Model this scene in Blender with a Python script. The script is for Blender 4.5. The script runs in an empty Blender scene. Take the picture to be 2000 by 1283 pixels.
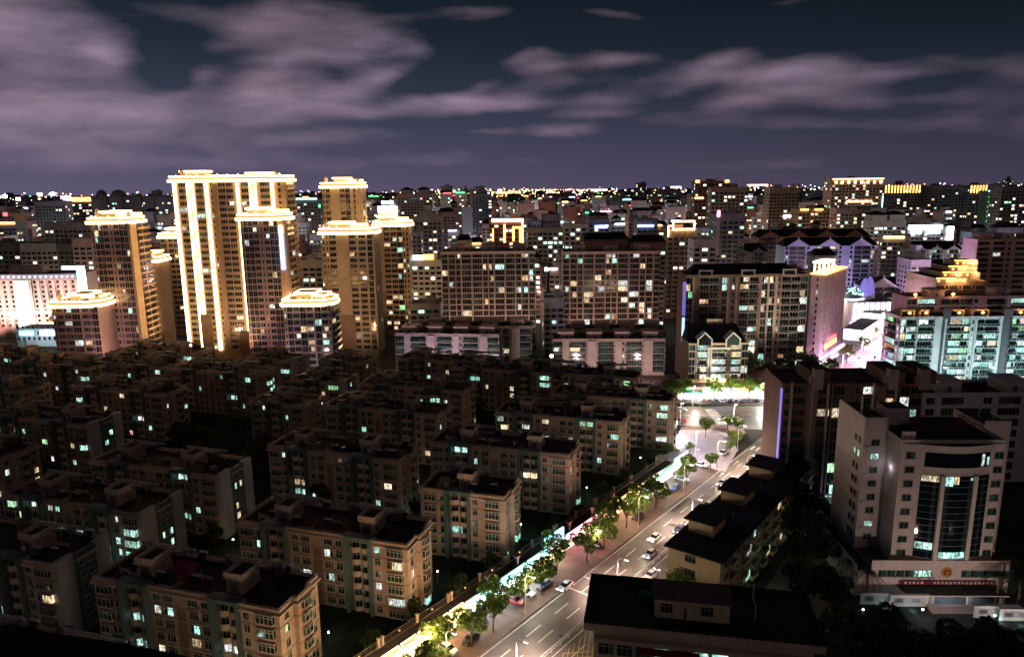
import bpy, math, random
from math import sin, cos, pi, radians, atan2, hypot, sqrt
from mathutils import Matrix, Vector
random.seed(11)
S = bpy.context.scene
COL = S.collection
rnd, uni, choice = random.random, random.uniform, random.choice

# ------------------------------------------------------------------ camera
H, F, PIT, ROLL = 90.0, 1430.0, radians(11.5), radians(0.6)
cP, sP, cR, sR = cos(PIT), sin(PIT), cos(ROLL), sin(ROLL)
cd = bpy.data.cameras.new('camera'); cam = bpy.data.objects.new('camera', cd); COL.objects.link(cam)
cd.sensor_width = 36; cd.lens = 36 * F / 2000; cd.clip_start = 0.5; cd.clip_end = 40000
Rv, Uv = Vector((1, 0, 0)), Vector((0, sP, cP))
ax, ay = Rv * cR - Uv * sR, Rv * sR + Uv * cR
az = ax.cross(ay)
cam.matrix_world = Matrix(((ax.x, ay.x, az.x, 0), (ax.y, ay.y, az.y, 0), (ax.z, ay.z, az.z, H), (0, 0, 0, 1)))
S.camera = cam

def ray(px, py):
    u, v = (px - 1000) / F, (641.5 - py) / F
    a, b = u * cR + v * sR, -u * sR + v * cR
    return a, cP + b * sP, -sP + b * cP
def at(px, py, z=0.0):            # photograph pixel -> point of the place at height z
    d = ray(px, py); t = (z - H) / d[2]
    return d[0] * t, d[1] * t
def far(px, py, Y):               # photograph pixel -> (x, z) at distance Y
    d = ray(px, py); t = Y / d[1]
    return d[0] * t, H + d[2] * t
def proj(x, y, z):
    dep = y * cP + (H - z) * sP; up = y * sP + (z - H) * cP
    a, b = x / dep, up / dep
    return 1000 + F * (a * cR - b * sR), 641.5 - F * (a * sR + b * cR)

# ------------------------------------------------------------------ render settings, sky
S.view_settings.view_transform = 'Standard'; S.view_settings.look = 'None'
S.view_settings.exposure = 0.0; S.view_settings.gamma = 1.0
try:
    S.cycles.use_denoising = True
    S.cycles.max_bounces = 5; S.cycles.diffuse_bounces = 2; S.cycles.glossy_bounces = 3
    S.cycles.transmission_bounces = 2; S.cycles.transparent_max_bounces = 6
    S.cycles.sample_clamp_indirect = 2.0; S.cycles.sample_clamp_direct = 0
    S.cycles.use_light_tree = True; S.cycles.caustics_reflective = False; S.cycles.caustics_refractive = False
except Exception as e:
    print('cycles', e)

def srgb(r, g, b):
    return tuple(((c / 255) / 12.92 if c / 255 <= .04045 else ((c / 255 + .055) / 1.055) ** 2.4) for c in (r, g, b))

# faint warm sky glow of the city behind the viewer, as the one distant light
sd = bpy.data.lights.new('sun', 'SUN'); sd.energy = 0.085; sd.angle = radians(14); sd.color = (1, .62, .46)
sun = bpy.data.objects.new('sun', sd); COL.objects.link(sun); sun.rotation_euler = Vector((-.34, .80, -.46)).to_track_quat('-Z', 'Y').to_euler()
LAMP_K, ADDED_FLOOD_K = 4.2, 2.4
W = bpy.data.worlds.new('World'); S.world = W; W.use_nodes = True
W.cycles.sampling_method = 'MANUAL'; W.cycles.sample_map_resolution = 256
def build_sky():
    nt = W.node_tree; N = nt.nodes; L = nt.links
    N.clear()
    out = N.new('ShaderNodeOutputWorld'); bg = N.new('ShaderNodeBackground'); L.new(bg.outputs[0], out.inputs[0])
    def m(op, a, b=None, c=None):
        n = N.new('ShaderNodeMath'); n.operation = op
        for i, x in enumerate((a, b, c)):
            if x is None: continue
            if isinstance(x, (int, float)): n.inputs[i].default_value = x
            else: L.new(x, n.inputs[i])
        return n.outputs[0]
    def vm(op, a, b=None):
        n = N.new('ShaderNodeVectorMath'); n.operation = op
        for i, x in enumerate((a, b)):
            if x is None: continue
            if isinstance(x, tuple): n.inputs[i].default_value = x
            else: L.new(x, n.inputs[i])
        return n
    tc = N.new('ShaderNodeTexCoord'); sp = N.new('ShaderNodeSeparateXYZ'); L.new(tc.outputs['Generated'], sp.inputs[0])
    x, y, z = sp.outputs
    A = m('ARCTAN2', x, y)                         # azimuth from straight ahead
    E = m('ARCSINE', m('MINIMUM', m('MAXIMUM', z, -1.0), 1.0))
    cmb = N.new('ShaderNodeCombineXYZ'); L.new(A, cmb.inputs[0]); L.new(E, cmb.inputs[1])
    P = cmb.outputs[0]
    # wind drawn wisps: noise stretched along the drift
    def noise(scale, det, rough, off=(0, 0, 0), dist=0.0):
        mp = vm('MULTIPLY', P, scale); mo = vm('ADD', mp.outputs[0], off)
        n = N.new('ShaderNodeTexNoise'); n.inputs['Scale'].default_value = 1.0; n.inputs['Detail'].default_value = det
        n.inputs['Roughness'].default_value = rough; n.inputs['Distortion'].default_value = dist
        L.new(mo.outputs[0], n.inputs['Vector']); return n
    w1 = noise((5.0, 12.0, 1), 4, .5, (3.1, 1.7, 0)); 
    wd = vm('SUBTRACT', w1.outputs['Color'], (.5, .5, .5)); wd = vm('MULTIPLY', wd.outputs[0], (.09, .045, 0))
    PW = vm('ADD', P, wd.outputs[0]).outputs[0]
    blobs = [  # photograph px, py, rx, ry, strength, tilt
        (30, 75, 105, 48, .85, 0), (195, 108, 40, 26, .6, 20), (50, 20, 80, 40, .5, 0), (400, 18, 100, 20, .22, 0), (560, 40, 150, 40, .66, -8), (650, 95, 110, 38, .62, -10), (480, 62, 70, 20, .25, -15), (770, 80, 60, 20, .35, 10),
        (90, 185, 90, 26, .7, 0), (240, 205, 120, 34, .95, 5), (60, 222, 140, 26, .6, 0), (350, 178, 50, 12, .4, -10), (415, 145, 34, 15, .5, -15), (545, 150, 62, 36, .9, -20), (530, 190, 100, 26, .9, 0), (480, 215, 120, 22, .6, 0),
        (655, 195, 70, 24, .75, 0), (720, 150, 70, 22, .6, -25), (740, 215, 110, 18, .75, 0), (900, 200, 120, 20, .9, 0), (990, 195, 80, 18, .7, 0), (930, 165, 50, 14, .45, -20), (830, 215, 70, 16, .6, 0),
        (1030, 120, 70, 17, .6, 0), (1080, 135, 60, 12, .4, 0), (1205, 122, 70, 15, .62, 0), (1160, 195, 80, 18, .48, 0), (1260, 170, 80, 22, .42, -15), (1160, 225, 80, 12, .4, 0),
        (1410, 120, 70, 22, .75, -14), (1340, 165, 80, 14, .4, -14), (1120, 160, 140, 14, .3, 0), (1740, 150, 110, 14, .3, 0), (1820, 120, 80, 12, .2, 0), (1500, 150, 120, 26, .85, 4), (1620, 140, 90, 22, .5, 5), (1540, 195, 110, 20, .6, 0), (1430, 200, 80, 16, .4, 0), (1680, 200, 90, 14, .3, 0), (1860, 190, 110, 16, .28, 0), (1880, 230, 120, 14, .25, 0),
        (1985, 130, 60, 20, .28, 0), (920, 24, 110, 16, .42, 0), (1210, 30, 80, 12, .34, 8), (1570, 4, 90, 10, .25, 0), (1090, 262, 70, 14, .6, 0), (970, 268, 60, 10, .45, 0),
        (250, 268, 260, 20, .55, 0), (600, 262, 200, 16, .4, 0), (80, 300, 200, 30, .35, 0), (1300, 232, 200, 18, .3, 0), (1600, 240, 160, 14, .26, 0), (480, 310, 380, 26, .3, 0), (900, 320, 300, 22, .22, 0), (1500, 310, 300, 22, .2, 0),
        (-400, 150, 300, 120, .6, 0), (2500, 180, 300, 60, .4, 0), (500, -180, 420, 50, .5, 0), (1500, -220, 500, 50, .3, 0), (300, -520, 600, 160, .6, 0), (1300, -700, 700, 200, .5, 0), (-900, -300, 500, 300, .6, 0), (3000, -400, 500, 300, .5, 0)]
    tot = None
    def azel(px, py):
        d = ray(px, py); return atan2(d[0], d[1]), math.asin(d[2] / sqrt(sum(q * q for q in d)))
    for (px, py, rx, ry, st, tilt) in blobs:
        a0, e0 = azel(px, py); k = 1.0 / F
        v = vm('SUBTRACT', PW, (a0, e0, 0)).outputs[0]
        if tilt:
            r = N.new('ShaderNodeVectorRotate'); r.rotation_type = 'Z_AXIS'; r.inputs['Angle'].default_value = radians(tilt); L.new(v, r.inputs['Vector']); v = r.outputs[0]
        v = vm('MULTIPLY', v, (1 / (rx * k), 1 / (ry * k), 0)).outputs[0]
        d2 = vm('DOT_PRODUCT', v, v).outputs['Value']
        g = m('POWER', 2.71828, m('MULTIPLY', d2, -1.15))
        g = m('MULTIPLY', g, st); tot = g if tot is None else m('MULTIPLY_ADD', g, m('SUBTRACT', 1.0, tot), tot)
    w2 = noise((9, 30, 1), 5, .5, (0, 4.2, 0), .3)
    w3 = noise((14, 70, 1), 3, .5, (1, 2.2, 0), .2)
    dens = m('MULTIPLY', tot, m('MULTIPLY_ADD', w2.outputs[0], 1.5, .2))
    dens = m('MULTIPLY', dens, m('MULTIPLY_ADD', w3.outputs[0], .5, .75))
    dens = m('ADD', dens, m('MULTIPLY', m('SUBTRACT', w2.outputs[0], .60), .25))
    dn = N.new('ShaderNodeMapRange'); dn.inputs[1].default_value = .15; dn.inputs[2].default_value = 1.15
    L.new(dens, dn.inputs[0])
    # clear night sky: teal black overhead, violet city glow towards the horizon, stronger to the left
    rp = N.new('ShaderNodeValToRGB'); cr = rp.color_ramp
    en = N.new('ShaderNodeMapRange'); en.inputs[1].default_value = -.05; en.inputs[2].default_value = .30; L.new(E, en.inputs[0]); L.new(en.outputs[0], rp.inputs[0])
    cr.elements[0].position = 0.0; cr.elements[0].color = (*srgb(104, 90, 120), 1)
    cr.elements[1].position = 1.0; cr.elements[1].color = (*srgb(18, 26, 36), 1)
    for p_, c_ in ((.14, (88, 82, 106)), (.28, (72, 72, 95)), (.45, (50, 57, 74)), (.62, (32, 42, 55)), (.8, (22, 33, 43))):
        e = cr.elements.new(p_); e.color = (*srgb(*c_), 1)
    side = N.new('ShaderNodeMapRange'); side.inputs[1].default_value = -.6; side.inputs[2].default_value = .62; side.inputs[3].default_value = 1.12; side.inputs[4].default_value = .52
    L.new(A, side.inputs[0])
    base = vm('SCALE', rp.outputs[0]); L.new(side.outputs[0], base.inputs['Scale'])
    cm = N.new('ShaderNodeMix'); cm.data_type = 'RGBA'
    cc = N.new('ShaderNodeMix'); cc.data_type = 'RGBA'; L.new(w1.outputs[0], cc.inputs[0])
    cc.inputs[6].default_value = (*srgb(160, 143, 172), 1); cc.inputs[7].default_value = (*srgb(148, 116, 130), 1)
    sc = vm('SCALE', cc.outputs[2])
    cs = N.new('ShaderNodeMapRange'); cs.inputs[1].default_value = -.6; cs.inputs[2].default_value = .62; cs.inputs[3].default_value = 1.05; cs.inputs[4].default_value = .8
    L.new(A, cs.inputs[0]); L.new(cs.outputs[0], sc.inputs['Scale'])
    L.new(dn.outputs[0], cm.inputs[0]); L.new(base.outputs[0], cm.inputs[6]); L.new(sc.outputs[0], cm.inputs[7])
    L.new(cm.outputs[2], bg.inputs[0]); bg.inputs[1].default_value = 1.0
build_sky()

# ------------------------------------------------------------------ materials
MAT = {}
def nodes(name):
    m = bpy.data.materials.new(name); m.use_nodes = True; nt = m.node_tree
    return m, nt, nt.nodes['Principled BSDF']
def paint(name, col, rough=.75, var=.18, scale=.25, streak=True, metal=0.0, spec=.3):
    """a real surface: base colour with weathering blotches and rain streaks"""
    m, nt, b = nodes(name); N = nt.nodes; L = nt.links
    tc = N.new('ShaderNodeTexCoord')
    n1 = N.new('ShaderNodeTexNoise'); n1.inputs['Scale'].default_value = scale; n1.inputs['Detail'].default_value = 5
    L.new(tc.outputs['Object'], n1.inputs['Vector'])
    mp = N.new('ShaderNodeMapping'); mp.inputs['Scale'].default_value = (1.3, 1.3, .12); L.new(tc.outputs['Object'], mp.inputs[0])
    n2 = N.new('ShaderNodeTexNoise'); n2.inputs['Scale'].default_value = 1.0; n2.inputs['Detail'].default_value = 3; L.new(mp.outputs[0], n2.inputs['Vector'])
    mx = N.new('ShaderNodeMath'); mx.operation = 'MULTIPLY_ADD'; L.new(n2.outputs[0], mx.inputs[0]); mx.inputs[1].default_value = .6 if streak else 0; L.new(n1.outputs[0], mx.inputs[2])
    r = N.new('ShaderNodeMapRange'); r.inputs[1].default_value = .3; r.inputs[2].default_value = 1.1; r.inputs[3].default_value = 1 - var * 1.6; r.inputs[4].default_value = 1 + var
    L.new(mx.outputs[0], r.inputs[0])
    oi = N.new('ShaderNodeObjectInfo'); o2 = N.new('ShaderNodeMapRange'); o2.inputs[3].default_value = .8 if streak else .94; o2.inputs[4].default_value = 1.16 if streak else 1.06; L.new(oi.outputs['Random'], o2.inputs[0])
    ml = N.new('ShaderNodeMath'); ml.operation = 'MULTIPLY'; L.new(r.outputs[0], ml.inputs[0]); L.new(o2.outputs[0], ml.inputs[1])     # each building weathered differently
    v = N.new('ShaderNodeVectorMath'); v.operation = 'SCALE'; v.inputs[0].default_value = col; L.new(ml.outputs[0], v.inputs['Scale'])
    L.new(v.outputs[0], b.inputs['Base Color'])
    b.inputs['Roughness'].default_value = rough; b.inputs['Metallic'].default_value = metal
    b.inputs['Specular IOR Level'].default_value = spec
    MAT[name] = m; return m
def glow(name, col, strength, sample=False):
    m, nt, b = nodes(name)
    b.inputs['Base Color'].default_value = (*[c * .5 for c in col], 1)
    b.inputs['Emission Color'].default_value = (*col, 1); b.inputs['Emission Strength'].default_value = strength
    m.cycles.emission_sampling = 'AUTO' if sample else 'NONE'
    MAT[name] = m; return m
def lit(name, col, strength, room=True):
    """a lit window: bright room seen through the pane, curtains and furniture breaking it up, every pane different"""
    m, nt, b = nodes(name); N = nt.nodes; L = nt.links
    geo = N.new('ShaderNodeNewGeometry'); oi = N.new('ShaderNodeObjectInfo'); tc = N.new('ShaderNodeTexCoord')
    s = N.new('ShaderNodeMath'); s.operation = 'ADD'; L.new(geo.outputs['Random Per Island'], s.inputs[0]); L.new(oi.outputs['Random'], s.inputs[1])
    f = N.new('ShaderNodeMath'); f.operation = 'FRACT'; L.new(s.outputs[0], f.inputs[0])
    wn = N.new('ShaderNodeTexWhiteNoise'); wn.noise_dimensions = '1D'; L.new(f.outputs[0], wn.inputs['W'])
    mr = N.new('ShaderNodeMapRange'); mr.inputs[3].default_value = .35; mr.inputs[4].default_value = 1.25; L.new(wn.outputs['Value'], mr.inputs[0])
    hs = N.new('ShaderNodeMix'); hs.data_type = 'RGBA'; hs.inputs[6].default_value = (*col, 1); hs.inputs[7].default_value = (*[.6 * c + .4 for c in col], 1); L.new(f.outputs[0], hs.inputs[0])
    val = mr.outputs[0]
    if room:
        off = N.new('ShaderNodeVectorMath'); off.operation = 'MULTIPLY_ADD'; L.new(wn.outputs['Color'], off.inputs[0]); off.inputs[1].default_value = (40, 40, 40)
        mp = N.new('ShaderNodeMapping'); mp.inputs['Scale'].default_value = (2.6, 2.6, .9); L.new(tc.outputs['Object'], mp.inputs[0]); L.new(mp.outputs[0], off.inputs[2])
        n = N.new('ShaderNodeTexNoise'); n.inputs['Scale'].default_value = 1; n.inputs['Detail'].default_value = 3; L.new(off.outputs[0], n.inputs['Vector'])
        r2 = N.new('ShaderNodeMapRange'); r2.inputs[1].default_value = .36; r2.inputs[2].default_value = .62; r2.inputs[3].default_value = .12; r2.inputs[4].default_value = 1.2; L.new(n.outputs[0], r2.inputs[0])
        mm = N.new('ShaderNodeMath'); mm.operation = 'MULTIPLY'; L.new(val, mm.inputs[0]); L.new(r2.outputs[0], mm.inputs[1]); val = mm.outputs[0]
    sc = N.new('ShaderNodeMath'); sc.operation = 'MULTIPLY'; L.new(val, sc.inputs[0]); sc.inputs[1].default_value = strength
    b.inputs['Base Color'].default_value = (.02, .02, .02, 1)
    L.new(hs.outputs[2], b.inputs['Emission Color']); L.new(sc.outputs[0], b.inputs['Emission Strength'])
    m.cycles.emission_sampling = 'NONE'
    MAT[name] = m; return m
def glass(name, c1, c2, rough=.12):
    m, nt, b = nodes(name); N = nt.nodes; L = nt.links
    geo = N.new('ShaderNodeNewGeometry'); oi = N.new('ShaderNodeObjectInfo')
    s = N.new('ShaderNodeMath'); s.operation = 'ADD'; L.new(geo.outputs['Random Per Island'], s.inputs[0]); L.new(oi.outputs['Random'], s.inputs[1])
    f = N.new('ShaderNodeMath'); f.operation = 'FRACT'; L.new(s.outputs[0], f.inputs[0])
    r = N.new('ShaderNodeValToRGB'); r.color_ramp.interpolation = 'CONSTANT'; L.new(f.outputs[0], r.inputs[0])
    r.color_ramp.elements[0].color = (*c1, 1); r.color_ramp.elements[1].color = (*c2, 1); r.color_ramp.elements[1].position = .62
    e = r.color_ramp.elements.new(.86); e.color = (*[1.8 * c + .02 for c in c2], 1)
    L.new(r.outputs[0], b.inputs['Base Color']); b.inputs['Roughness'].default_value = rough; b.inputs['Specular IOR Level'].default_value = .6
    MAT[name] = m; return m

paint('cream_tile', (.45, .335, .255)); paint('cream_band', (.55, .44, .35)); paint('brown_tile', (.24, .165, .115))
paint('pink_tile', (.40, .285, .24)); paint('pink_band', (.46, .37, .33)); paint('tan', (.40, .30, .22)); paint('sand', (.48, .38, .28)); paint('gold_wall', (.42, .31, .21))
paint('grey', (.30, .29, .29)); paint('pale_grey', (.46, .45, .46)); paint('dark_grey', (.13, .13, .14)); paint('white_wall', (.66, .65, .64)); paint('teal_grey', (.10, .155, .155))
paint('blue_grey', (.24, .27, .33)); paint('red_brown', (.20, .10, .08)); paint('rose', (.44, .33, .33)); paint('police_wall', (.52, .44, .40)); paint('yellow_wall', (.50, .40, .25)); paint('violet_white', (.56, .54, .60))
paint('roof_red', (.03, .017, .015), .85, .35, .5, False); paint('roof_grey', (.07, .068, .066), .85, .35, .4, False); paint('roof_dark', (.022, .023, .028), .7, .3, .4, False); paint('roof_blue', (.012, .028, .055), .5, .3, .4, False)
paint('asphalt', (.175, .158, .148), .45, .4, .12, False); paint('asphalt_old', (.20, .18, .165), .6, .3, .3, False); paint('paving', (.17, .115, .095), .7, .25, .5, False); paint('plaza_stone', (.36, .33, .36), .55, .15, .4, False); paint('kerb_stone', (.36, .34, .32), .8, .2, 1, False)
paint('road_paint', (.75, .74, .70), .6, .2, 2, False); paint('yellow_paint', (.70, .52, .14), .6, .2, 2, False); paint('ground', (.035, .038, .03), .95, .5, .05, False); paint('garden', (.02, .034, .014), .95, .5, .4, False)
paint('frame_white', (.58, .53, .48), .5, .1); paint('frame_grey', (.25, .25, .25), .45, .1); paint('metal', (.3, .3, .31), .4, .15, 1, False, .8); paint('steel_white', (.6, .6, .6), .45, .1, 1, False)
paint('awning_red', (.28, .02, .05), .7, .2, 1, False); paint('awning_green', (.02, .16, .10), .7, .2, 1, False); paint('tin', (.16, .11, .09), .5, .3, .8, True); paint('bark', (.11, .08, .055), .9, .3, 2, True); paint('pot_clay', (.30, .12, .07))
paint('banner_red', (.18, .012, .03), .7, .15, 1, False); paint('gold_metal', (.60, .40, .10), .35, .15, 2, False, .7); paint('badge_red', (.35, .03, .02), .6, .1, 2, False); paint('rubber', (.02, .02, .02), .8, .1, 3, False)
glass('pane', (.012, .014, .016), (.012, .03, .026)); glass('pane_green', (.012, .03, .026), (.02, .07, .05)); glass('pane_blue', (.012, .016, .03), (.03, .035, .06)); glass('curtain_wall', (.004, .012, .014), (.004, .010, .012), .05)
LITS = {'cyan': (.42, 1, .82), 'white': (.85, 1, .92), 'warm': (1, .72, .36), 'amber': (1, .52, .16), 'green': (.35, 1, .42), 'blue': (.35, .55, 1), 'pink': (1, .45, .5)}
for k_, c_ in LITS.items():
    lit('lit_' + k_, c_, 1.5); lit('far_' + k_, c_, 3.2, False)
glow('led_gold', (1, .61, .26), 10.0, True); glow('led_gold_soft', (1, .56, .2), 4.0, True); glow('led_white', (.75, .85, 1), 7.0, True); glow('led_cyan', (.3, .9, 1), 5.0, True); glow('led_blue', (.35, .5, 1), 6.0, True)
glow('led_violet', (.72, .34, 1), 6.0, True); glow('led_pink', (1, .35, .5), 5.0, True); glow('led_red', (1, .08, .1), 5.0); glow('led_green', (.1, 1, .3), 4.0); glow('led_orange', (1, .42, .1), 5.0, True)
glow('lamp_head', (1, .93, .82), 25.0); glow('head_beam', (1, .95, .85), 40.0); glow('tail_beam', (1, .04, .03), 12.0); glow('spark_orange', (1, .55, .2), 8.0); glow('spark_white', (.9, .95, 1), 9.0); glow('spark_pink', (1, .3, .45), 7.0); glow('spark_cyan', (.4, 1, .9), 7.0)
glow('mall_white', (.93, .82, 1), 5.0, True); glow('mall_violet', (.32, .25, .95), .7, True); glow('sign_screen', (.45, .65, 1), 1.6, True); glow('shop_white', (1, .97, .95), 4.5, True); glow('shop_warm', (1, .62, .32), 4.5, True); glow('shop_pink', (1, .5, .55), 4.5, True); glow('shop_blue', (.6, .8, 1), 4.5, True)
def leafmat(name, col):
    m, nt, b = nodes(name); N = nt.nodes; L = nt.links
    geo = N.new('ShaderNodeNewGeometry'); v = N.new('ShaderNodeVectorMath'); v.operation = 'SCALE'; v.inputs[0].default_value = col
    r = N.new('ShaderNodeMapRange'); r.inputs[3].default_value = .45; r.inputs[4].default_value = 1.6; L.new(geo.outputs['Random Per Island'], r.inputs[0]); L.new(r.outputs[0], v.inputs['Scale'])
    L.new(v.outputs[0], b.inputs['Base Color']); b.inputs['Roughness'].default_value = .6
    tr = N.new('ShaderNodeBsdfTranslucent'); L.new(v.outputs[0], tr.inputs[0]); mx = N.new('ShaderNodeMixShader'); mx.inputs[0].default_value = .35
    L.new(b.outputs[0], mx.inputs[1]); L.new(tr.outputs[0], mx.inputs[2]); L.new(mx.outputs[0], nt.nodes['Material Output'].inputs[0])
    MAT[name] = m
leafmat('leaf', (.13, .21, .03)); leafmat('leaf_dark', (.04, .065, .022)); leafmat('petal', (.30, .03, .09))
def carpaint(name, col):
    m, nt, b = nodes(name); b.inputs['Base Color'].default_value = (*col, 1); b.inputs['Roughness'].default_value = .28; b.inputs['Coat Weight'].default_value = .6; b.inputs['Coat Roughness'].default_value = .08
    MAT[name] = m
for n_, c_ in (('car_white', (.7, .7, .68)), ('car_black', (.015, .015, .018)), ('car_silver', (.36, .37, .39)), ('car_red', (.35, .02, .025)), ('car_blue', (.03, .07, .22)), ('car_grey', (.12, .125, .13))): carpaint(n_, c_)

# ------------------------------------------------------------------ mesh building
class MB:
    def __init__(s): s.v = []; s.f = []; s.m = []; s.mats = []
    def mi(s, mat):
        if mat not in s.mats: s.mats.append(mat)
        return s.mats.index(mat)
    def face(s, pts, mat):
        n = len(s.v); s.v.extend(pts); s.f.append(tuple(range(n, n + len(pts)))); s.m.append(s.mi(mat))
    def box(s, x0, x1, y0, y1, z0, z1, mat, top=None, skip=''):
        if x0 > x1: x0, x1 = x1, x0
        if y0 > y1: y0, y1 = y1, y0
        n = len(s.v); s.v.extend([(x0, y0, z0), (x1, y0, z0), (x1, y1, z0), (x0, y1, z0), (x0, y0, z1), (x1, y0, z1), (x1, y1, z1), (x0, y1, z1)])
        a = s.mi(mat); t = s.mi(top) if top else a
        for q, mm, key in (((0, 3, 2, 1), a, 'b'), ((4, 5, 6, 7), t, 't'), ((0, 1, 5, 4), a, ''), ((1, 2, 6, 5), a, ''), ((2, 3, 7, 6), a, ''), ((3, 0, 4, 7), a, '')):
            if key and key in skip: continue
            s.f.append(tuple(n + i for i in q)); s.m.append(mm)
    def prism(s, poly, z0, z1, mat, top=None, bottom=True):
        n = len(s.v); k = len(poly)
        s.v.extend([(x, y, z0) for x, y in poly]); s.v.extend([(x, y, z1) for x, y in poly]); a = s.mi(mat)
        for i in range(k):
            j = (i + 1) % k; s.f.append((n + i, n + j, n + k + j, n + k + i)); s.m.append(a)
        s.f.append(tuple(range(n + k, n + 2 * k))); s.m.append(s.mi(top) if top else a)
        if bottom: s.f.append(tuple(reversed(range(n, n + k)))); s.m.append(a)
    def ring(s, po, pi_, z0, z1, mat):
        n = len(s.v); k = len(po); a = s.mi(mat)
        for p, z in ((po, z0), (po, z1), (pi_, z1), (pi_, z0)): s.v.extend([(x, y, z) for x, y in p])
        for i in range(k):
            j = (i + 1) % k
            for r in range(4):
                q = (r + 1) % 4
                s.f.append((n + r * k + i, n + r * k + j, n + q * k + j, n + q * k + i)); s.m.append(a)
    def loft(s, rings, mat, cap=True):
        n = len(s.v); k = len(rings[0]); a = s.mi(mat)
        for r in rings: s.v.extend(r)
        for r in range(len(rings) - 1):
            for i in range(k):
                j = (i + 1) % k
                s.f.append((n + r * k + i, n + r * k + j, n + (r + 1) * k + j, n + (r + 1) * k + i)); s.m.append(a)
        if cap:
            s.f.append(tuple(reversed(range(n, n + k)))); s.m.append(a); b = n + (len(rings) - 1) * k
            s.f.append(tuple(range(b, b + k))); s.m.append(a)
    def cyl(s, x, y, z0, z1, r0, r1, mat, n=10):
        s.loft([[(x + r * cos(2 * pi * i / n), y + r * sin(2 * pi * i / n), z) for i in range(n)] for z, r in ((z0, r0), (z1, r1))], mat)
    def lathe(s, x, y, prof, mat, n=16):
        s.loft([[(x + r * cos(2 * pi * i / n), y + r * sin(2 * pi * i / n), z) for i in range(n)] for r, z in prof], mat)
    def tube(s, pts, rad, mat, n=6):
        rings = []
        for i, p in enumerate(pts):
            p = Vector(p); d = (Vector(pts[min(i + 1, len(pts) - 1)]) - Vector(pts[max(i - 1, 0)])).normalized()
            u = d.cross(Vector((0, 0, 1)) if abs(d.z) < .9 else Vector((1, 0, 0))).normalized(); w = d.cross(u)
            r = rad[i] if isinstance(rad, (list, tuple)) else rad
            rings.append([tuple(p + (u * cos(2 * pi * k / n) + w * sin(2 * pi * k / n)) * r) for k in range(n)])
        s.loft(rings, mat)
    def add(s, o, rot, loc):
        c, q = cos(rot), sin(rot); n = len(s.v)
        s.v.extend([(x * c - y * q + loc[0], x * q + y * c + loc[1], z + loc[2]) for x, y, z in o.v])
        mp = [s.mi(k) for k in o.mats]
        s.f.extend([tuple(n + i for i in f) for f in o.f]); s.m.extend([mp[i] for i in o.m])
    def mesh(s, name):
        me = bpy.data.meshes.new(name); me.from_pydata(s.v, [], s.f)
        for k in s.mats: me.materials.append(MAT[k])
        me.polygons.foreach_set('material_index', s.m); me.update(); return me
def offset(poly, d):
    """move every edge of a counter-clockwise polygon outward by d"""
    k = len(poly); out = []
    for i in range(k):
        (x0, y0), (x1, y1), (x2, y2) = poly[i - 1], poly[i], poly[(i + 1) % k]
        a = Vector((x1 - x0, y1 - y0)).normalized(); b = Vector((x2 - x1, y2 - y1)).normalized()
        na, nb = Vector((a.y, -a.x)), Vector((b.y, -b.x)); t = na + nb; q = 1 + na.dot(nb)
        out.append((x1 + t.x * d / q, y1 + t.y * d / q))
    return out
def rect(x0, x1, y0, y1): return [(x0, y0), (x1, y0), (x1, y1), (x0, y1)]

def link(name, data, parent=None, loc=(0, 0, 0), rot=0.0):
    o = bpy.data.objects.new(name, data); COL.objects.link(o)
    o.location = loc; o.rotation_euler = (0, 0, rot)
    if parent: o.parent = parent
    return o
USED = {}
def tag(o, label, cat, group=None):
    USED[label] = USED.get(label, 0) + 1
    o['label'] = label; o['category'] = cat
    if group: o['group'] = group
    return o
def thing(name, label, cat, loc, rot=0.0, group=None): return tag(link(name, None, None, loc, rot), label, cat, group)
def part(name, mb, parent, loc=(0, 0, 0), rot=0.0, label=None, kind=None):
    o = link(name, mb.mesh(name) if isinstance(mb, MB) else mb, parent, loc, rot)
    if label: o['label'] = label
    if kind: o['kind'] = kind
    return o
def setting(name, mb, kind='structure'):
    o = link(name, mb.mesh(name)); o['kind'] = kind; return o
ORD = ['first', 'second', 'third', 'fourth', 'fifth', 'sixth', 'seventh', 'eighth', 'ninth', 'tenth', 'eleventh', 'twelfth', 'thirteenth', 'fourteenth', 'fifteenth', 'sixteenth', 'seventeenth', 'eighteenth', 'nineteenth', 'twentieth'] + [a + '-' + b for a in ('twenty', 'thirty', 'forty', 'fifty') for b in ('first', 'second', 'third', 'fourth', 'fifth', 'sixth', 'seventh', 'eighth', 'ninth')]

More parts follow.
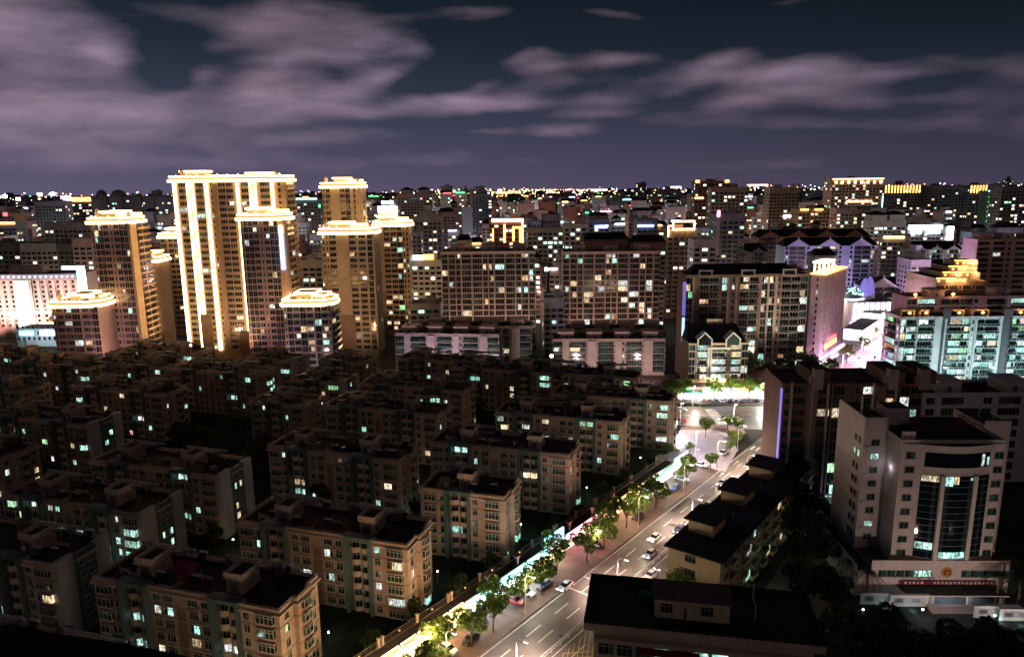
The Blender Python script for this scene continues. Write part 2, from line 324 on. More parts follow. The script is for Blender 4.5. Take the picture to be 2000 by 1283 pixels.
# ------------------------------------------------------------------ windows and balconies (shared meshes)
def draw(palette):
    r = rnd(); 
    for k, p in palette:
        if r < p: return k
        r -= p
    return None
PAL = {'home': (('cyan', .06), ('white', .02), ('warm', .035), ('green', .012)), 'dim': (('cyan', .03), ('white', .012), ('warm', .015), ('green', .01)),
       'gold': (('warm', .03), ('white', .02), ('cyan', .012)), 'busy': (('white', .05), ('cyan', .04), ('warm', .06), ('amber', .03), ('green', .01)), 'slab': (('warm', .06), ('white', .04), ('cyan', .03), ('amber', .02)),
       'teal': (('cyan', .26), ('white', .2), ('green', .07), ('warm', .06), ('pink', .02)), 'far': (('cyan', .02), ('white', .025), ('warm', .045), ('amber', .03), ('green', .006), ('pink', .006)),
       'none': (), 'office': (('cyan', .05),)}
_WM = {}
def win_mb(w, h, style, kind, frame='frame_white', pane='pane'):
    key = (round(w, 1), round(h, 1), style, kind, frame, pane)
    if key in _WM: return _WM[key]
    w, h = key[0], key[1]; m = MB(); x = w / 2
    half = kind[-1] if kind and '/' in kind else ''
    if half: kind = kind[:-2]
    pm = ('far_' + kind if style == 'far' else 'lit_' + kind) if kind else pane
    pl, pr_ = (pane, pm) if half == 'r' else (pm, pane) if half == 'l' else (pm, pm); sx = (-.14 if half == 'r' else .14) * w
    if style == 'far':
        m.face([(-x, -.06, 0), (x, -.06, 0), (x, -.06, h), (-x, -.06, h)], pm)
    elif style == 'bay':
        d = .65
        m.box(-x - .1, x + .1, -d - .12, 0, -.25, 0, 'cream_band'); m.box(-x - .1, x + .1, -d - .12, 0, h, h + .18, 'cream_band')
        m.face([(-x, -d, 0), (sx, -d, 0), (sx, -d, h), (-x, -d, h)], pl); m.face([(sx, -d, 0), (x, -d, 0), (x, -d, h), (sx, -d, h)], pr_); m.face([(x, -d, 0), (x, 0, 0), (x, 0, h), (x, -d, h)], pr_); m.face([(-x, 0, 0), (-x, -d, 0), (-x, -d, h), (-x, 0, h)], pl)
        n = max(2, round(w / .9))
        for i in range(n + 1):
            u = -x + w * i / n; m.box(u - .035, u + .035, -d - .05, -d + .03, 0, h, frame)
        m.box(-x, x, -d - .04, -d + .02, h * .68, h * .68 + .07, frame)
    else:
        m.face([(-x, -.03, 0), (sx, -.03, 0), (sx, -.03, h), (-x, -.03, h)], pl); m.face([(sx, -.03, 0), (x, -.03, 0), (x, -.03, h), (sx, -.03, h)], pr_)
        t = .06
        m.box(-x - t, -x, -.09, 0, -t, h + t, frame); m.box(x, x + t, -.09, 0, -t, h + t, frame)
        m.box(-x, x, -.09, 0, h, h + t, frame); m.box(-x - .12, x + .12, -.2, 0, -t - .06, 0, frame)
        n = max(1, round(w / (1.1 if style == 'mid' else .75)))
        for i in range(1, n):
            u = -x + w * i / n; m.box(u - .025, u + .025, -.08, -.03, 0, h, frame)
        if style == 'std' and h > 1.3: m.box(-x, x, -.075, -.03, h * .7, h * .7 + .06, frame)
    _WM[key] = m; return m
_WO = {}
def win_mesh(mb):
    if id(mb) not in _WO: _WO[id(mb)] = mb.mesh('window')
    return _WO[id(mb)]
_BM = {}
def balcony_mb(w, style, mat):
    key = (round(w, 1), style, mat)
    if key in _BM: return _BM[key]
    w = key[0]; m = MB(); x = w / 2
    if style == 'curved':                        # two shallow bows side by side, as on the garden blocks
        pts = []
        for b in (0, 1):
            for i in range(7):
                t = i / 6; pts.append((-x + x * (b + t), -.55 - .55 * sin(pi * t)))
        po = [(-x, 0)] + pts + [(x, 0)]
        m.prism(po, -.18, 0, mat); pi_ = [(px_ * .97, min(py_ + .14, 0)) for px_, py_ in pts]
        for i in range(len(pts) - 1):
            (a, b), (c, d) = pts[i], pts[i + 1]; (e, f), (g, h) = pi_[i], pi_[i + 1]
            m.loft([[(a, b, 0), (c, d, 0), (g, h, 0), (e, f, 0)], [(a, b, 1.0), (c, d, 1.0), (g, h, 1.0), (e, f, 1.0)]], mat)
        m.box(-.12, .12, -.5, 0, 0, 2.6, mat)
    elif style == 'rail':                        # slab with glass and top rail
        m.box(-x, x, -1.2, 0, -.22, 0, mat); m.box(-x, x, -1.2, -1.14, .12, .95, 'pane_green'); m.box(-x, x, -1.22, -1.12, .95, 1.05, mat)
        for i in range(4): u = -x + .04 + (w - .08) * i / 3; m.box(u - .04, u + .04, -1.21, -1.13, 0, .95, mat)
    else:
        m.box(-x, x, -1.1, 0, -.2, 0, mat); m.box(-x, x, -1.1, -.98, 0, .85, mat); m.box(-x, -x + .12, -.98, 0, 0, .85, mat); m.box(x - .12, x, -.98, 0, 0, .85, mat)
    _BM[key] = m; return m

class Bld:
    """a building: an Empty at its base, its parts in a frame with x to the right along the front and y into the depth"""
    def __init__(s, name, label, loc, rot, w, d, z0=0.0, group=None, cat='building', pal='home', frame='frame_white', pane='pane', winstyle='mid', limit=100):
        s.root = thing(name, label, cat, (loc[0], loc[1], z0), rot, group)
        s.w, s.d, s.pal, s.frame, s.pane, s.ws, s.limit = w, d, pal, frame, pane, winstyle, limit
        s.wall = MB(); s.items = {'window': [], 'balcony': []}
    ROT = {'f': 0.0, 'r': pi / 2, 'k': pi, 'l': -pi / 2}
    def pt(s, face, u, o):
        w, d = s.w / 2, s.d / 2
        return {'f': (-w + u, -d - o), 'r': (w + o, -d + u), 'l': (-w - o, d - u), 'k': (w - u, d + o)}[face]
    def flen(s, face): return s.w if face in 'fk' else s.d
    def fbox(s, mb, face, u0, u1, o0, o1, z0, z1, mat):
        (a, b), (c, d) = s.pt(face, u0, o0), s.pt(face, u1, o1); mb.box(a, c, b, d, z0, z1, mat)
    def win(s, face, u, z, w, h, o=0.0, style=None, kind='?', pane=None, frame=None):
        if kind == '?':
            kind = draw(PAL[s.pal])
            if kind and w > 1.1 and rnd() < .5: kind += choice(('/l', '/r'))
        x, y = s.pt(face, u, o)
        s.items['window'].append((win_mb(w, h, style or s.ws, kind, frame or s.frame, pane or s.pane), (x, y, z), s.ROT[face]))
    def balc(s, face, u, z, w, style='solid', mat='cream_band', o=0.0):
        x, y = s.pt(face, u, o); s.items['balcony'].append((balcony_mb(w, style, mat), (x, y, z), s.ROT[face]))
    def facade(s, face, z0, nf, fh, cols, wall='cream_band', band=None, led='led_gold', skip=None):
        """cols: string of (kind, width) pairs laid along the face"""
        tw = sum(c[1] for c in cols); k = s.flen(face) / tw; u = 0.0; z1 = z0 + nf * fh
        for kind, wd in cols:
            a, b = u, u + wd * k; u = b; mid, ww = (a + b) / 2, b - a
            if kind == 's':
                m = MB(); s.fbox(m, face, a + ww * .24, b - ww * .24, 0, .9, z0, z1, led); part('light_strip', m, s.root); continue
            if kind == 'p': s.fbox(s.wall, face, a, b, 0, .5, z0, z1, wall); continue
            if kind == 'P': s.fbox(s.wall, face, a, b, 0, .95, z0, z1, wall); continue
            if kind == 'x': continue
            for i in range(nf):
                z = z0 + i * fh
                if skip and skip(mid, i): continue
                if kind == 'w': s.win(face, mid, z + .95, ww * .66, fh - 1.55)
                elif kind == 'W': s.win(face, mid, z + .75, ww * .86, fh - 1.25)
                elif kind == 'n': s.win(face, mid, z + .8, max(.7, ww * .45), fh - 1.4)
                elif kind == 'h': s.win(face, mid, z + .35, ww * .92, fh - .5)
                elif kind == 'v':
                    s.win(face, mid, z + .6, ww * .78, fh - 1.15, 0, 'bay')
                elif kind in 'bcB':
                    s.win(face, mid, z + .3, ww * .88, fh - .75)
                    s.balc(face, mid, z + .02, ww * (.98 if kind != 'B' else .9), {'b': 'solid', 'c': 'rail', 'B': 'curved'}[kind], wall)
        if band:
            for i in range(nf + 1): s.fbox(s.wall, face, 0, s.flen(face), 0, .22, z0 + i * fh - .18, z0 + i * fh + .18, band)
    def body(s, z1, wall, roof='roof_dark', par=.9, poly=None, z0=0.0, parmat=None):
        poly = poly or rect(-s.w / 2, s.w / 2, -s.d / 2, s.d / 2)
        s.wall.prism(poly, z0, z1, wall, roof)
        if par: s.wall.ring(offset(poly, .12), offset(poly, -.2), z1 - .35, z1 + par, parmat or wall)
    def finish(s, wall_name='wall'):
        part(wall_name, s.wall, s.root)
        for name, it in s.items.items():
            if not it: continue
            it.sort(key=lambda q: -q[1][2]); solo, rest = it[:s.limit], it[s.limit:]
            for mb, loc, rot in solo: part(name, win_mesh(mb), s.root, loc, rot)
            if rest:
                m = MB()
                for mb, loc, rot in rest: m.add(mb, rot, loc)
                part(name, m, s.root, kind='stuff')
        return s.root
OCC = []
def front(pxl, pxr, py, Y, d, rot=0.0):
    """centre, width, height of a building whose front top edge spans these photograph pixels at distance Y"""
    (xa, za), (xb, zb) = far(pxl, py, Y), far(pxr, py, Y)
    w = (xb - xa) / cos(rot); cx = (xa + xb) / 2; OCC.append((pxl, pxr, py, Y))
    return (cx - sin(rot) * d / 2, Y + cos(rot) * d / 2), w, (za + zb) / 2

LAMPS = []
def lamp_data(kind, power, col, size=.25, angle=150):
    l = bpy.data.lights.new('lamp_light', kind); l.energy = power; l.color = col; l.shadow_soft_size = size
    if kind == 'SPOT': l.spot_size = radians(angle); l.spot_blend = .6
    return l
def lamp(parent, loc, power, col, kind='POINT', size=.3, aim=None, angle=150):
    o = bpy.data.objects.new('lamp_light', lamp_data(kind, power, col, size, angle)); COL.objects.link(o); o.location = loc; o.parent = parent
    if aim is not None: o.rotation_euler = (Vector(aim) - Vector(loc)).to_track_quat('-Z', 'Y').to_euler()
    return o

# ------------------------------------------------------------------ ground, road, pavements
K0 = Vector((-0.6, 134.1)); D = Vector((.621, .784)).normalized(); NR = Vector((D.y, -D.x))
RANG = atan2(D.y, D.x)                                  # heading of the road
def sl(s, lat): p = K0 + D * s + NR * lat; return (p.x, p.y)
def build_ground():
    m = MB(); m.face([(-9000, -500, 0), (9000, -500, 0), (9000, 5600, 0), (-9000, 5600, 0)], 'ground'); setting('ground', m)
    m = MB(); z = .012
    def flat(mb, pts, z, mat): mb.face([(x, y, z) for x, y in pts], mat)
    flat(m, [sl(-100, 21), sl(470, 21), sl(470, 0), sl(-100, 0)], z, 'asphalt'); setting('main_road', m)
    m = MB()
    flat(m, [(53, 260), (66, 258), (97, 252), sl(150, 10), sl(176, 4), (104, 281), (72, 282), (53, 283)], z + .006, 'asphalt'); setting('side_road', m)
    m = MB()                                            # pavement on the left, widening into the plaza before the junction
    m.prism([sl(-100, -9.5), sl(-100, 0), sl(112, 0), (79, 244), (83.5, 250), (84, 254), (80, 257.5), (66, 257), (54, 257), (53.5, 226), sl(93, -9.5)], 0, .14, 'kerb_stone', 'paving'); setting('pavement_podium_side', m)
    m = MB(); flat(m, [(54.6, 223.5), (66, 214.5), (75, 232), (78, 246), (74, 253), (57, 254)], .146, 'plaza_stone'); setting('plaza_paving', m)
    m = MB(); m.prism([sl(-100, 21), sl(-100, 27), sl(470, 27), sl(470, 21)], 0, .14, 'kerb_stone', 'paving'); setting('pavement_far_side', m)
    m = MB(); m.prism([sl(178, -6), sl(178, 0), sl(470, 0), sl(470, -6)], 0, .14, 'kerb_stone', 'paving'); setting('pavement_beyond_junction', m)
    m = MB(); m.prism([(54, 285), (112, 283), (122, 300), (122, 330), (54, 330)], 0, .14, 'kerb_stone', 'paving'); setting('car_park', m)
    m = MB(); m.prism([(92.5, 250), (97.5, 246.5), (103, 254.5), (98, 257)], 0, .16, 'kerb_stone', 'paving'); m.prism([(93.8, 250.4), (97.2, 248), (98.6, 250.6), (96, 251.8)], .16, .5, 'kerb_stone', 'garden'); setting('traffic_island', m)
    m = MB(); m.prism([(98, 268), (106, 266.4), (106, 269), (99, 270)], 0, .5, 'kerb_stone', 'garden'); setting('side_road_island', m)
    m = MB(); r2 = random.Random(8)                     # repaired strips and manholes in the asphalt
    for i in range(46):
        a, l, q, w_ = r2.uniform(-90, 440), r2.uniform(.8, 17), r2.uniform(2, 14), r2.uniform(.5, 2.2); flat(m, [sl(a, l), sl(a, l + w_), sl(a + q, l + w_), sl(a + q, l)], .016 + .0004 * (i % 9), r2.choice(('roof_grey', 'asphalt_old')))
    setting('road_patches', m)
    m = MB(); z = .024                                  # painted lines
    def line(l, s0, s1, w=.18, mat='road_paint', dash=None):
        s = s0
        while s < s1:
            e = min(s + (dash[0] if dash else s1 - s0), s1)
            flat(m, [sl(s, l - w / 2), sl(s, l + w / 2), sl(e, l + w / 2), sl(e, l - w / 2)][::1], z, mat)
            s = e + (dash[1] if dash else 0)
    for a, b in ((-100, 128), (182, 470)):
        line(.5, a, b); line(20.5, a, b); line(9.6, a, b); line(11.4, a, b)
        for l in (3.6, 6.6, 14.4, 17.5): line(l, a, b, .2, dash=(5, 5))
    for s0 in (20, 26):                                 # lateral stop lines near the white taxi
        flat(m, [sl(s0, .6), sl(s0, 9.5), sl(s0 + .35, 9.5), sl(s0 + .35, .6)], z, 'road_paint')
    for i in range(11):                                 # zebra crossings at the junction
        l = 1 + i * 1.8; flat(m, [sl(128, l), sl(128, l + .8), sl(132, l + .8), sl(132, l)], z, 'road_paint')
        if i < 9: y = 260 + i * 2.1; flat(m, [(76, y), (80, y), (80, y + .9), (76, y + .9)], z + .01, 'road_paint')
    for x0 in range(56, 104, 8): flat(m, [(x0, 270.6), (x0 + 4.5, 270.4), (x0 + 4.5, 270.65), (x0, 270.85)], z + .01, 'road_paint')
    for s0 in (100, 112):                               # lane arrows
        for l in (2.0, 5.1, 8.1):
            flat(m, [sl(s0, l - .12), sl(s0, l + .12), sl(s0 + 2.4, l + .12), sl(s0 + 2.4, l - .12)], z, 'road_paint'); flat(m, [sl(s0 + 2.4, l - .5), sl(s0 + 2.4, l + .5), sl(s0 + 4, l)], z, 'road_paint')
    for i in range(-3, 12):                             # yellow no-stopping box on the lower right lanes
        for sg in (1, -1):
            a = -22 + i * 2.0; b = a + 7 * sg
            flat(m, [sl(a, 12.5), sl(a + .25, 12.5), sl(b + .25, 19.8), sl(b, 19.8)] if sg > 0 else [sl(b + 7, 19.8), sl(b + 7.25, 19.8), sl(a + 7.25 + 7, 12.5), sl(a + 14, 12.5)], z + .004 * (sg > 0), 'yellow_paint')
    setting('lane_markings', m)
    m = MB()
    m.prism([sl(-100, -12.2), sl(93, -12.2), (53.4, 225), (53.4, 256), (50, 284), (-60, 316), (-280, 340), (-280, 60), (-130, 40)], 0, 1.5, 'cream_tile', 'garden'); setting('garden_deck', m)
    m = MB()                                            # internal garden paths between the rows of blocks
    for k in range(9):
        o = Vector((-63, 101)) + Vector((18.8, 22.2)) * k; u = Vector((cos(radians(-17)), sin(radians(-17)))); nn = Vector((-u.y, u.x))
        a, b = o - u * 150, o - u * 6
        flat(m, [tuple(a + nn * 2), tuple(a - nn * 2), tuple(b - nn * 2), tuple(b + nn * 2)], 1.51 + k * .004, 'roof_grey')
    setting('garden_paths', m)
build_ground()

# ------------------------------------------------------------------ garden apartment blocks (foreground)
BA = radians(-17)
_BK = {}
def block_parts(kind, var=0):
    if (kind, var) in _BK: return _BK[kind, var]
    sec = [('wl', 5.8), ('po', 6.3), ('mi', 13.6), ('po', 6.3), ('wr', 7.9)] if kind == 'D' else [('wl', 6.3), ('po', 6.3), ('wr', 8.4)]
    w = sum(q[1] for q in sec); x = -w / 2; fr = []; spans = []
    for k, ww in sec:
        y = {'wl': -6, 'wr': -6, 'po': -4.6, 'mi': -5.5}[k]; fr += [(x, y), (x + ww, y)]; spans.append((k, x, x + ww, y)); x += ww
    poly = fr + [(x, -1.8), (x + .9, -1.8), (x + .9, 2.6), (x, 2.6), (x, 6), (-x, 6)]
    fh, nf = 2.7, 6; top = fh * nf
    wall = MB(); wall.prism(poly, -4, top, 'cream_tile', 'cream_tile', False)
    for i in range(1, nf): wall.ring(offset(poly, .07), offset(poly, -.1), i * fh - .2, i * fh - .02, 'brown_tile' if i % 2 else 'cream_band')
    for k, a, b, y in spans:                             # brown panels below the mid windows
        if k == 'mi':
            wall.box((a + b) / 2 - 1.0, (a + b) / 2 + 1.0, y - .04, y + .1, 0, top - 3.2, 'brown_tile')
            for i in range(nf):
                for q in (.12, .3, .7, .88): wall.box(a + 13 * q - .75, a + 13 * q + .75, y - .05, y + .1, i * fh + .1, i * fh + .8, 'brown_tile')
    par = MB(); par.ring(offset(poly, .5), offset(poly, -.15), top - .42, top - .1, 'cream_band'); par.ring(offset(poly, .28), offset(poly, -.15), top - .1, top + .08, 'cream_band')
    par.ring(offset(poly, .1), offset(poly, -.22), top + .08, top + .75, 'cream_tile'); par.ring(offset(poly, .02), offset(poly, -.06), top + 1.02, top + 1.1, 'metal')
    for i, (px_, py_) in enumerate(offset(poly, -.02)): par.box(px_ - .05, px_ + .05, py_ - .05, py_ + .05, top + .75, top + 1.02, 'metal')
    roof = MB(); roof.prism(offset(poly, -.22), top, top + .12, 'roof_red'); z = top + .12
    r2 = random.Random((5 if kind == 'D' else 6) + var * 13)
    for i in range(5 if kind == 'D' else 3):
        a = r2.uniform(-w / 2 + 2, w / 2 - 6); b = r2.uniform(-3, 3.5); roof.box(a, a + r2.uniform(1.5, 4), b, b + .2, z, z + .6, 'cream_tile')
        roof.cyl(a + 1, b - .8, z, z + r2.uniform(1, 2), .09, .09, 'frame_white', 6)
    roof.box(-w / 2 + 14, -w / 2 + 17, -5, -2.6, z, z + .9, 'cream_tile', 'roof_dark') if kind == 'D' else None
    for i in range(14 if kind == 'D' else 7):                # solar heaters, tanks, racks, planters, a shed
        a, b, q = r2.uniform(-w / 2 + 1.5, w / 2 - 3.5), r2.choice((r2.uniform(-4, -2.6), r2.uniform(3.4, 5))), r2.random()
        if q < .3:
            roof.loft([[(a, b, z + .3), (a + 1.8, b, z + .3), (a + 1.8, b + .06, z + .25), (a, b + .06, z + .25)], [(a, b + 1.2, z + 1.4), (a + 1.8, b + 1.2, z + 1.4), (a + 1.8, b + 1.26, z + 1.35), (a, b + 1.26, z + 1.35)]], 'pane_blue'); roof.tube([(a, b + 1.3, z + 1.5), (a + 1.8, b + 1.3, z + 1.5)], .24, 'steel_white', 8)
            for u in (a + .1, a + 1.7): roof.box(u - .04, u + .04, b + 1.26, b + 1.34, z, z + 1.4, 'metal')
        elif q < .45: roof.cyl(a, b, z, z + 1.5, .6, .6, r2.choice(('steel_white', 'car_blue', 'metal')), 12)
        elif q < .65:
            for u in (0, 2.6): roof.box(a + u, a + u + .06, b, b + .06, z, z + 1.9, 'metal')
            roof.box(a, a + 2.66, b, b + .05, z + 1.9, z + 1.96, 'metal')
            for u in range(r2.randint(1, 4)): roof.box(a + .2 + u * .55, a + .6 + u * .55, b + .01, b + .04, z + 1.0, z + 1.9, r2.choice(('white_wall', 'car_blue', 'awning_red', 'blue_grey')))
        elif q < .85: roof.box(a, a + 1.8, b, b + .5, z, z + .45, 'pot_clay', 'garden')
        else: roof.box(a, a + 2.4, b - .4, b + 1.2, z, z + 2.1, r2.choice(('tin', 'brown_tile')), r2.choice(('roof_blue', 'roof_grey', 'tin')))
    for k, a, b, y in spans:                                 # air conditioners under the windows
        for i in range(nf):
            for q in ((.2, .8) if k != 'po' else ()):
                if r2.random() < .55: u = a + (b - a) * q + r2.uniform(-.5, .5); wall.box(u - .42, u + .42, y - .36, y, i * fh + .12, i * fh + .68, 'frame_grey')
    frames = []
    for k, a, b, y in spans:
        if k != 'po': continue
        m = MB()
        m.box(a + .02, a + .72, -6.7, y - .02, -4, top + .35, 'teal_grey'); m.box(b - .72, b - .02, -6.7, y - .02, -4, top + .35, 'teal_grey'); m.box(a + .02, b - .02, -6.72, y - .04, top + .35, top + 1.1, 'teal_grey')
        frames.append(m.mesh('portal_frame'))
    stairs = MB(); stairs.box(-1.7, 1.7, -2.2, 2.8, 0, 2.7, 'cream_tile'); stairs.prism(rect(-2.0, 2.0, -2.5, 3.1), 2.7, 2.95, 'cream_band')
    stairs.ring(rect(-2.0, 2.0, -2.5, 3.1), rect(-1.75, 1.75, -2.25, 2.85), 2.95, 4.0, 'cream_band'); stairs.prism(rect(-1.75, 1.75, -2.25, 2.85), 2.95, 3.2, 'roof_dark')
    for u in (-1.1, .4): stairs.box(u, u + .5, -2.28, -2.2, .1, 2.5, 'brown_tile')
    door = MB(); door.box(-.55, .4, -.06, 0, 0, 2.05, 'dark_grey'); door.box(-.62, -.55, -.09, 0, 0, 2.12, 'frame_grey'); door.box(.4, .47, -.09, 0, 0, 2.12, 'frame_grey')
    pg = MB(); Lh, dp = 5.9, 2.7                          # crescent roof pergola: straight back beam, bowed front beam, slats between
    arc = [(-Lh + 2 * Lh * i / 14, -dp * sin(pi * i / 14) ** .8 + .001) for i in range(15)]
    pg.box(-Lh - .5, Lh + .5, 0, .3, 2.9, 3.3, 'pale_grey')
    for i in range(14):
        (a, b), (c, d_) = arc[i], arc[i + 1]
        pg.loft([[(a, b - .25, 2.9), (c, d_ - .25, 2.9), (c, d_, 2.9), (a, b, 2.9)], [(a, b - .25, 3.3), (c, d_ - .25, 3.3), (c, d_, 3.3), (a, b, 3.3)]], 'teal_grey')
    for i in range(1, 18):
        u = -Lh + Lh * i / 9; t = (u + Lh) / (2 * Lh); pg.box(u - .06, u + .06, -dp * sin(pi * t) ** .8, 0, 3.0, 3.2, 'pale_grey')
        for u in (-3.6, 3.6): pg.box(u - .13, u + .13, .02, .28, 0, 2.9, 'teal_grey'); pg.box(u - .13, u + .13, -2.0, -1.75, 0, 2.9, 'teal_grey')
    _BK[kind, var] = dict(w=w, spans=spans, fh=fh, nf=nf, top=top, wall=wall.mesh('wall'), parapet=par.mesh('parapet'), roof=roof.mesh('roof'), frames=frames,
                     stairs=stairs.mesh('stair_tower'), door=door.mesh('door'), pergola=pg.mesh('pergola'))
    return _BK[kind, var]
def garden_block(R, kind, label, extra=None, force=None, pal='home', z0=1.5):
    p = block_parts(kind, int(abs(R[0] * 7)) % 4); w = p['w']; c, s = cos(BA), sin(BA)
    cx, cy = R[0] + c * (-w / 2) - s * 6, R[1] + s * (-w / 2) + c * 6
    B = Bld('apartment_block', label, (cx, cy), BA, w, 12, z0, 'cream garden apartment blocks', 'apartment block', pal, 'frame_white', 'pane_green', 'std')
    part('wall', p['wall'], B.root); part('parapet', p['parapet'], B.root); part('roof', p['roof'], B.root)
    for f in p['frames']: part('portal_frame', f, B.root)
    for (k, a, b, y) in p['spans']:
        o = -6 - y; m = -o; L = b - a; hw = w / 2
        for i in range(p['nf']):
            z = i * p['fh']
            if k == 'wl':
                B.win('f', a + hw + L * .42, z + .8, 2.9, 1.5, -(y + 6), 'bay'); B.win('f', b + hw - .8, z + .8, .9, 1.5, -(y + 6))
            elif k == 'wr':
                B.win('f', a + hw + 1.2, z + .8, 1.2, 1.5); B.win('f', a + hw + L * .66, z + .75, 3.3, 1.55, 0, 'bay')
            elif k == 'mi':
                for q, ww in ((.12, 1.4), (.3, 1.9), (.7, 1.9), (.88, 1.4)): B.win('f', a + hw + L * q, z + .72, ww, 1.65, -(y + 6))
            else:
                B.win('f', (a + b) / 2 + hw, z + .25, 4.0, 2.1, -(y + 6)); B.balc('f', (a + b) / 2 + hw, z + .02, 4.5, 'curved', 'cream_band', -(y + 6))
    for i in range(p['nf']):
        z = i * p['fh']; E_ = extra == 'end'; B.win('r', 2.0 if not E_ else 5.2, z + .8, 1.2, 1.5, 1.2 if E_ else 0); (B.win('r', 6.4, z + .8, 2.2, 1.5, .9, 'bay'), B.win('r', 10.3, z + .85, 1.3, 1.4)) if not E_ else B.win('r', 7.2, z + .8, 1.2, 1.5, 1.2); B.win('l', 3, z + .85, 1.2, 1.4); B.win('l', 8, z + .85, 1.2, 1.4)
    B.wall = None
    for idx, kd in (force or ()):
        mb, loc, rot = B.items['window'][idx]; key = [k for k, v in _WM.items() if v is mb][0]; B.items['window'][idx] = (win_mb(key[0], key[1], key[2], kd, key[4], key[5]), loc, rot)
    for name, it in B.items.items():
        for mb, loc, rot in it: part(name, win_mesh(mb), B.root, loc, rot)
    zt = p['top'] + .12; pos = [x for x in p['spans'] if x[0] == 'po']
    for (k, a, b, y) in pos:
        sx = (a + b) / 2 + uni(-.3, 1.2)
        t = part('stair_tower', p['stairs'], B.root, (sx, -.6, zt)); part('door', p['door'], t, (0, -2.2, .02))
        part('pergola', p['pergola'], B.root, (sx + uni(-.6, .6), 3.6, zt))
    if extra == 'end':
        m = MB(); hw = w / 2; m.box(hw + .02, hw + 1.1, -6.1, -2.5, -1.5, p['top'] + 1.3, 'pale_grey'); m.box(hw + .02, hw + 1.2, -2.5, 2.6, -1.5, p['top'] + .9, 'teal_grey'); m.box(hw + .02, hw + 1.1, 2.6, 6.1, -1.5, p['top'] + 1.3, 'pale_grey'); part('end_wall', m, B.root)
    if extra in ('red', 'green'):
        m = MB(); m.face([(-2.4, -1.6, 2.4), (2.4, -1.6, 2.2), (2.4, 1.6, 2.9), (-2.4, 1.6, 3.0)], 'awning_' + extra); m.face([(-2.4, 1.6, 2.9), (2.4, 1.6, 2.8), (2.4, -1.6, 2.1), (-2.4, -1.6, 2.3)], 'awning_' + extra)
        for u, v in ((-2.3, -1.5), (2.3, -1.5), (-2.3, 1.5), (2.3, 1.5)): m.box(u - .04, u + .04, v - .04, v + .04, 0, 2.6, 'metal')
        part('awning', m, B.root, ({'red': -3, 'green': w / 2 - 8.5}[extra], -1.5, zt))
    if extra == 'plants' or rnd() < .6:
        m = MB()
        for q in range(2):
            ox, oy = uni(-w / 2 + 3, w / 2 - 3), uni(-3.5, 3)
            for i in range(260):
                a, r, h = uni(0, 2 * pi), uni(0, 2.2), uni(.1, 1.5); px_, py_, pz_ = ox + r * cos(a) * 1.5, max(-4.2, min(5.6, oy + r * sin(a) * .8)), zt + h; s_ = uni(.12, .28); t = uni(0, pi)
                m.face([(px_ - s_ * cos(t), py_ - s_ * sin(t), pz_), (px_, py_, pz_ - s_), (px_ + s_ * cos(t), py_ + s_ * sin(t), pz_ + .1), (px_, py_, pz_ + s_)], 'leaf_dark')
        part('roof_garden', m, B.root, kind='stuff')
    return B
BLOCKS = [
    ((-56.4, 86.4), 'D', 'cream block cut off by the bottom edge, nearest to the dark ledge', None), ((-38.4, 107.6), 'D', 'near cream block with red and green roof awnings beside the street', 'red'),
    ((-20.5, 128.8), 'D', 'cream block beside the glowing shop row, behind the one with awnings', None), ((-2.1, 149.8), 'S', 'short cream block with one stair tower beside the street', 'none'),
    ((-28.4, 172.1), 'D', 'cream block in the middle of the estate, three rows from the street corner', None), ((14.1, 174.3), 'D', 'cream block whose end faces the dark trees above the shops', None),
    ((31.1, 199.3), 'D', 'tall looking cream block with planted roof near the bright shop entrance', 'plants'), ((49.1, 218.1), 'D', 'cream block at the plaza, its end facing the junction', None),
    ((43, 246), 'D', 'dark cream block rear of the plaza, closest to the crossroads', None), ((14, 254), 'D', 'dark cream block behind the planted roof, below the pink slabs', None),
    ((-22.3, 207.9), 'D', 'cream block with two stair towers at the centre of the estate', 'plants'), ((-64.7, 218.3), 'S', 'short cream block with one pergola beside the dark garden', None),
    ((-16.3, 232.7), 'D', 'cream block with two stair towers before the pink slabs', None), ((-8.9, 268.3), 'D', 'rearmost cream block before the pink low slab', None),
    ((-59.5, 244.2), 'S', 'short cream block with pale end wall, right of the dark garden', 'end'), ((-56.7, 272.7), 'S', 'short cream block below the bright lane at the tower foot', None),
    ((-86.3, 277.1), 'S', 'short cream block with pale end wall under the round crowned tower', 'end'), ((-70.4, 163.6), 'D', 'cream block with pale and teal end wall, left of the centre', 'end'),
    ((-78.9, 143.5), 'D', 'cream block with many cyan lit windows and a teal striped end', 'end'), ((-84.5, 123.0), 'D', 'cream block with teal striped end wall at the lower left edge', 'end'),
    ((-92.5, 255.5), 'D', 'cream block with six cyan lit windows facing the dark garden', None), ((-131, 268), 'D', 'cream block straight below the great gold slab', None),
    ((-115.3, 232.2), 'D', 'cream block with one pink window in the left half', None), ((-123.1, 202.0), 'D', 'cream block with a broad pale end wall near the left edge', 'end'),
    ((-160.3, 269.2), 'D', 'cream block at the far left below the lit hotel', None), ((-130, 290), 'D', 'cream block directly at the foot of the dark fronted tower', None),
    ((-131, 176), 'D', 'cream block touching the left edge of the view, mid height', None), ((-166, 238), 'D', 'cream block at the left edge with an orange window', None), ((-190, 285), 'D', 'farthest left cream block below the pink hotel wing', None)]
FORCE = {'cream block with one pink window in the left half': [(21, 'pink')], 'cream block at the left edge with an orange window': [(40, 'warm'), (41, 'warm')]}
PAL['row'] = (('cyan', .22), ('white', .05), ('green', .04)); PAL['six'] = (('cyan', .14), ('white', .04))
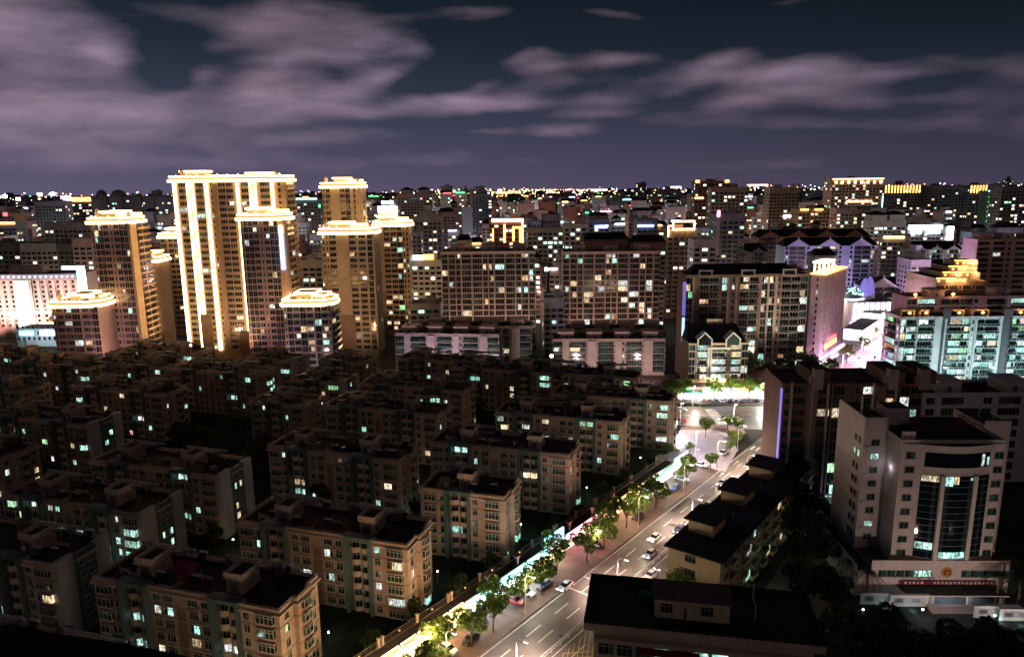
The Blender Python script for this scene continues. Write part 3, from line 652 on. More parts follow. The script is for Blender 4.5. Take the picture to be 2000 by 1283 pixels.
for R_, k_, l_, e_ in BLOCKS: garden_block((R_[0] * 1.0493, R_[1] * 1.0493), k_, l_, e_, FORCE.get(l_), 'row' if 'many cyan' in l_ else 'six' if 'six cyan' in l_ else 'home')

# ------------------------------------------------------------------ street lamps and added floodlights
def mesh_once(fn, cache={}):
    if fn not in cache: cache[fn] = fn()
    return cache[fn]
def _pole():
    m = MB(); m.tube([(0, 0, 0), (0, 0, 8.2), (0, -.5, 9.0), (0, -1.8, 9.3)], [.13, .09, .07, .05], 'steel_white'); m.cyl(0, 0, 0, .5, .22, .2, 'steel_white'); return m.mesh('pole')
def _head():
    m = MB(); m.box(-.22, .22, -2.6, -1.7, 9.22, 9.42, 'steel_white'); m.box(-.18, .18, -2.55, -1.75, 9.12, 9.22, 'lamp_head'); return m.mesh('lamp_head')
def street_lamp(xy, rot, label, power, col=(1, .82, .62), z=.14, group='street lamps along the road', scale=1.0, kind='SPOT', cone=165):
    t = thing('street_lamp', label, 'street lamp', (xy[0], xy[1], z), rot, group); t.scale = (scale,) * 3
    part('pole', mesh_once(_pole), t); part('lamp_head', mesh_once(_head), t)
    lamp(t, (0, -2.15, 8.8), power * LAMP_K, col, kind, .3, (0, -2.15, 0), cone)
    return t
def _fpost():
    m = MB(); m.box(-.1, .1, -.1, .1, 0, 3, 'metal'); m.box(-.6, .6, -.12, .12, 3, 3.15, 'metal'); return m.mesh('post')
def _fhead():
    m = MB(); m.box(-.5, .5, -.25, .25, 3.2, 3.8, 'metal'); m.box(-.42, .42, .25, .28, 3.27, 3.73, 'led_gold_soft'); return m.mesh('lamp_head')
def added_flood(pos, aim, power, col, label, angle=100, rot=0):  # added spots on posts, put in to brighten the facades
    t = thing('floodlight', label, 'floodlight', pos, rot, 'added facade floodlights')
    part('post', mesh_once(_fpost), t); part('lamp_head', mesh_once(_fhead), t)
    lamp(t, (0, .45, 3.9), power * ADDED_FLOOD_K, col, 'SPOT', .5, (aim[0] - pos[0], aim[1] - pos[1], aim[2] - pos[2]), angle)
GOLD, PINK, WARM, COOL = (1, .60, .30), (1, .52, .46), (1, .72, .48), (.62, .85, 1)

# ------------------------------------------------------------------ the golden towers
def rounded(x0, x1, y0, y1, rl, rr, n=6):
    out = []
    for cx, cy, r, a0 in ((x0 + rl, y0 + rl, rl, pi), (x1 - rr, y0 + rr, rr, -pi / 2), (x1 - rr, y1 - rr, rr, 0), (x0 + rl, y1 - rl, rl, pi / 2)):
        if r < .05: out.append((cx, cy)); continue
        for i in range(n + 1): a = a0 + pi / 2 * i / n; out.append((cx + r * cos(a), cy + r * sin(a)))
    return out
def crown(B, z, rl=.5, rr=6.0, pent=((.3, .3),), finial=True, led='led_gold', wall='gold_wall', lamps=None):
    """overhanging roof plate with a lit edge, lit roof rooms, balustrade lamps and a little domed turret"""
    w, d = B.w / 2, B.d / 2; m = MB()
    p0 = rounded(-w - 1.3, w + 1.3, -d - 1.3, d + 1.3, max(rl, .3), rr); m.prism(p0, z, z + .9, wall, 'roof_grey'); m.ring(offset(p0, -.4), offset(p0, -.8), z + .9, z + 2.2, wall); part('roof_plate', m, B.root)
    m = MB(); m.ring(offset(p0, .45), offset(p0, .02), z - .15, z + 1.15, led); part('light_strip', m, B.root)
    m = MB(); m.ring(offset(p0, -.3), offset(p0, -.9), z + 2.21, z + 2.9, led); part('light_strip', m, B.root)
    for k, (c, hw) in enumerate(pent):
        x = -w + c * 2 * w; q = hw * w * 2; h = 5.0 - k * 1.2; m = MB(); m.box(x - q, x + q, -d * .45, d * .7, z + .9, z + h, wall, 'roof_grey')
        m.box(x - q * .3, x - q * .1, -d * .45 - .05, -d * .45 + .1, z + 1.2, z + 3.0, 'dark_grey'); m.box(x + q * .3, x + q * .55, -d * .45 - .05, -d * .45 + .1, z + 1.6, z + 3.0, 'dark_grey')
        m.box(x - q - .5, x + q + .5, -d * .45 - .5, d * .7 + .5, z + h, z + h + .35, wall)
        pp = part('penthouse', m, B.root)
        m = MB(); m.ring(rect(x - q - .75, x + q + .75, -d * .45 - .75, d * .7 + .75), rect(x - q - .52, x + q + .52, -d * .45 - .52, d * .7 + .52), z + h - .25, z + h + .6, led); part('light_strip', m, pp)
    for i in range(3): lamp(B.root, (-w * .7 + i * w * .7, -d - .6, z + 3.4), 1500 if w > 15 else 900, (1, .62, .26), size=.5)
    n = max(3, int(w * 2 / 5)); m = MB()
    for i in range(n):
        x = -w + (i + .5) * 2 * w / n; r = uni(.35, .6); zz = z + 2.2 + uni(.1, .7)
        m.cyl(x, -d - .3, z + 2.2, zz, .1, .1, wall, 6); m.lathe(x, -d - .3, [(.02, zz), (r, zz + r), (.02, zz + 2 * r)], led, 8)
    part('balustrade_lamp', m, B.root, kind='stuff')
    if finial:
        m = MB(); x, y = -w * .86, -d * .5
        m.lathe(x, y, [(.9, z + .9), (.9, z + 4.4), (1.25, z + 4.5), (1.1, z + 5.2), (.6, z + 6.0), (.14, z + 6.4), (.1, z + 7.4), (.02, z + 7.5)], 'tan', 10); part('turret', m, B.root)
        m = MB(); m.lathe(w * .8, y, [(.8, z + .9), (.8, z + 3.6), (1.1, z + 3.7), (.9, z + 4.5), (.1, z + 5.2)], 'tan', 10); part('turret', m, B.root)
def tower(name, label, px, py, Y, d, cols, wall, band, fh=3.0, z0=3.0, rot=0.0, group='gold lit residential towers', side=None, pal='gold', rr=6.0, pent=((.35, .18), (.7, .12)), trim=None, pane='pane', sidewall=None, body=None, **kw):
    loc, w, zt = front(px[0], px[1], py, Y, d, rot); nf = int((zt - z0) / fh); fh = (zt - z0) / nf
    B = Bld(name, label, loc, rot, w, d, 0, group, 'apartment tower', pal, 'frame_white', pane)
    B.body(zt, wall, 'roof_grey', 0)
    B.facade('f', z0, nf, fh, cols, trim or wall, band)
    if side: B.facade('r', z0, nf, fh, side, sidewall or wall, None)
    B.zt, B.nf, B.fh = zt, nf, fh
    return B
T2 = tower('gold_tower', 'broad gold slab tower with glowing vertical white strips, the tallest on the left', (335, 557), 355, 370, 15,
    [('s', 5.5), ('x', .6), ('W', 9), ('s', 4.2), ('x', .6), ('s', 4.2), ('W', 10), ('s', 6), ('n', 4), ('P', 5), ('W', 8.5), ('W', 8.5), ('x', 2), ('s', 5), ('x', .6), ('W', 9), ('s', 4.2), ('x', .4), ('s', 4.2), ('x', 2.4), ('W', 12), ('s', 4.6), ('x', 2), ('n', 6), ('x', 4)],
    'gold_wall', 'sand', side=[('x', .8), ('b', 3.4), ('b', 3.4), ('x', .6)], z0=5)
m = MB(); T2.fbox(m, 'f', 9.8 * .86, 14.8 * .86 + 1.4, .95, 1.6, 0, 24, 'brown_tile'); part('base_panel', m, T2.root); m = MB(); T2.fbox(m, 'f', 27.5, 38, .5, 1.1, 0, 15, 'brown_tile'); part('base_panel', m, T2.root)
crown(T2, T2.zt, .5, 4, ((.16, .1), (.74, .1), (.42, .12))); T2.finish()
DARKF = [('n', 3.2), ('h', 4.5), ('h', 4.5), ('W', 6), ('x', 1.2), ('n', 2.2), ('x', 1.2), ('W', 6), ('h', 4.5), ('h', 4.5)]
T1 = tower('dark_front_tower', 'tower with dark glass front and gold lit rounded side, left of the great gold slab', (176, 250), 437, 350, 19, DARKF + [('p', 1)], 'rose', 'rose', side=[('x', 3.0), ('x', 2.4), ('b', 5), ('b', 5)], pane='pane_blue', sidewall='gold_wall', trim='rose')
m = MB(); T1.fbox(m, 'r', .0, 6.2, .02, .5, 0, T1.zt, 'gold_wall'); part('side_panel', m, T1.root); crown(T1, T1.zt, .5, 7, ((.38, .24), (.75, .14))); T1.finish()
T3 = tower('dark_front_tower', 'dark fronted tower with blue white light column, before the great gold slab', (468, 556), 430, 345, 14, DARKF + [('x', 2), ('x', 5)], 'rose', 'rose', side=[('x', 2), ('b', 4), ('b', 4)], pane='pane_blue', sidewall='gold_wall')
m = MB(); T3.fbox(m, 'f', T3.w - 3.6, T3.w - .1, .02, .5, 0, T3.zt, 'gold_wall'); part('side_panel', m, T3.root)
m = MB(); T3.fbox(m, 'f', T3.w - 2.7, T3.w - 1.2, .5, 1.3, T3.zt - 23, T3.zt - 6, 'led_blue'); T3.fbox(m, 'f', T3.w - 2.7, T3.w - 1.2, .5, 1.3, T3.zt - 6, T3.zt - 2.5, 'led_gold'); part('light_column', m, T3.root); crown(T3, T3.zt, .5, 6, ((.33, .22), (.78, .12)), False); T3.finish()
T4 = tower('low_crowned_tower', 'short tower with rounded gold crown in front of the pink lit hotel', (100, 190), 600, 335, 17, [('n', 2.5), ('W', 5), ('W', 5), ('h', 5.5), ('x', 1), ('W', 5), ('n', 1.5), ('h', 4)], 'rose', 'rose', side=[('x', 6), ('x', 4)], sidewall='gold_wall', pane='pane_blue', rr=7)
crown(T4, T4.zt, 1, 7.5, ((.5, .2), (.75, .14))); T4.finish()
T5 = tower('low_crowned_tower', 'short grey white tower with round gold crown, between the gold towers', (553, 645), 597, 330, 17, [('n', 2.5), ('h', 4.5), ('W', 5.5), ('h', 5), ('W', 5.5), ('x', 1), ('h', 5), ('W', 5.5), ('n', 2)], 'pale_grey', 'pale_grey', side=[('x', 1), ('b', 4), ('b', 4), ('x', 1)], sidewall='pale_grey', pane='pane_blue', pal='slab')
crown(T5, T5.zt, 3, 7.5, ((.42, .2), (.72, .12)), False); T5.finish()
T7 = tower('gold_tower', 'gold crowned tower with a broad blank band, nearer of the stacked pair', (627, 730), 457, 375, 17, [('n', 3), ('n', 2.5), ('W', 6), ('P', 9.5), ('W', 6), ('x', 1), ('W', 6), ('x', 1), ('h', 4), ('x', 1.5)], 'sand', 'sand', side=[('x', 1), ('n', 3), ('n', 3), ('x', 1)], sidewall='tan')
m = MB(); T7.fbox(m, 'f', 8.2, 15.5, .95, 1.4, 0, 22, 'brown_tile'); part('base_panel', m, T7.root); crown(T7, T7.zt, 1, 7, ((.32, .2), (.66, .1))); T7.finish()
T6 = tower('gold_tower', 'slim gold tower rising behind the gold crowned pair', (629, 704), 367, 412, 15, [('n', 2.5), ('W', 5), ('P', 9), ('W', 5), ('h', 5), ('P', 3), ('n', 2), ('P', 5)], 'sand', 'gold_wall', side=[('x', 1), ('n', 3), ('x', 1)])
crown(T6, T6.zt, 1, 5, ((.45, .18), (.8, .12))); T6.finish()
T8 = tower('gold_tower', 'gold tower with deep amber side wall, right end of the gold group', (731, 798), 442, 425, 15, [('P', 7), ('W', 5.5), ('W', 5.5), ('h', 4.5), ('n', 2.5), ('n', 3)], 'gold_wall', 'tan', side=[('x', 1), ('n', 3), ('n', 3)], sidewall='tan', pal='busy')
m = MB(); T8.fbox(m, 'f', 0, 5.2, .95, 1.4, 0, 26, 'brown_tile'); part('base_panel', m, T8.root); crown(T8, T8.zt, 1, 6, ((.3, .22), (.75, .12)), False); T8.finish()
T9 = tower('gold_tower', 'narrow tower with blue lit balconies tucked behind the left edge of the gold slab', (313, 350), 465, 432, 14, [('h', 4), ('p', 1.5), ('W', 3.5), ('W', 3.5), ('x', 1)], 'tan', 'sand', pane='pane_blue'); crown(T9, T9.zt, .5, 2, ((.5, .3),), False); T9.finish()
T10 = tower('gold_tower', 'plain amber walled tower with small dark slits behind the dark fronted tower', (276, 306), 512, 402, 14, [('x', 2), ('x', 2), ('n', 2.5), ('x', 2)], 'gold_wall', None); crown(T10, T10.zt, .5, 2, ((.5, .25),), False); T10.finish()
# washes from added floodlights, put in the gardens at their feet
k_ = .27
for pos, aim, pw, c_, l_ in (((-155, 332, 4), (-155, 370, 45), 60000, GOLD, 'below the left end of the great gold slab'), ((-134, 330, 4), (-136, 370, 55), 60000, GOLD, 'below the middle of the great gold slab'),
    ((-112, 350, 4), (-118, 370, 75), 25000, GOLD, 'between the gold slab and the dark tower'), ((-160, 358, 4), (-180, 358, 45), 30000, GOLD, 'lighting the rounded gold tower side'), ((-78, 335, 4), (-82, 375, 40), 45000, GOLD, 'before the gold crowned pair'),
    ((-55, 395, 4), (-66, 425, 45), 30000, GOLD, 'below the amber end tower'), ((-92, 385, 30), (-92, 412, 75), 26000, GOLD, 'up on the shoulder of the stacked pair'), ((-180, 322, 6), (-190, 350, 32), 26000, PINK, 'before the dark fronted left tower'),
    ((-184, 318, 6), (-200, 335, 20), 9000, PINK, 'before the short crowned tower'), ((-113, 318, 4), (-114, 345, 35), 16000, PINK, 'before the blue column tower'), ((-92, 306, 4), (-92, 330, 18), 9000, (1, .66, .7), 'before the grey white round tower'), ((-96, 345, 4), (-103, 352, 50), 12000, GOLD, 'lighting the gold side by the blue column'), ((-190, 385, 4), (-197, 402, 25), 9000, GOLD, 'below the amber slit tower')):
    added_flood(pos, aim, pw * k_, c_, 'added floodlight on a post ' + l_)

# ------------------------------------------------------------------ pink hotel, left edge
loc, w_, zt_ = front(-70, 160, 537, 430, 18, 0)
HB = Bld('hotel', 'long pink lit hotel with a row of white roof lamps, at the left edge', loc, 0, w_, 18, 0, None, 'hotel', 'none', 'frame_grey', 'pane', 'mid')
HB.body(zt_, 'pink_tile', 'roof_grey', .6)
HB.facade('f', 6, 10, (zt_ - 9) / 10, [('p', 1)] + [('n', 3), ('p', 1.3)] * 8 + [('P', 6)] + [('n', 3.2), ('p', 1.6)] * 6 + [('p', 3)], 'pink_band')
m = MB(); HB.fbox(m, 'f', -1, w_ + 1, 0, 1.4, zt_ - 2.4, zt_ + .4, 'blue_grey'); part('fascia', m, HB.root)
for i in range(22):
    u = (i + .5) * w_ / 22; x, y = HB.pt('f', u, 1.45); m = MB(); m.lathe(0, 0, [(.02, -.55), (.5, 0), (.02, .55)], 'led_white', 8); part('roof_lamp', m, HB.root, (x, y, zt_ - 1))
m = MB(); HB.fbox(m, 'f', w_ - 1.5, w_, 1.5, 2.4, zt_ - 22, zt_ + 3.2, 'led_cyan'); HB.fbox(m, 'f', w_ + 1.2, w_ + 3, 1.5, 2.4, zt_ - 22, zt_ + 3.2, 'led_white'); HB.fbox(m, 'f', w_ - 10, w_ + 3, 1.5, 2.4, zt_ + 3.2, zt_ + 5, 'led_white'); part('light_frame', m, HB.root)
m = MB(); HB.fbox(m, 'f', w_ * .42, w_ * .55, 1.0, 1.5, 4, zt_ - 3, 'white_wall'); part('white_bay', m, HB.root)
m = MB(); HB.fbox(m, 'f', 0, w_, .6, 1.0, 15.4, 16, 'led_gold'); part('light_strip', m, HB.root); m = MB(); HB.fbox(m, 'f', w_ * .62, w_ * .98, .6, 1.2, 8.5, 9.1, 'led_gold'); part('light_strip', m, HB.root)
m = MB(); m.box(-14, 6, 0, 6, zt_, zt_ + 4, 'rose'); part('roof_room', m, HB.root); HB.finish()
loc, w_, zt_ = front(30, 110, 645, 405, 14, 0)
AN = Bld('annex', 'low blue white lit annex in front of the hotel', loc, 0, w_, 14, 0, None, 'building', 'none'); AN.body(zt_, 'white_wall'); AN.facade('f', 3, 3, 3.2, [('n', 2)] * 8, 'white_wall')
m = MB(); AN.fbox(m, 'f', w_ * .1, w_ * .45, .3, .7, zt_ - 2.5, zt_ - .6, 'led_cyan'); AN.fbox(m, 'f', w_ * .6, w_ * .98, .3, .7, zt_ - 2.5, zt_ - .6, 'led_white'); part('sign_band', m, AN.root); AN.finish()
for x_, c_ in ((-315, PINK), (-285, (1, .8, .75)), (-255, PINK)): added_flood((x_, 405, 4), (x_, 430, 22), 48000, c_, 'added floodlight on a post before the pink hotel, ' + {-315: 'at its hidden left end', -285: 'below its white bay', -255: 'near its light frame'}[x_])
added_flood((-262, 385, 4), (-262, 405, 8), 5000, COOL, 'added floodlight on a post before the white annex')

# ------------------------------------------------------------------ twin brown grid slabs and the low pink slabs before them
def slab(px, py, Y, d, label, rot, cols, wall, band, z0, fh, roof='roof_red', rooms=3, side='r', sidecols=None, pal='slab', group='twin grid slabs', pane='pane', trim=None, garden=False, limit=100, frame='frame_white', par=.9):
    loc, w, zt = front(px[0], px[1], py, Y, d, rot); nf = max(1, int((zt - z0) / fh)); fh = (zt - z0) / nf
    B = Bld('apartment_slab', label, loc, rot, w, d, 0, group, 'apartment slab', pal, frame, pane, limit=limit)
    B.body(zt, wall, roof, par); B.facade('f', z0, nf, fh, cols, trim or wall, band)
    if sidecols: B.facade(side, z0, nf, fh, sidecols, trim or wall, None)
    for i in range(rooms):
        x = -w / 2 + (i + .5) * w / rooms; m = MB(); m.box(x - 3.4, x + 3.4, -d * .3, d * .25, zt, zt + 3.4, wall, 'roof_dark'); m.box(x - 3.7, x + 3.7, -d * .3 - .3, d * .25 + .3, zt + 3.4, zt + 3.7, wall)
        m.box(x - .6, x + .6, -d * .3 - .06, -d * .3 + .1, zt, zt + 2.1, 'dark_grey'); part('roof_room', m, B.root)
    if garden:
        m = MB()
        for i in range(1500):
            x, y, h = uni(-w / 2 + 1, w / 2 - 1), uni(-d / 2 + 1, d / 2 - 1), uni(.1, 1.6)
            if sin(x * .35 + 1) + sin(y * .6 + x * .1) < -.1: continue
            t, s_ = uni(0, pi), uni(.2, .5); m.face([(x - s_ * cos(t), y - s_ * sin(t), zt + h), (x, y, zt + h - s_), (x + s_ * cos(t), y + s_ * sin(t), zt + h + .1), (x, y, zt + h + s_)], 'leaf_dark')
        part('roof_garden', m, B.root, kind='stuff')
    B.zt = zt; return B
GRID = [('h', 3.4), ('p', .7), ('h', 3.6), ('p', .5), ('h', 2.6), ('p', .7), ('h', 5.5), ('p', .7), ('h', 5.6), ('p', .5), ('h', 2.8), ('p', .5), ('h', 2.8), ('p', .7), ('h', 5.6), ('p', .7), ('h', 5.4), ('p', .5), ('h', 2.9), ('p', .5), ('h', 3.6), ('p', .7), ('h', 3.4)]
for px_, Y_, l_ in (((862, 1045), 390, 'left one of the twin brown grid slabs with three roof rooms'), ((1100, 1290), 395, 'right one of the twin brown grid slabs with three roof rooms')):
    B = slab(px_, 493, Y_, 16, l_, 0, GRID, 'pink_tile', 'pink_band', 2, 3.0, sidecols=[('n', 3), ('W', 3), ('n', 3)] if px_[0] < 900 else [('n', 3), ('W', 3), ('n', 3)], trim='pink_tile', limit=100)
    m = MB(); B.fbox(m, 'f', -.4, B.w + .4, 0, .8, B.zt - .9, B.zt + .6, 'pink_band'); part('cornice', m, B.root); B.finish()
LOWF = [('c', 4), ('p', 2.6), ('c', 7), ('x', .6), ('P', 3.2), ('x', .6), ('c', 7), ('p', 2.6), ('n', 1.8), ('c', 7), ('x', .6), ('P', 3.2), ('c', 5)]
for px_, py_, Y_, l_, rt in (((770, 975), 655, 330, 'low pink balconied slab beside the bright lane, in front of the left grid slab', -.12), ((1080, 1298), 665, 330, 'low pink balconied slab in front of the right grid slab', -.04),
    ((820, 1038), 640, 352, 'planted low slab between the left grid slab and the pink balconied one', -.05), ((1105, 1300), 647, 352, 'planted low slab squeezed behind the right pink balconied one', -.03)):
    B = slab(px_, py_, Y_, 13, l_, rt, LOWF, 'pink_tile', None, 2, 2.9, rooms=4, sidecols=[('n', 3), ('c', 4), ('n', 3)], pal='dim', group='low pink slabs', trim='pink_band', garden=True, pane='pane_green'); B.finish()
for i, (x_, y_, aim, pw, c_, l_) in enumerate(((-24, 366, (-20, 390, 30), 12000, (1, .62, .46), 'before the left end of the left grid slab'), (4, 368, (4, 390, 30), 9000, (1, .62, .46), 'before the right half of the left grid slab'), (40, 370, (42, 395, 30), 9000, (1, .58, .42), 'before the left half of the right grid slab'), (70, 370, (72, 395, 30), 7000, (1, .56, .42), 'before the right half of the right grid slab'),
    (-40, 306, (-38, 330, 10), 9000, (.92, .72, .95), 'before the left low pink slab'), (-14, 304, (-14, 330, 10), 7500, (.95, .74, .85), 'at the right end of the left low pink slab'), (30, 306, (32, 330, 9), 7000, (1, .72, .7), 'before the right low pink slab'), (60, 306, (60, 330, 9), 7000, (1, .72, .7), 'at the right end of the right low pink slab'))):
    added_flood((x_, y_, 0), aim, pw, c_, 'added floodlight on a post ' + l_)

# ------------------------------------------------------------------ right hand group
R1C = [('h', 3.2), ('p', .9), ('x', 2.5), ('c', 4.6), ('c', 4.6), ('x', 1.6), ('h', 2.6), ('p', .9), ('x', .8), ('n', 2.4), ('p', .9), ('x', 1), ('c', 4.6), ('c', 4.6), ('x', 1.5), ('h', 2.8), ('p', .9), ('h', 2.8), ('p', .9), ('n', 2.2), ('c', 4.6), ('c', 4.6), ('h', 3.6)]
B = slab((1340, 1580), 540, 323, 15, 'tall pinkish brown slab with white balconies and dark hip roof beside the shopping street', .02, R1C, 'brown_tile', None, 5, 3.0, par=1.0, rooms=0, group=None, trim='pink_band', pal='busy', limit=100)
m = MB(); zt = B.zt
m.loft([[(-B.w / 2 + 2, -4, zt), (B.w / 2 - 3, -4, zt), (B.w / 2 - 3, 7.2, zt), (-B.w / 2 + 2, 7.2, zt)], [(-B.w / 2 + 6, 1, zt + 4.6), (B.w / 2 - 7, 1, zt + 4.6), (B.w / 2 - 7, 3.5, zt + 4.6), (-B.w / 2 + 6, 3.5, zt + 4.6)]], 'roof_dark'); part('roof', m, B.root)
for u in (8.5, 27.5, 46):
    m = MB(); B.fbox(m, 'f', u - 3, u + 3, -.6, .6, zt, zt + .5, 'pink_band'); B.fbox(m, 'f', u - 3, u - 2.6, -.6, .6, zt + .5, zt + 2.6, 'pink_band'); B.fbox(m, 'f', u + 2.6, u + 3, -.6, .6, zt + .5, zt + 2.6, 'pink_band'); B.fbox(m, 'f', u - 3.1, u + 3.1, -.7, .7, zt + 2.6, zt + 3.1, 'pink_band'); B.fbox(m, 'f', u - 2.5, u + 2.5, -.5, -.3, zt + .5, zt + 2.6, 'pane'); part('roof_dormer', m, B.root)
m = MB(); B.fbox(m, 'f', -1.6, -.3, 1.0, 1.5, zt - 17, zt - 2, 'mall_violet'); B.fbox(m, 'f', -1.5, -.4, 1.0, 1.5, zt - 29, zt - 18, 'sign_screen'); part('vertical_sign', m, B.root)
m = MB()
for i in range(9): B.fbox(m, 'f', -1.35, -.55, 1.5, 1.54, zt - 4.2 - i * 1.5, zt - 3.3 - i * 1.5, 'white_wall'); B.fbox(m, 'f', -1.1, -.8, 1.54, 1.56, zt - 4.0 - i * 1.5, zt - 3.5 - i * 1.5, 'mall_violet')
part('lettering', m, B.root); B.finish()
B = slab((1588, 1608), 540, 338, 36, 'brown slab end turned along the shopping street with a glowing orange roof frame', -.67, [('x', 2), ('n', 2), ('x', 2)], 'rose', None, 5, 3.0, rooms=0, group=None, sidecols=[('x', 1.5)] + [('n', 2.2), ('p', .5)] * 8, trim='pink_band', pal='dim')
zt = B.zt; m = MB(); 
for u0 in (-B.w / 2 + .6, B.w / 2 - 1.2):
    for v0 in (-17, -10, -3): m.box(u0, u0 + .6, v0, v0 + .6, zt + .9, zt + 6, 'led_gold')
m.box(-B.w / 2, B.w / 2, -17.4, -16.8, zt + 6, zt + 6.7, 'led_gold'); m.box(-B.w / 2, B.w / 2, -3, -2.4, zt + 6, zt + 6.7, 'led_gold'); m.box(-B.w / 2, -B.w / 2 + .7, -16.8, -3, zt + 6, zt + 6.7, 'led_gold'); m.box(B.w / 2 - .7, B.w / 2, -16.8, -3, zt + 6, zt + 6.7, 'led_gold'); part('light_frame', m, B.root)
m = MB(); m.box(-B.w / 2 - .5, B.w / 2 + .8, -B.d / 2 - .6, B.d / 2, zt + .92, zt + 1.3, 'led_orange'); part('light_strip', m, B.root)
m = MB(); B.fbox(m, 'r', 6, 26, .2, .8, 9, 11, 'led_orange'); part('sign_band', m, B.root); m = MB(); B.fbox(m, 'r', 10, 24, .2, .8, 12, 13.5, 'led_red'); part('sign_band', m, B.root)
m = MB(); B.fbox(m, 'r', 0, 40, .2, 1.4, 4.5, 5.6, 'led_violet'); part('light_strip', m, B.root); B.finish()
PAL['bright'] = (('white', .14), ('warm', .13), ('cyan', .10), ('pink', .02))
# gabled house block at the crossroads
B = slab((1346, 1462), 672, 300, 14, 'gabled cream block with two white house fronts above the green lit shops', .0, [('h', 3.5), ('x', .6), ('c', 6), ('x', 2), ('c', 8.5), ('x', 1.6), ('c', 6), ('x', .4), ('h', 3.5)], 'sand', None, 5.5, 2.95, par=.5, rooms=0, group=None, sidecols=[('n', 3), ('n', 3), ('n', 3)], trim='white_wall', pal='bright', pane='pane')
zt, hw = B.zt, B.w / 2; m = MB(); m.loft([[(-hw, -3, zt), (hw, -3, zt), (hw, 6.8, zt), (-hw, 6.8, zt)], [(-hw + 1, 1, zt + 7), (hw - 3, 1, zt + 7), (hw - 3, 3.4, zt + 7), (-hw + 1, 3.4, zt + 7)]], 'roof_dark'); m.box(-3, 4, 2, 4, zt + 6, zt + 9, 'tan', 'roof_dark'); part('roof', m, B.root)
for u in (hw * 2 * .26, hw * 2 * .735):
    m = MB(); x = -hw + u; y = -7.7
    for s_ in (-1, 1): m.box(x + s_ * 2.9 - .25, x + s_ * 2.9 + .25, y, -7.05, 5, zt + 2.2, 'white_wall')
    m.loft([[(x - 3.4, y - .1, zt + 2), (x, y - .1, zt + 5.4), (x, y - .1, zt + 4.6), (x - 2.8, y - .1, zt + 2)], [(x - 3.4, -3, zt + 2), (x, -3, zt + 5.4), (x, -3, zt + 4.6), (x - 2.8, -3, zt + 2)]], 'white_wall'); m.loft([[(x, y - .1, zt + 5.4), (x + 3.4, y - .1, zt + 2), (x + 2.8, y - .1, zt + 2), (x, y - .1, zt + 4.6)], [(x, -3, zt + 5.4), (x + 3.4, -3, zt + 2), (x + 2.8, -3, zt + 2), (x, -3, zt + 4.6)]], 'white_wall')
    m.face([(x - 2.6, -7.2, zt - .5), (x + 2.6, -7.2, zt - .5), (x + 2.6, -7.2, zt + 2), (x, -7.2, zt + 4.4), (x - 2.6, -7.2, zt + 2)], 'pane'); part('gable', m, B.root)
m = MB(); m.box(-4.6, 5.4, -7.9, -7.1, zt - 2.2, zt - 1.2, 'white_wall'); m.box(-4.7, -4.1, -7.9, -7.1, 5, zt - 2.2, 'white_wall'); m.box(4.9, 5.5, -7.9, -7.1, 5, zt - 2.2, 'white_wall'); part('portal_frame', m, B.root)
m = MB(); m.box(-hw - 6, hw + 28, -9, -7.2, 5.2, 5.8, 'tan'); m.box(-hw - 6, hw + 28, -9, -8.8, 5.8, 6.8, 'tan'); part('deck_edge', m, B.root); B.finish()
# violet gabled towers
def gabled(px, py, Y, label, wall, n, d=16, rot=0.0, pal='busy', z0=2, group='gabled towers', roofmat='roof_dark', limit=100):
    cols = []
    for i in range(n): cols += [('n', 2.2), ('c', 3.4), ('c', 3.4), ('n', 2.2), ('x', 1.2), ('p', .6), ('x', .6)]
    B = slab(px, py, Y, d, label, rot, cols[:-2], wall, None, z0, 3.0, par=0, rooms=0, group=group, sidecols=[('n', 3), ('n', 3)], trim=wall, pal=pal, limit=limit); zt, hw = B.zt, B.w / 2
    m = MB(); m.loft([[(-hw - .5, -d / 2 - .5, zt), (hw + .5, -d / 2 - .5, zt), (hw + .5, d / 2, zt), (-hw - .5, d / 2, zt)], [(-hw + 3, 0, zt + 5), (hw - 3, 0, zt + 5), (hw - 3, .5, zt + 5), (-hw + 3, .5, zt + 5)]], roofmat); part('roof', m, B.root)
    for i in range(n):
        x = -hw + (i + .43) * 2 * hw / n; g = hw / n * .72; y = -d / 2 - .9; m = MB()
        m.loft([[(x - g, y, zt), (x + g, y, zt), (x, y, zt + g * .62)], [(x - g, -1, zt), (x + g, -1, zt), (x, -1, zt + g * .62)]], wall); m.box(x - .35, x + .35, y - .1, y + .3, zt + g * .55, zt + g * .62 + 1.3, wall)
        m.face([(x - g - .5, y - .25, zt - .2), (x, y - .25, zt + g * .62 + .45), (x, -1, zt + g * .62 + .45), (x - g - .5, -1, zt - .2)], roofmat); m.face([(x, y - .25, zt + g * .62 + .45), (x + g + .5, y - .25, zt - .2), (x + g + .5, -1, zt - .2), (x, -1, zt + g * .62 + .45)], roofmat); part('gable', m, B.root)
    B.finish(); return B
gabled((1532, 1716), 480, 505, 'violet lit tower row with three pointed gables above the mall', 'violet_white', 3)
gabled((1480, 1700), 462, 545, 'dark brown gabled row right behind the violet gabled one', 'red_brown', 4, pal='dim')
gabled((1782, 1880), 487, 500, 'grey gabled tower row left of the orange roof terraces', 'pale_grey', 3, pal='busy')
gabled((1432, 1500), 492, 480, 'dark low gabled roofs behind the tall pinkish slab', 'dark_grey', 2, pal='dim')
gabled((1690, 1770), 560, 470, 'small violet gabled house beyond the bright mall', 'violet_white', 1, pal='none')
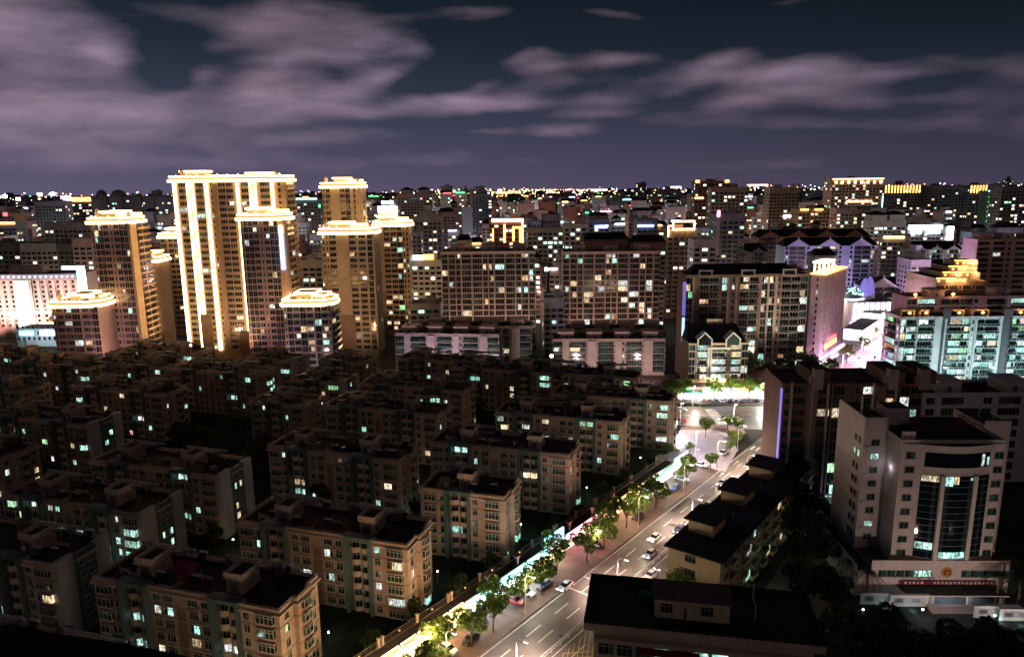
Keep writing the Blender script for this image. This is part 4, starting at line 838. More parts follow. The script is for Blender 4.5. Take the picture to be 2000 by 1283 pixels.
for x_, y_, aim, pw, c_, l_ in ((212, 470, (215, 505, 30), 30000, (.55, .45, 1), 'before the violet gabled row'), (240, 470, (242, 505, 28), 34000, (.58, .46, 1), 'at the right end of the violet gabled row'), (300, 470, (305, 500, 25), 14000, (.8, .8, 1), 'before the grey gabled row'),
    (112, 286, (96, 323, 38), 26000, (1, .72, .62), 'before the left half of the tall pinkish slab'), (124, 284, (121, 323, 26), 26000, (1, .74, .62), 'before the right half of the tall pinkish slab'), (88, 277, (88, 300, 16), 19000, (1, .86, .62), 'before the gabled cream block'), (168, 345, (156, 345, 30), 2500, (1, .55, .7), 'beside the slab end on the shopping street')):
    added_flood((x_, y_, 0), aim, pw, c_, 'added floodlight on a post ' + l_)
# teal white balcony slab and the terraces behind it
R4 = slab((1762, 2040), 622, 305, 15, 'white slab with teal glazed balconies, four bays and dark slots between, at the right edge', -.02, [('h', 2.2), ('c', 4.2), ('p', .8), ('c', 6.6), ('p', .8), ('x', 3.6), ('p', .8), ('c', 6.5), ('c', 3), ('p', .9), ('n', 1.5), ('p', .9), ('c', 3), ('c', 6), ('p', .8), ('x', 3.6), ('p', .8), ('c', 3.2), ('c', 7), ('p', .8), ('c', 3)], 'white_wall', None, 2, 3.05, rooms=0, group=None, pal='teal', pane='pane_green', side='l', sidecols=[('n', 2), ('c', 4), ('n', 2)], trim='white_wall')
zt = R4.zt
for u0, u1 in ((17.5, 20.5), (43.0, 46.5)): m = MB(); R4.fbox(m, 'f', u0, u1, .05, .5, 0, zt + 4, 'dark_grey'); part('dark_slot', m, R4.root)
for i, (u, ww) in enumerate(((5, 6), (12, 4), (26, 6), (36, 7), (52, 6))):
    m = MB(); x = -R4.w / 2 + u; m.box(x - ww / 2, x + ww / 2, -3, 3, zt + 2.6, zt + 3.0, 'sand'); m.box(x - ww / 2, x - ww / 2 + .4, -3, 3, zt, zt + 2.6, 'sand'); m.box(x + ww / 2 - .4, x + ww / 2, -3, 3, zt, zt + 2.6, 'sand'); pv = part('roof_pavilion', m, R4.root)
    m = MB(); m.lathe(x, -4.2, [(.02, zt + 1.2), (.7, zt + 1.9), (.02, zt + 2.6)], 'led_orange', 8); part('roof_lamp', m, pv); lamp(R4.root, (x, -4.8, zt + 2.2), 900, (1, .5, .2))
R4.finish()
B = slab((1772, 2030), 582, 345, 14, 'dark rose slab with balconies behind the teal white one', 0, [('h', 3), ('c', 6), ('x', 1.5), ('c', 6), ('c', 4), ('n', 2), ('x', 2), ('c', 6), ('x', 1.5), ('c', 6), ('h', 3)], 'rose', None, 2, 3.05, rooms=2, group=None, pal='dim', trim='pale_grey'); zt = B.zt
for u in (4, 22): m = MB(); x = -B.w / 2 + u; m.lathe(x, -6.5, [(.02, zt + .9), (.9, zt + 1.8), (.02, zt + 2.7)], 'led_orange', 8); part('roof_lamp', m, B.root); lamp(B.root, (x, -7.6, zt + 2.2), 1200, (1, .5, .2))
B.finish()
loc, w_, zt_ = front(1812, 1905, 530, 392, 12); B = Bld('terraced_block', 'stepped block whose roof terraces glow orange, right of the shopping street', loc, 0, w_, 30, 0, None, 'building', 'dim'); B.body(zt_ - 5, 'tan')
B.facade('f', 2, 12, (zt_ - 8) / 12, [('c', 4), ('n', 2), ('c', 4), ('n', 2), ('c', 4), ('n', 2), ('c', 4)], 'sand')
for i in range(4):
    x0 = -w_ / 2 + i * 6.5; x1 = x0 + (16, 20, 15, 13)[i]; m = MB(); z = zt_ - 5 + i * 2.4; m.box(x0, x1, -15 + i * 6, 14, zt_ - 5 - .01 * i, z + 2.4, 'sand', 'roof_red'); tr = part('terrace', m, B.root)
    m = MB(); m.box(x0 - .4, x1 - (6, 2, 5, 1)[i], -15.5 + i * 6, -15.05 + i * 6, z + 2.4, z + 2.8, 'led_orange')
    part('light_strip', m, tr); m = MB()
    for j in range(4): u = x0 + 1.5 + j * (x1 - x0 - 3) / 3 + uni(-.8, .8); m.lathe(u, -15.4 + i * 6, [(.02, z + .5), (.6, z + 1.1), (.02, z + 1.7)], 'led_gold_soft', 8)
    part('terrace_lamp', m, tr, kind='stuff'); lamp(B.root, (x0 + 8, -17 + i * 6, z + 1.8), 1600, (1, .5, .18)); lamp(B.root, (x1 - 2, -17 + i * 6, z + 1.8), 1100, (1, .5, .18))
B.finish()
slab((1910, 2040), 470, 420, 14, 'tall rose grey slab at the right edge above the orange terraces', 0, [('W', 4), ('p', .6), ('W', 4), ('n', 2), ('p', .6), ('W', 4), ('W', 4), ('p', .6)], 'rose', 'rose', 2, 3.0, group=None, pal='dim').finish()
for x_, y_, aim, pw, c_, l_ in ((176, 281, (178, 305, 16), 9000, (.62, .9, .95), 'before the left bay of the teal slab'), (198, 280, (200, 305, 16), 9000, (.62, .9, .95), 'before the second bay of the teal slab'), (220, 280, (222, 305, 16), 9000, (.66, .88, 1), 'before the right bay of the teal slab'), (215, 322, (215, 345, 25), 5000, (1, .55, .6), 'between the teal slab and the rose slab')):
    added_flood((x_, y_, 0), aim, pw, c_, 'added floodlight on a post ' + l_)

# ------------------------------------------------------------------ the bright mall on the shopping street
mx0, mz = far(1640, 620, 425)
ML = Bld('shopping_mall', 'dazzling white and violet mall with glass domes on the shopping street', (mx0 + 20, 440), radians(6), 30, 26, 0, None, 'shopping mall', 'none'); ML.wall.prism(rounded(-15, 15, -13, 13, 6, 2), 0, 17, 'white_wall', 'roof_grey')
m = MB()
for i in range(8): u = -13 + i * 3.4; m.box(u, u + 2.1, -13.35, -13.03, 5.5, 16.2, 'mall_white')
part('lit_panel', m, ML.root); m = MB(); m.box(-15, 15, -14.6, -13.05, 4.2, 5.2, 'led_violet'); part('light_strip', m, ML.root)
for u in (-8, 1): m = MB(); m.loft([[(u + 3 * cos(pi * i / 8), -14.5, 3.2 * sin(pi * i / 8)) for i in range(9)], [(u + 3 * cos(pi * i / 8), -13.02, 3.2 * sin(pi * i / 8)) for i in range(9)]], 'dark_grey'); part('entrance_arch', m, ML.root)
for x, y, r in ((-1, -3, 3.0), (5, 2, 2.8)):
    m = MB(); m.cyl(x, y, 17, 19, r + .6, r + .6, 'white_wall', 20); m.lathe(x, y, [(r, 19), (r * 1.06, 21), (r * .98, 24), (r * .72, 27), (r * .35, 29), (.1, 30)], 'mall_violet', 20); dm = part('dome', m, ML.root)
    m = MB()
    for i in range(10): a = 2 * pi * i / 10; m.tube([(x + q * cos(a), y + q * sin(a), z) for q, z in ((r + .1, 19), (r * 1.07, 21), (r * .99, 24), (r * .73, 27), (r * .36, 29.1))], .14, 'violet_white', 4)
    part('dome_rib', m, dm)
m = MB(); m.lathe(-9, 0, [(8, 17), (8, 19), (7, 21.5), (4, 23.4), (.1, 24)], 'teal_grey', 24); m.lathe(-9, 0, [(8.3, 17.2), (8.5, 17.6), (8.3, 18)], 'led_white', 24); part('rotunda', m, ML.root)
m = MB()
for i in range(60):
    a, q = uni(pi, 2 * pi), uni(.25, .95); r = 8 * sin(q * pi / 2) + .05; m.lathe(-9 + r * cos(a), r * sin(a), [(.02, 19 + 4.9 * cos(q * pi / 2)), (.28, 19.3 + 4.9 * cos(q * pi / 2)), (.02, 19.6 + 4.9 * cos(q * pi / 2))], 'spark_cyan', 6)
part('star_light', m, ML.root, kind='stuff'); ML.finish()
def shopstrip(s0, s1, lat, h, label, cols, depth=10):
    p = Vector(sl((s0 + s1) / 2, lat)); t = thing('shop_row', label, 'shop row', (p.x, p.y, .14), RANG, 'lit shop rows'); L = (s1 - s0) / 2; sg = 1 if lat < 10 else -1
    m = MB(); m.box(-L, L, 0, depth * sg, 0, h, 'white_wall', 'roof_grey'); part('wall', m, t); n = len(cols)
    for i, c in enumerate(cols):
        a, b = -L + 2 * L * i / n, -L + 2 * L * (i + 1) / n; m = MB(); m.box(a + .3, b - .3, -.25 * sg, -.03 * sg, .3, h * .62, c); part('shop_window', m, t)
        m = MB(); m.box(a + .2, b - .2, -.7 * sg, -.03 * sg, h * .68, h * .95, ['mall_white', 'led_violet', 'shop_white', 'led_pink'][i % 4]); part('sign_board', m, t)
    m = MB(); m.box(-L - .3, -L - .03, .6, depth * sg - .6, h * .35, h * .95, 'mall_white' if s0 > 300 else 'led_violet'); part('glow_end_panel', m, t)  # glowing panel laid over the end wall so it reads as brightly lit
    lamp(t, (0, -6 * sg, 6), 110000 if s0 > 300 else 16000, (.95, .55, 1)); return t
shopstrip(312, 350, -2.5 - 4.5, 9, 'dazzling lit shops at the foot of the mall, nearer row', ['shop_white', 'mall_white', 'shop_pink', 'shop_white'])
shopstrip(352, 400, -2.5 - 4.5, 12, 'dazzling lit shops farther up the shopping street', ['shop_white', 'mall_white', 'shop_white', 'shop_blue', 'shop_white'])
shopstrip(402, 450, -2.5 - 4.5, 14, 'last lit shops where the shopping street disappears', ['shop_white', 'mall_white', 'shop_warm', 'shop_white'])
shopstrip(228, 262, -9, 5, 'violet and red lit shops under the slab end on the shopping street', ['shop_pink', 'led_violet', 'shop_warm', 'shop_blue'])

# ------------------------------------------------------------------ dark block, police office, street flats, bottom building, ledge (right foreground)
def right_foreground():
    # dark fin block right of the road
    loc, w, zt = front(1532, 1800, 752, 188, 16, -.05)
    B = Bld('apartment_block', 'dark brown block with pale vertical fins and stepped roof walls, right of the road', loc, -.05, w, 16, 0, None, 'apartment block', 'busy', 'frame_grey', 'pane', 'mid')
    B.body(zt, 'red_brown', 'roof_grey', .5); nf = int(zt / 3)
    B.facade('f', 1.0, nf, (zt - 1) / nf, [('n', 2.5), ('p', .5), ('W', 4.2), ('x', .4), ('P', 3), ('x', .2), ('W', 4.2), ('p', .5), ('h', 3.6), ('x', 3), ('n', 2), ('p', .5), ('W', 4), ('P', 3), ('W', 4), ('p', .5), ('h', 3), ('W', 4)], 'brown_tile')
    for u in (2.6, 9.4, 14.8, 30, 37.5): m = MB(); B.fbox(m, 'f', u * w / 47, u * w / 47 + .45, .1, 1.0, 0, zt + .8, 'rose'); part('fin', m, B.root)
    for u, hh in ((7.5, 3.4), (27, 3.4), (35, 3.4)):
        m = MB(); x = -w / 2 + u; m.box(x, x + 5.4, -6.8, 5, zt, zt + hh, 'brown_tile', 'roof_red'); m.box(x + .2, x + 2.6, -9.2, -6.8, zt - 1, zt + hh + 1.2, 'rose', 'roof_red'); m.box(x - .5, x + .2, -8.2, -6.9, zt, zt + 2.4, 'rose'); part('roof_wall', m, B.root)
    m = MB(); m.box(-w / 2 - .35, -w / 2 - .02, -8.2, -7.2, 0, zt - 1, 'mall_violet'); part('corner_strip', m, B.root)
    m = MB(); B.fbox(m, 'f', 8, 20, 0, 4, 0, 3.6, 'white_wall'); part('porch', m, B.root); B.finish()
    lamp(B.root, (-w / 2 + 18, -14, 4.5), 500, COOL)
    # pale block behind it, cut by the right edge
    B = slab((1800, 2060), 772, 205, 14, 'pale block behind the police office, cut by the right edge', 0, [('n', 3), ('W', 4), ('x', 2), ('n', 3), ('W', 4), ('x', 3), ('n', 2)], 'pale_grey', None, 0, 3.1, rooms=2, group=None, pal='dim'); B.finish()
    # police office
    rz = -.03; px, py = 92.0, 158.0
    t = Bld('police_office', 'pale office with dark curved glass front, round badge and red banner, right foreground', (px, py), rz, 30, 22, 0, None, 'office building', 'office', 'frame_grey', 'pane', 'mid')
    m = t.wall; top = 34.2
    m.box(-14, 15.5, -13, 10, 0, 7.2, 'police_wall', 'roof_grey')                      # podium
    bow = [(-5.8 + 16 * i / 10, -11.2 - 1.6 * sin(pi * i / 10)) for i in range(11)]
    m.prism([(-9.2, -11)] + bow + [(12.6, -11), (12.6, 7), (-9.2, 7)], 7.2, top, 'police_wall', 'roof_red', False)
    m.box(-9.2, 12.6, -10.9, -10.6, top, top + .8, 'police_wall'); m.box(-9.2, -8.9, -10.6, 7, top, top + .8, 'police_wall'); m.box(12.3, 12.6, -10.6, 7, top, top + .8, 'police_wall')
    m.box(-14.4, -9.22, -5, 9, 0, top + 3.0, 'police_wall', 'roof_red'); m.box(-14.4, -14.1, -5, 9, top + 3.0, top + 3.8, 'police_wall'); m.box(-14.1, -9.3, -5, -4.7, top + 3.0, top + 3.8, 'police_wall')
    m.box(12.62, 18.5, -3, 9, 0, top + 1.5, 'police_wall', 'roof_red'); m.box(12.8, 18.5, -3, -2.7, top + 1.5, top + 2.3, 'police_wall')
    m.box(-7, -1.8, 1, 6, top, top + 4.0, 'police_wall', 'roof_red'); m.box(-17.5, -14.02, -13.2, 9, 0, 6.2, 'police_wall', 'roof_grey'); m.box(-17.5, -17.2, -13.2, 9, 6.2, 7.4, 'police_wall'); m.box(-14, 15.5, -13, -12.7, 7.2, 8.3, 'police_wall')
    m.box(-8.8, -6, -10.2, -9.9, top, top + 2.4, 'police_wall')
    jm = MB()
    for i in range(1, 9):
        z = 7.4 + i * 3.2; jm.box(-9.2, -6.0, -11.03, -10.99, z, z + .06, 'frame_grey'); jm.box(10.4, 12.6, -11.03, -10.99, z, z + .06, 'frame_grey'); jm.box(-14.43, -14.39, -5, 9, z, z + .06, 'frame_grey'); jm.box(-14.4, -9.2, -5.03, -4.99, z, z + .06, 'frame_grey')
        if i % 2: jm.box(-13.9, -13.1, -5.5, -5.03, z + 1.0, z + 1.6, 'frame_white'); jm.box(13.2, 14.0, -3.5, -3.03, z + 1.2, z + 1.8, 'frame_white')
    part('wall_fittings', jm, t.root, kind='stuff')
    g = MB(); z0, z1 = 8.6, 27.6                                                         # glass curtain bays
    BX = 2.2
    def bowy(x): return -11.2 - 1.6 * sin(pi * max(0, min(1, (x + 5.8) / 16)))
    def strip(x0, x1, za, zb, mat, off=.06, mb=None):
        n = 6
        for i in range(n):
            a, b = BX + x0 + (x1 - x0) * i / n, BX + x0 + (x1 - x0) * (i + 1) / n; mb.face([(a, bowy(a) - off, za), (b, bowy(b) - off, za), (b, bowy(b) - off, zb), (a, bowy(a) - off, zb)], mat)
    for a, b in ((-7, -3.4), (-2.5, 3.6), (4.4, 7.4)): strip(a, b, z0, z1, 'curtain_wall', .06, g)
    strip(-6.6, 7.0, 29.4, 32.6, 'curtain_wall', .06, g); part('curtain_wall', g, t.root)
    for a, b, za, zb, c in ((-6.9, -3.6, 26.2, 27.5, 'lit_warm'), (-2.3, -.8, 25.4, 27.5, 'lit_cyan'), (-.7, .4, 25.8, 27.5, 'lit_warm'), (-2.4, 3.4, 8.8, 10.2, 'lit_cyan'), (-6.9, -3.6, 10.6, 12.2, 'lit_cyan'), (5.0, 5.7, 29.7, 32.3, 'lit_white'), (6.3, 6.8, 29.8, 31.6, 'lit_cyan'), (2.9, 3.4, 26.6, 27.2, 'lit_green')):
        q = MB(); strip(a, b, za, zb, c, .12, q); part('lit_pane', q, t.root)
    q = MB()
    for x in (-2.95 + BX, 4.0 + BX): q.box(x - .42, x + .42, bowy(x) - .5, bowy(x) + .3, z0 - .6, z1, 'police_wall')
    part('pilaster', q, t.root)
    q = MB()
    for za in [z0 + i * 1.5 for i in range(14)]:
        for a, b in ((-7, -3.4), (-2.5, 3.6), (4.4, 7.4)): strip(a, b, za, za + .07, 'frame_grey', .10, q)
    part('glazing_bar', q, t.root, kind='stuff')
    for i in range(8):
        z = 8.6 + i * 3.2
        for x in (-7.1, 11.3):
            t.items['window'].append((win_mb(1.8, 1.3, 'mid', None, 'frame_grey', 'pane_green'), (x, -11.16, z), 0.0))
        t.items['window'].append((win_mb(1.7, 1.3, 'mid', 'cyan' if i in (1, 6) else None, 'frame_grey', 'pane_green'), (-11.8, -5, z + .6), 0.0))
        t.items['window'].append((win_mb(.7, 1.4, 'mid', 'cyan' if i == 2 else None, 'frame_grey', 'pane_green'), (15.2, -3, z), 0.0))
        for y in (-3, -1.2): t.items['window'].append((win_mb(1, 1.4, 'mid', 'green' if i == 6 else None, 'frame_grey', 'pane_green'), (-14.4, y, z + .6), -pi / 2))
    for i in range(6):
        t.items['window'].append((win_mb(1.7, 1.4, 'mid', None, 'frame_grey', 'pane_green'), (6.2 + i * 1.85, -13, 4.6), 0.0))
        t.items['window'].append((win_mb(1.7, 1.4, 'mid', 'cyan' if i > 3 else None, 'frame_grey', 'pane_green'), (-11.6 + i * 1.9, -13, 4.6), 0.0))
    q = MB(); q.lathe(0, 0, [(.02, -.10), (1.15, -.10), (1.25, 0), (.02, 0.02)], 'gold_metal', 28); q.lathe(0, 0, [(.02, -.16), (.85, -.16), (.85, -.1), (.02, -.08)], 'badge_red', 28)   # round badge
    for i in range(5): a = 2 * pi * i / 5 + pi / 2; q.face([(.55 * cos(a), .55 * sin(a), -.2), (.2 * cos(a + .63), .2 * sin(a + .63), -.2), (0, 0, -.24), (.2 * cos(a - .63), .2 * sin(a - .63), -.2)], 'gold_metal')
    q.box(-.5, .5, -.75, -.55, -.2, -.16, 'gold_metal')
    q2 = MB(); q2.mats = q.mats; q2.f = [tuple(reversed(f)) for f in q.f]; q2.m = q.m; q2.v = [(x, z, y) for x, y, z in q.v]; part('badge', q2, t.root, (2.2, -13.02, 5.6))
    q = MB(); q.box(-7.8, 12.6, -13.5, -13.35, 2.9, 3.8, 'banner_red'); bn = part('banner', q, t.root)
    q = MB(); r2 = random.Random(3)
    for i in range(22):
        if i in (5, 6): continue
        x = -6.9 + i * .87; z = 3.1
        q.box(x, x + .5, -13.54, -13.51, z + r2.choice((0, .2, .4)), z + r2.choice((.07, .27, .47)), 'road_paint'); q.box(x + r2.choice((.05, .2, .4)), x + r2.choice((.12, .27, .47)), -13.56, -13.545, z, z + .5, 'road_paint'); q.box(x, x + .5, -13.58, -13.565, z + .5, z + .57, 'road_paint'); q.box(x + .1, x + .45, -13.6, -13.585, z + .24, z + .3, 'road_paint')
    part('lettering', q, bn)
    q = MB(); q.box(-8.5, 13, -17.5, -13.05, 2.45, 2.75, 'police_wall', 'roof_grey')
    for x in (-7.8, -2.6, 5.2, 12): q.box(x - .35, x + .35, -17.2, -16.5, 0, 2.45, 'police_wall')
    part('porch', q, t.root)
    for a, b in ((-6.4, -3.4), (-1.8, 4.4), (6, 9)):
        q = MB(); q.box(a, b, -13.12, -13.02, .2, 2.2, 'shop_blue'); q.box((a + b) / 2 - .06, (a + b) / 2 + .06, -13.2, -13.12, .2, 2.2, 'frame_grey'); q.box(a, b, -13.2, -13.12, 1.3, 1.4, 'frame_grey'); part('entrance_door', q, t.root)
    q = MB()
    for i in range(5): q.box(-4 + i * .0, 8, -17.6 - (i + 1) * .45, -17.6 - i * .45, -.001, .75 - i * .15, 'police_wall')
    part('entrance_steps', q, t.root)
    t.finish(); lamp(t.root, (1.3, -15.4, 2.3), 160, COOL); lamp(t.root, (-9.9, -7.5, 27.5), 60, (.85, .8, 1))
    added_flood((84, 122, 0), (90, 147, 20), 2300, (1, .74, .66), 'added floodlight on a post on the left of the police forecourt', 110); added_flood((106, 120, 0), (98, 147, 20), 2300, (1, .74, .66), 'added floodlight on a post on the right of the police forecourt', 110)
    for i, x in enumerate((-1.5, 8.3)):                                                # crimson roof shrubs
        c, s = cos(rz), sin(rz); r = thing('flowering_shrub', 'crimson flowering shrub on the police office roof, ' + ('left' if i == 0 else 'right') + ' of the pair', 'shrub', (px + c * x + 2 * s, py + s * x - 2, top), 0, 'crimson roof shrubs'); q = MB(); q.cyl(0, 0, 0, .5, .7, .8, 'pot_clay'); part('pot', q, r); q = MB()
        for _ in range(420):
            v = Vector((random.gauss(0, .5), random.gauss(0, .5), abs(random.gauss(0, .6)))); p = Vector((0, 0, .6)) + v * 1.5; s_ = .16; a = uni(0, pi); q.face([(p.x - s_ * cos(a), p.y - s_ * sin(a), p.z), (p.x, p.y, p.z - s_), (p.x + s_ * cos(a), p.y + s_ * sin(a), p.z), (p.x, p.y, p.z + s_)], 'petal')
        part('foliage', q, r, kind='stuff')
    for i, (x, y) in enumerate(((-13.5, -1), (-12.9, 1), (-12, 2.4), (14.2, 2), (16.4, 0))):
        c, s = cos(rz), sin(rz); r = thing('roof_pipe', ORD[i] + ' white vent pipe from the left on the police office roofs', 'vent pipe', (px + c * x - s * y, py + s * x + c * y, top + (3.0 if i < 3 else 1.5)), 0, 'white roof pipes'); q = MB(); q.cyl(0, 0, 0, 3.2, .12, .12, 'steel_white', 8); q.cyl(0, 0, 3.2, 3.5, .2, .2, 'steel_white', 8); part('pipe', q, r)
    # flats along the far pavement of the street
    a = at(1306, 1064, 13.2); ang = RANG - pi / 2 + .02; c, s = cos(ang), sin(ang); w, d = 11.5, 62
    loc = (a[0] + c * w / 2 - s * d / 2, a[1] + s * w / 2 + c * d / 2)
    B = Bld('street_flats', 'low yellow flats with three dark roofed stair rooms along the right pavement', loc, ang, w, d, 0, None, 'apartment block', 'home', 'frame_white', 'pane_green', 'std')
    B.wall.prism(rect(-w / 2, w / 2, -d / 2, d / 2), 0, 13, 'yellow_wall'); r_ = MB(); r_.prism(rect(-w / 2 - .8, w / 2 + .9, -d / 2 - .7, d / 2 + .7), 13, 13.35, 'roof_dark'); part('roof', r_, B.root)
    for i in range(4):
        z = .6 + i * 3.1; B.win('f', w * .43, z + .9, 2.4, 1.5)
        for j in range(9): y = 3.5 + j * 6.9; B.win('r', y, z + .5, 2.6, 1.9); B.balc('r', y + 2.6, z, 3.8, 'solid', 'yellow_wall'); B.win('r', y + 2.9, z + .3, 1.6, 2.0); B.win('l', 3.5 + j * 6.9, z + .9, 1.5, 1.4)
    for y in (-d / 2 + 12, -d / 2 + 31, -d / 2 + 50):
        m = MB(); m.box(-5, .6, y - 3.6, y + 3.6, 13.36, 16.3, 'yellow_wall'); sr = part('stair_room', m, B.root); m = MB(); m.prism(rect(-5.8, 1.5, y - 4.5, y + 4.5), 16.3, 16.6, 'roof_dark'); part('roof', m, sr)
        m = MB(); m.loft([[(2, y + 3, 15.4), (w / 2 + .6, y + 3, 14.4), (w / 2 + .6, y + 12, 14.4), (2, y + 12, 15.4)], [(2, y + 3, 15.5), (w / 2 + .6, y + 3, 14.5), (w / 2 + .6, y + 12, 14.5), (2, y + 12, 15.5)]], 'roof_blue'); 
        for v in (y + 3.2, y + 11.7): m.box(w / 2 + .2, w / 2 + .35, v, v + .12, 13.36, 14.4, 'metal'); m.box(2.2, 2.35, v, v + .12, 13.36, 15.4, 'metal')
        part('roof_shelter', m, B.root); m = MB(); m.cyl(1.2, y + 7, 13.36, 15.6, .15, .15, 'frame_white', 8); part('roof_pipe', m, B.root)
    B.finish(); lamp(B.root, (w / 2 + 8, -d / 2 + 16, 3.4), 160, (.55, 1, .9)); lamp(B.root, (w / 2 + 7, -d / 2 + 34, 5), 90, (.6, 1, .9))
    street_lamp((B.root.location.x + 6.2 * D.x - 40 * D.x, B.root.location.y - 40 * D.y), RANG, 'street lamp lighting the yellow end wall of the low flats', 900, (1, .72, .38), 0, 'street lamps on the far pavement')
    m = MB(); m.prism([(52, 143), (63, 137), (84, 162), (80, 182)], 0, .1, 'kerb_stone', 'paving'); setting('courtyard_path', m)
    # building cut by the bottom edge
    a, b = at(1160, 1215, 20.6), at(1592, 1258, 20.6); ang = atan2(b[1] - a[1], b[0] - a[0]); w = hypot(b[0] - a[0], b[1] - a[1]); d = 13.0; c, s = cos(ang), sin(ang)
    loc = ((a[0] + b[0]) / 2 - s * d / 2, (a[1] + b[1]) / 2 + c * d / 2)
    B = Bld('office_block', 'cream block with wide dark eaves and a roof house, cut by the bottom edge', loc, ang, w, d, 0, None, 'office building', 'none', 'frame_white', 'pane_green', 'std')
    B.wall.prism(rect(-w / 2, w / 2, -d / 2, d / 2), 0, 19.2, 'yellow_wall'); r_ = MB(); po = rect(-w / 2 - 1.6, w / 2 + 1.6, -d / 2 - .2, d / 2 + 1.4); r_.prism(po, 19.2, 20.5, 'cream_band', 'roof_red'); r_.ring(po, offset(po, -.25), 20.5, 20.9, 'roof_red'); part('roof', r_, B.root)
    m = MB(); B.fbox(m, 'f', 0, w, 0, 1.0, 17.8, 18.5, 'cream_band'); part('ledge', m, B.root)
    for i in range(11):
        u = 2 + i * (w - 4) / 10
        for z in (15.2, 11.6, 8): B.win('f', u, z, 2.4, 2.0, kind={3: 'green', 5: 'cyan', 6: 'cyan', 8: 'green', 9: 'cyan'}.get(i) if z > 14 else None); 
    m = MB(); m.box(-w / 2 + 7, -w / 2 + 16.5, -d / 2 - 2.2, -d / 2 - .4, 17.2, 17.35, 'awning_red'); part('awning', m, B.root)
    rx0, rx1 = -w * .5 + w * .285, -w * .5 + w * .635
    m = MB(); m.box(rx0, rx1, -3.2, .6, 20.52, 23.9, 'yellow_wall'); rh = part('roof_house', m, B.root)
    m = MB(); m.loft([[(rx0 - .4, -3.7, 23.9), (rx1 + .4, -3.7, 23.9), (rx1 + .4, 1.2, 23.9), (rx0 - .4, 1.2, 23.9)], [(rx0 - .4, -3.7, 24.05), (rx1 + .4, -3.7, 24.05), (rx1 + .4, 1.2, 24.8), (rx0 - .4, 1.2, 24.8)]], 'tin')
    for i in range(24): x = rx0 - .3 + i * (rx1 - rx0 + .5) / 23; m.loft([[(x, -3.75, 24.0), (x + .1, -3.75, 24.0), (x + .1, 1.2, 24.75), (x, 1.2, 24.75)], [(x, -3.75, 24.13), (x + .1, -3.75, 24.13), (x + .1, 1.2, 24.88), (x, 1.2, 24.88)]], 'tin')
    part('roof', m, rh)
    for q in (.16, .7): part('window', win_mesh(win_mb(1.9, 1.6, 'std', None, 'frame_white', 'pane')), rh, (rx0 + (rx1 - rx0) * q, -3.2, 21.5))
    m = MB(); m.box(-.5, .5, -.1, 0, 0, 2.1, 'white_wall'); m.box(-.5, -.1, -.14, -.1, .1, 2, 'dark_grey'); part('door', m, rh, (rx0 + (rx1 - rx0) * .44, -3.2, 20.55))
    m = MB(); m.box(-w / 2 + 7, -w / 2 + 11, .5, 2.2, 20.6, 21.9, 'awning_green'); part('roof_tank', m, B.root); m = MB(); m.box(0, 1, 0, .7, 0, .9, 'white_wall'); m.lathe(.5, -.02, [(.32, .4), (.02, .42)], 'dark_grey', 12); part('condenser', m, B.root, (-w / 2 + 11.4, .2, 20.52))
    m = MB(); m.tube([(w / 2 - 8, -1, 20.5), (w / 2 - 8, -1, 23), (w / 2 - 8.5, -1, 24), (w / 2 - 8.5, -1, 26.5)], .09, 'steel_white', 6); part('roof_pipe', m, B.root); B.finish()
    # the ledge of the viewer's own building
    m = MB(); pts = []
    for i in range(25):
        px_ = -260 + 730 * i / 24; py_ = 1228 + 58 * (max(px_, 0) / 390) ** 1.5
        dd = ray(px_, py_); k = 14 / dd[1]; pts.append((dd[0] * k, 14.0, H + dd[2] * k))
    m.loft([[(x0, y0, z0_ - 4), (x0, y0, z0_), (x0, y0 - 3.5, z0_), (x0, y0 - 3.5, z0_ - 4)] for x0, y0, z0_ in pts], 'roof_red')
    t = link('roof_ledge', m.mesh('roof_ledge')); tag(t, 'dark curved ledge across the lower left corner', 'ledge')
right_foreground()

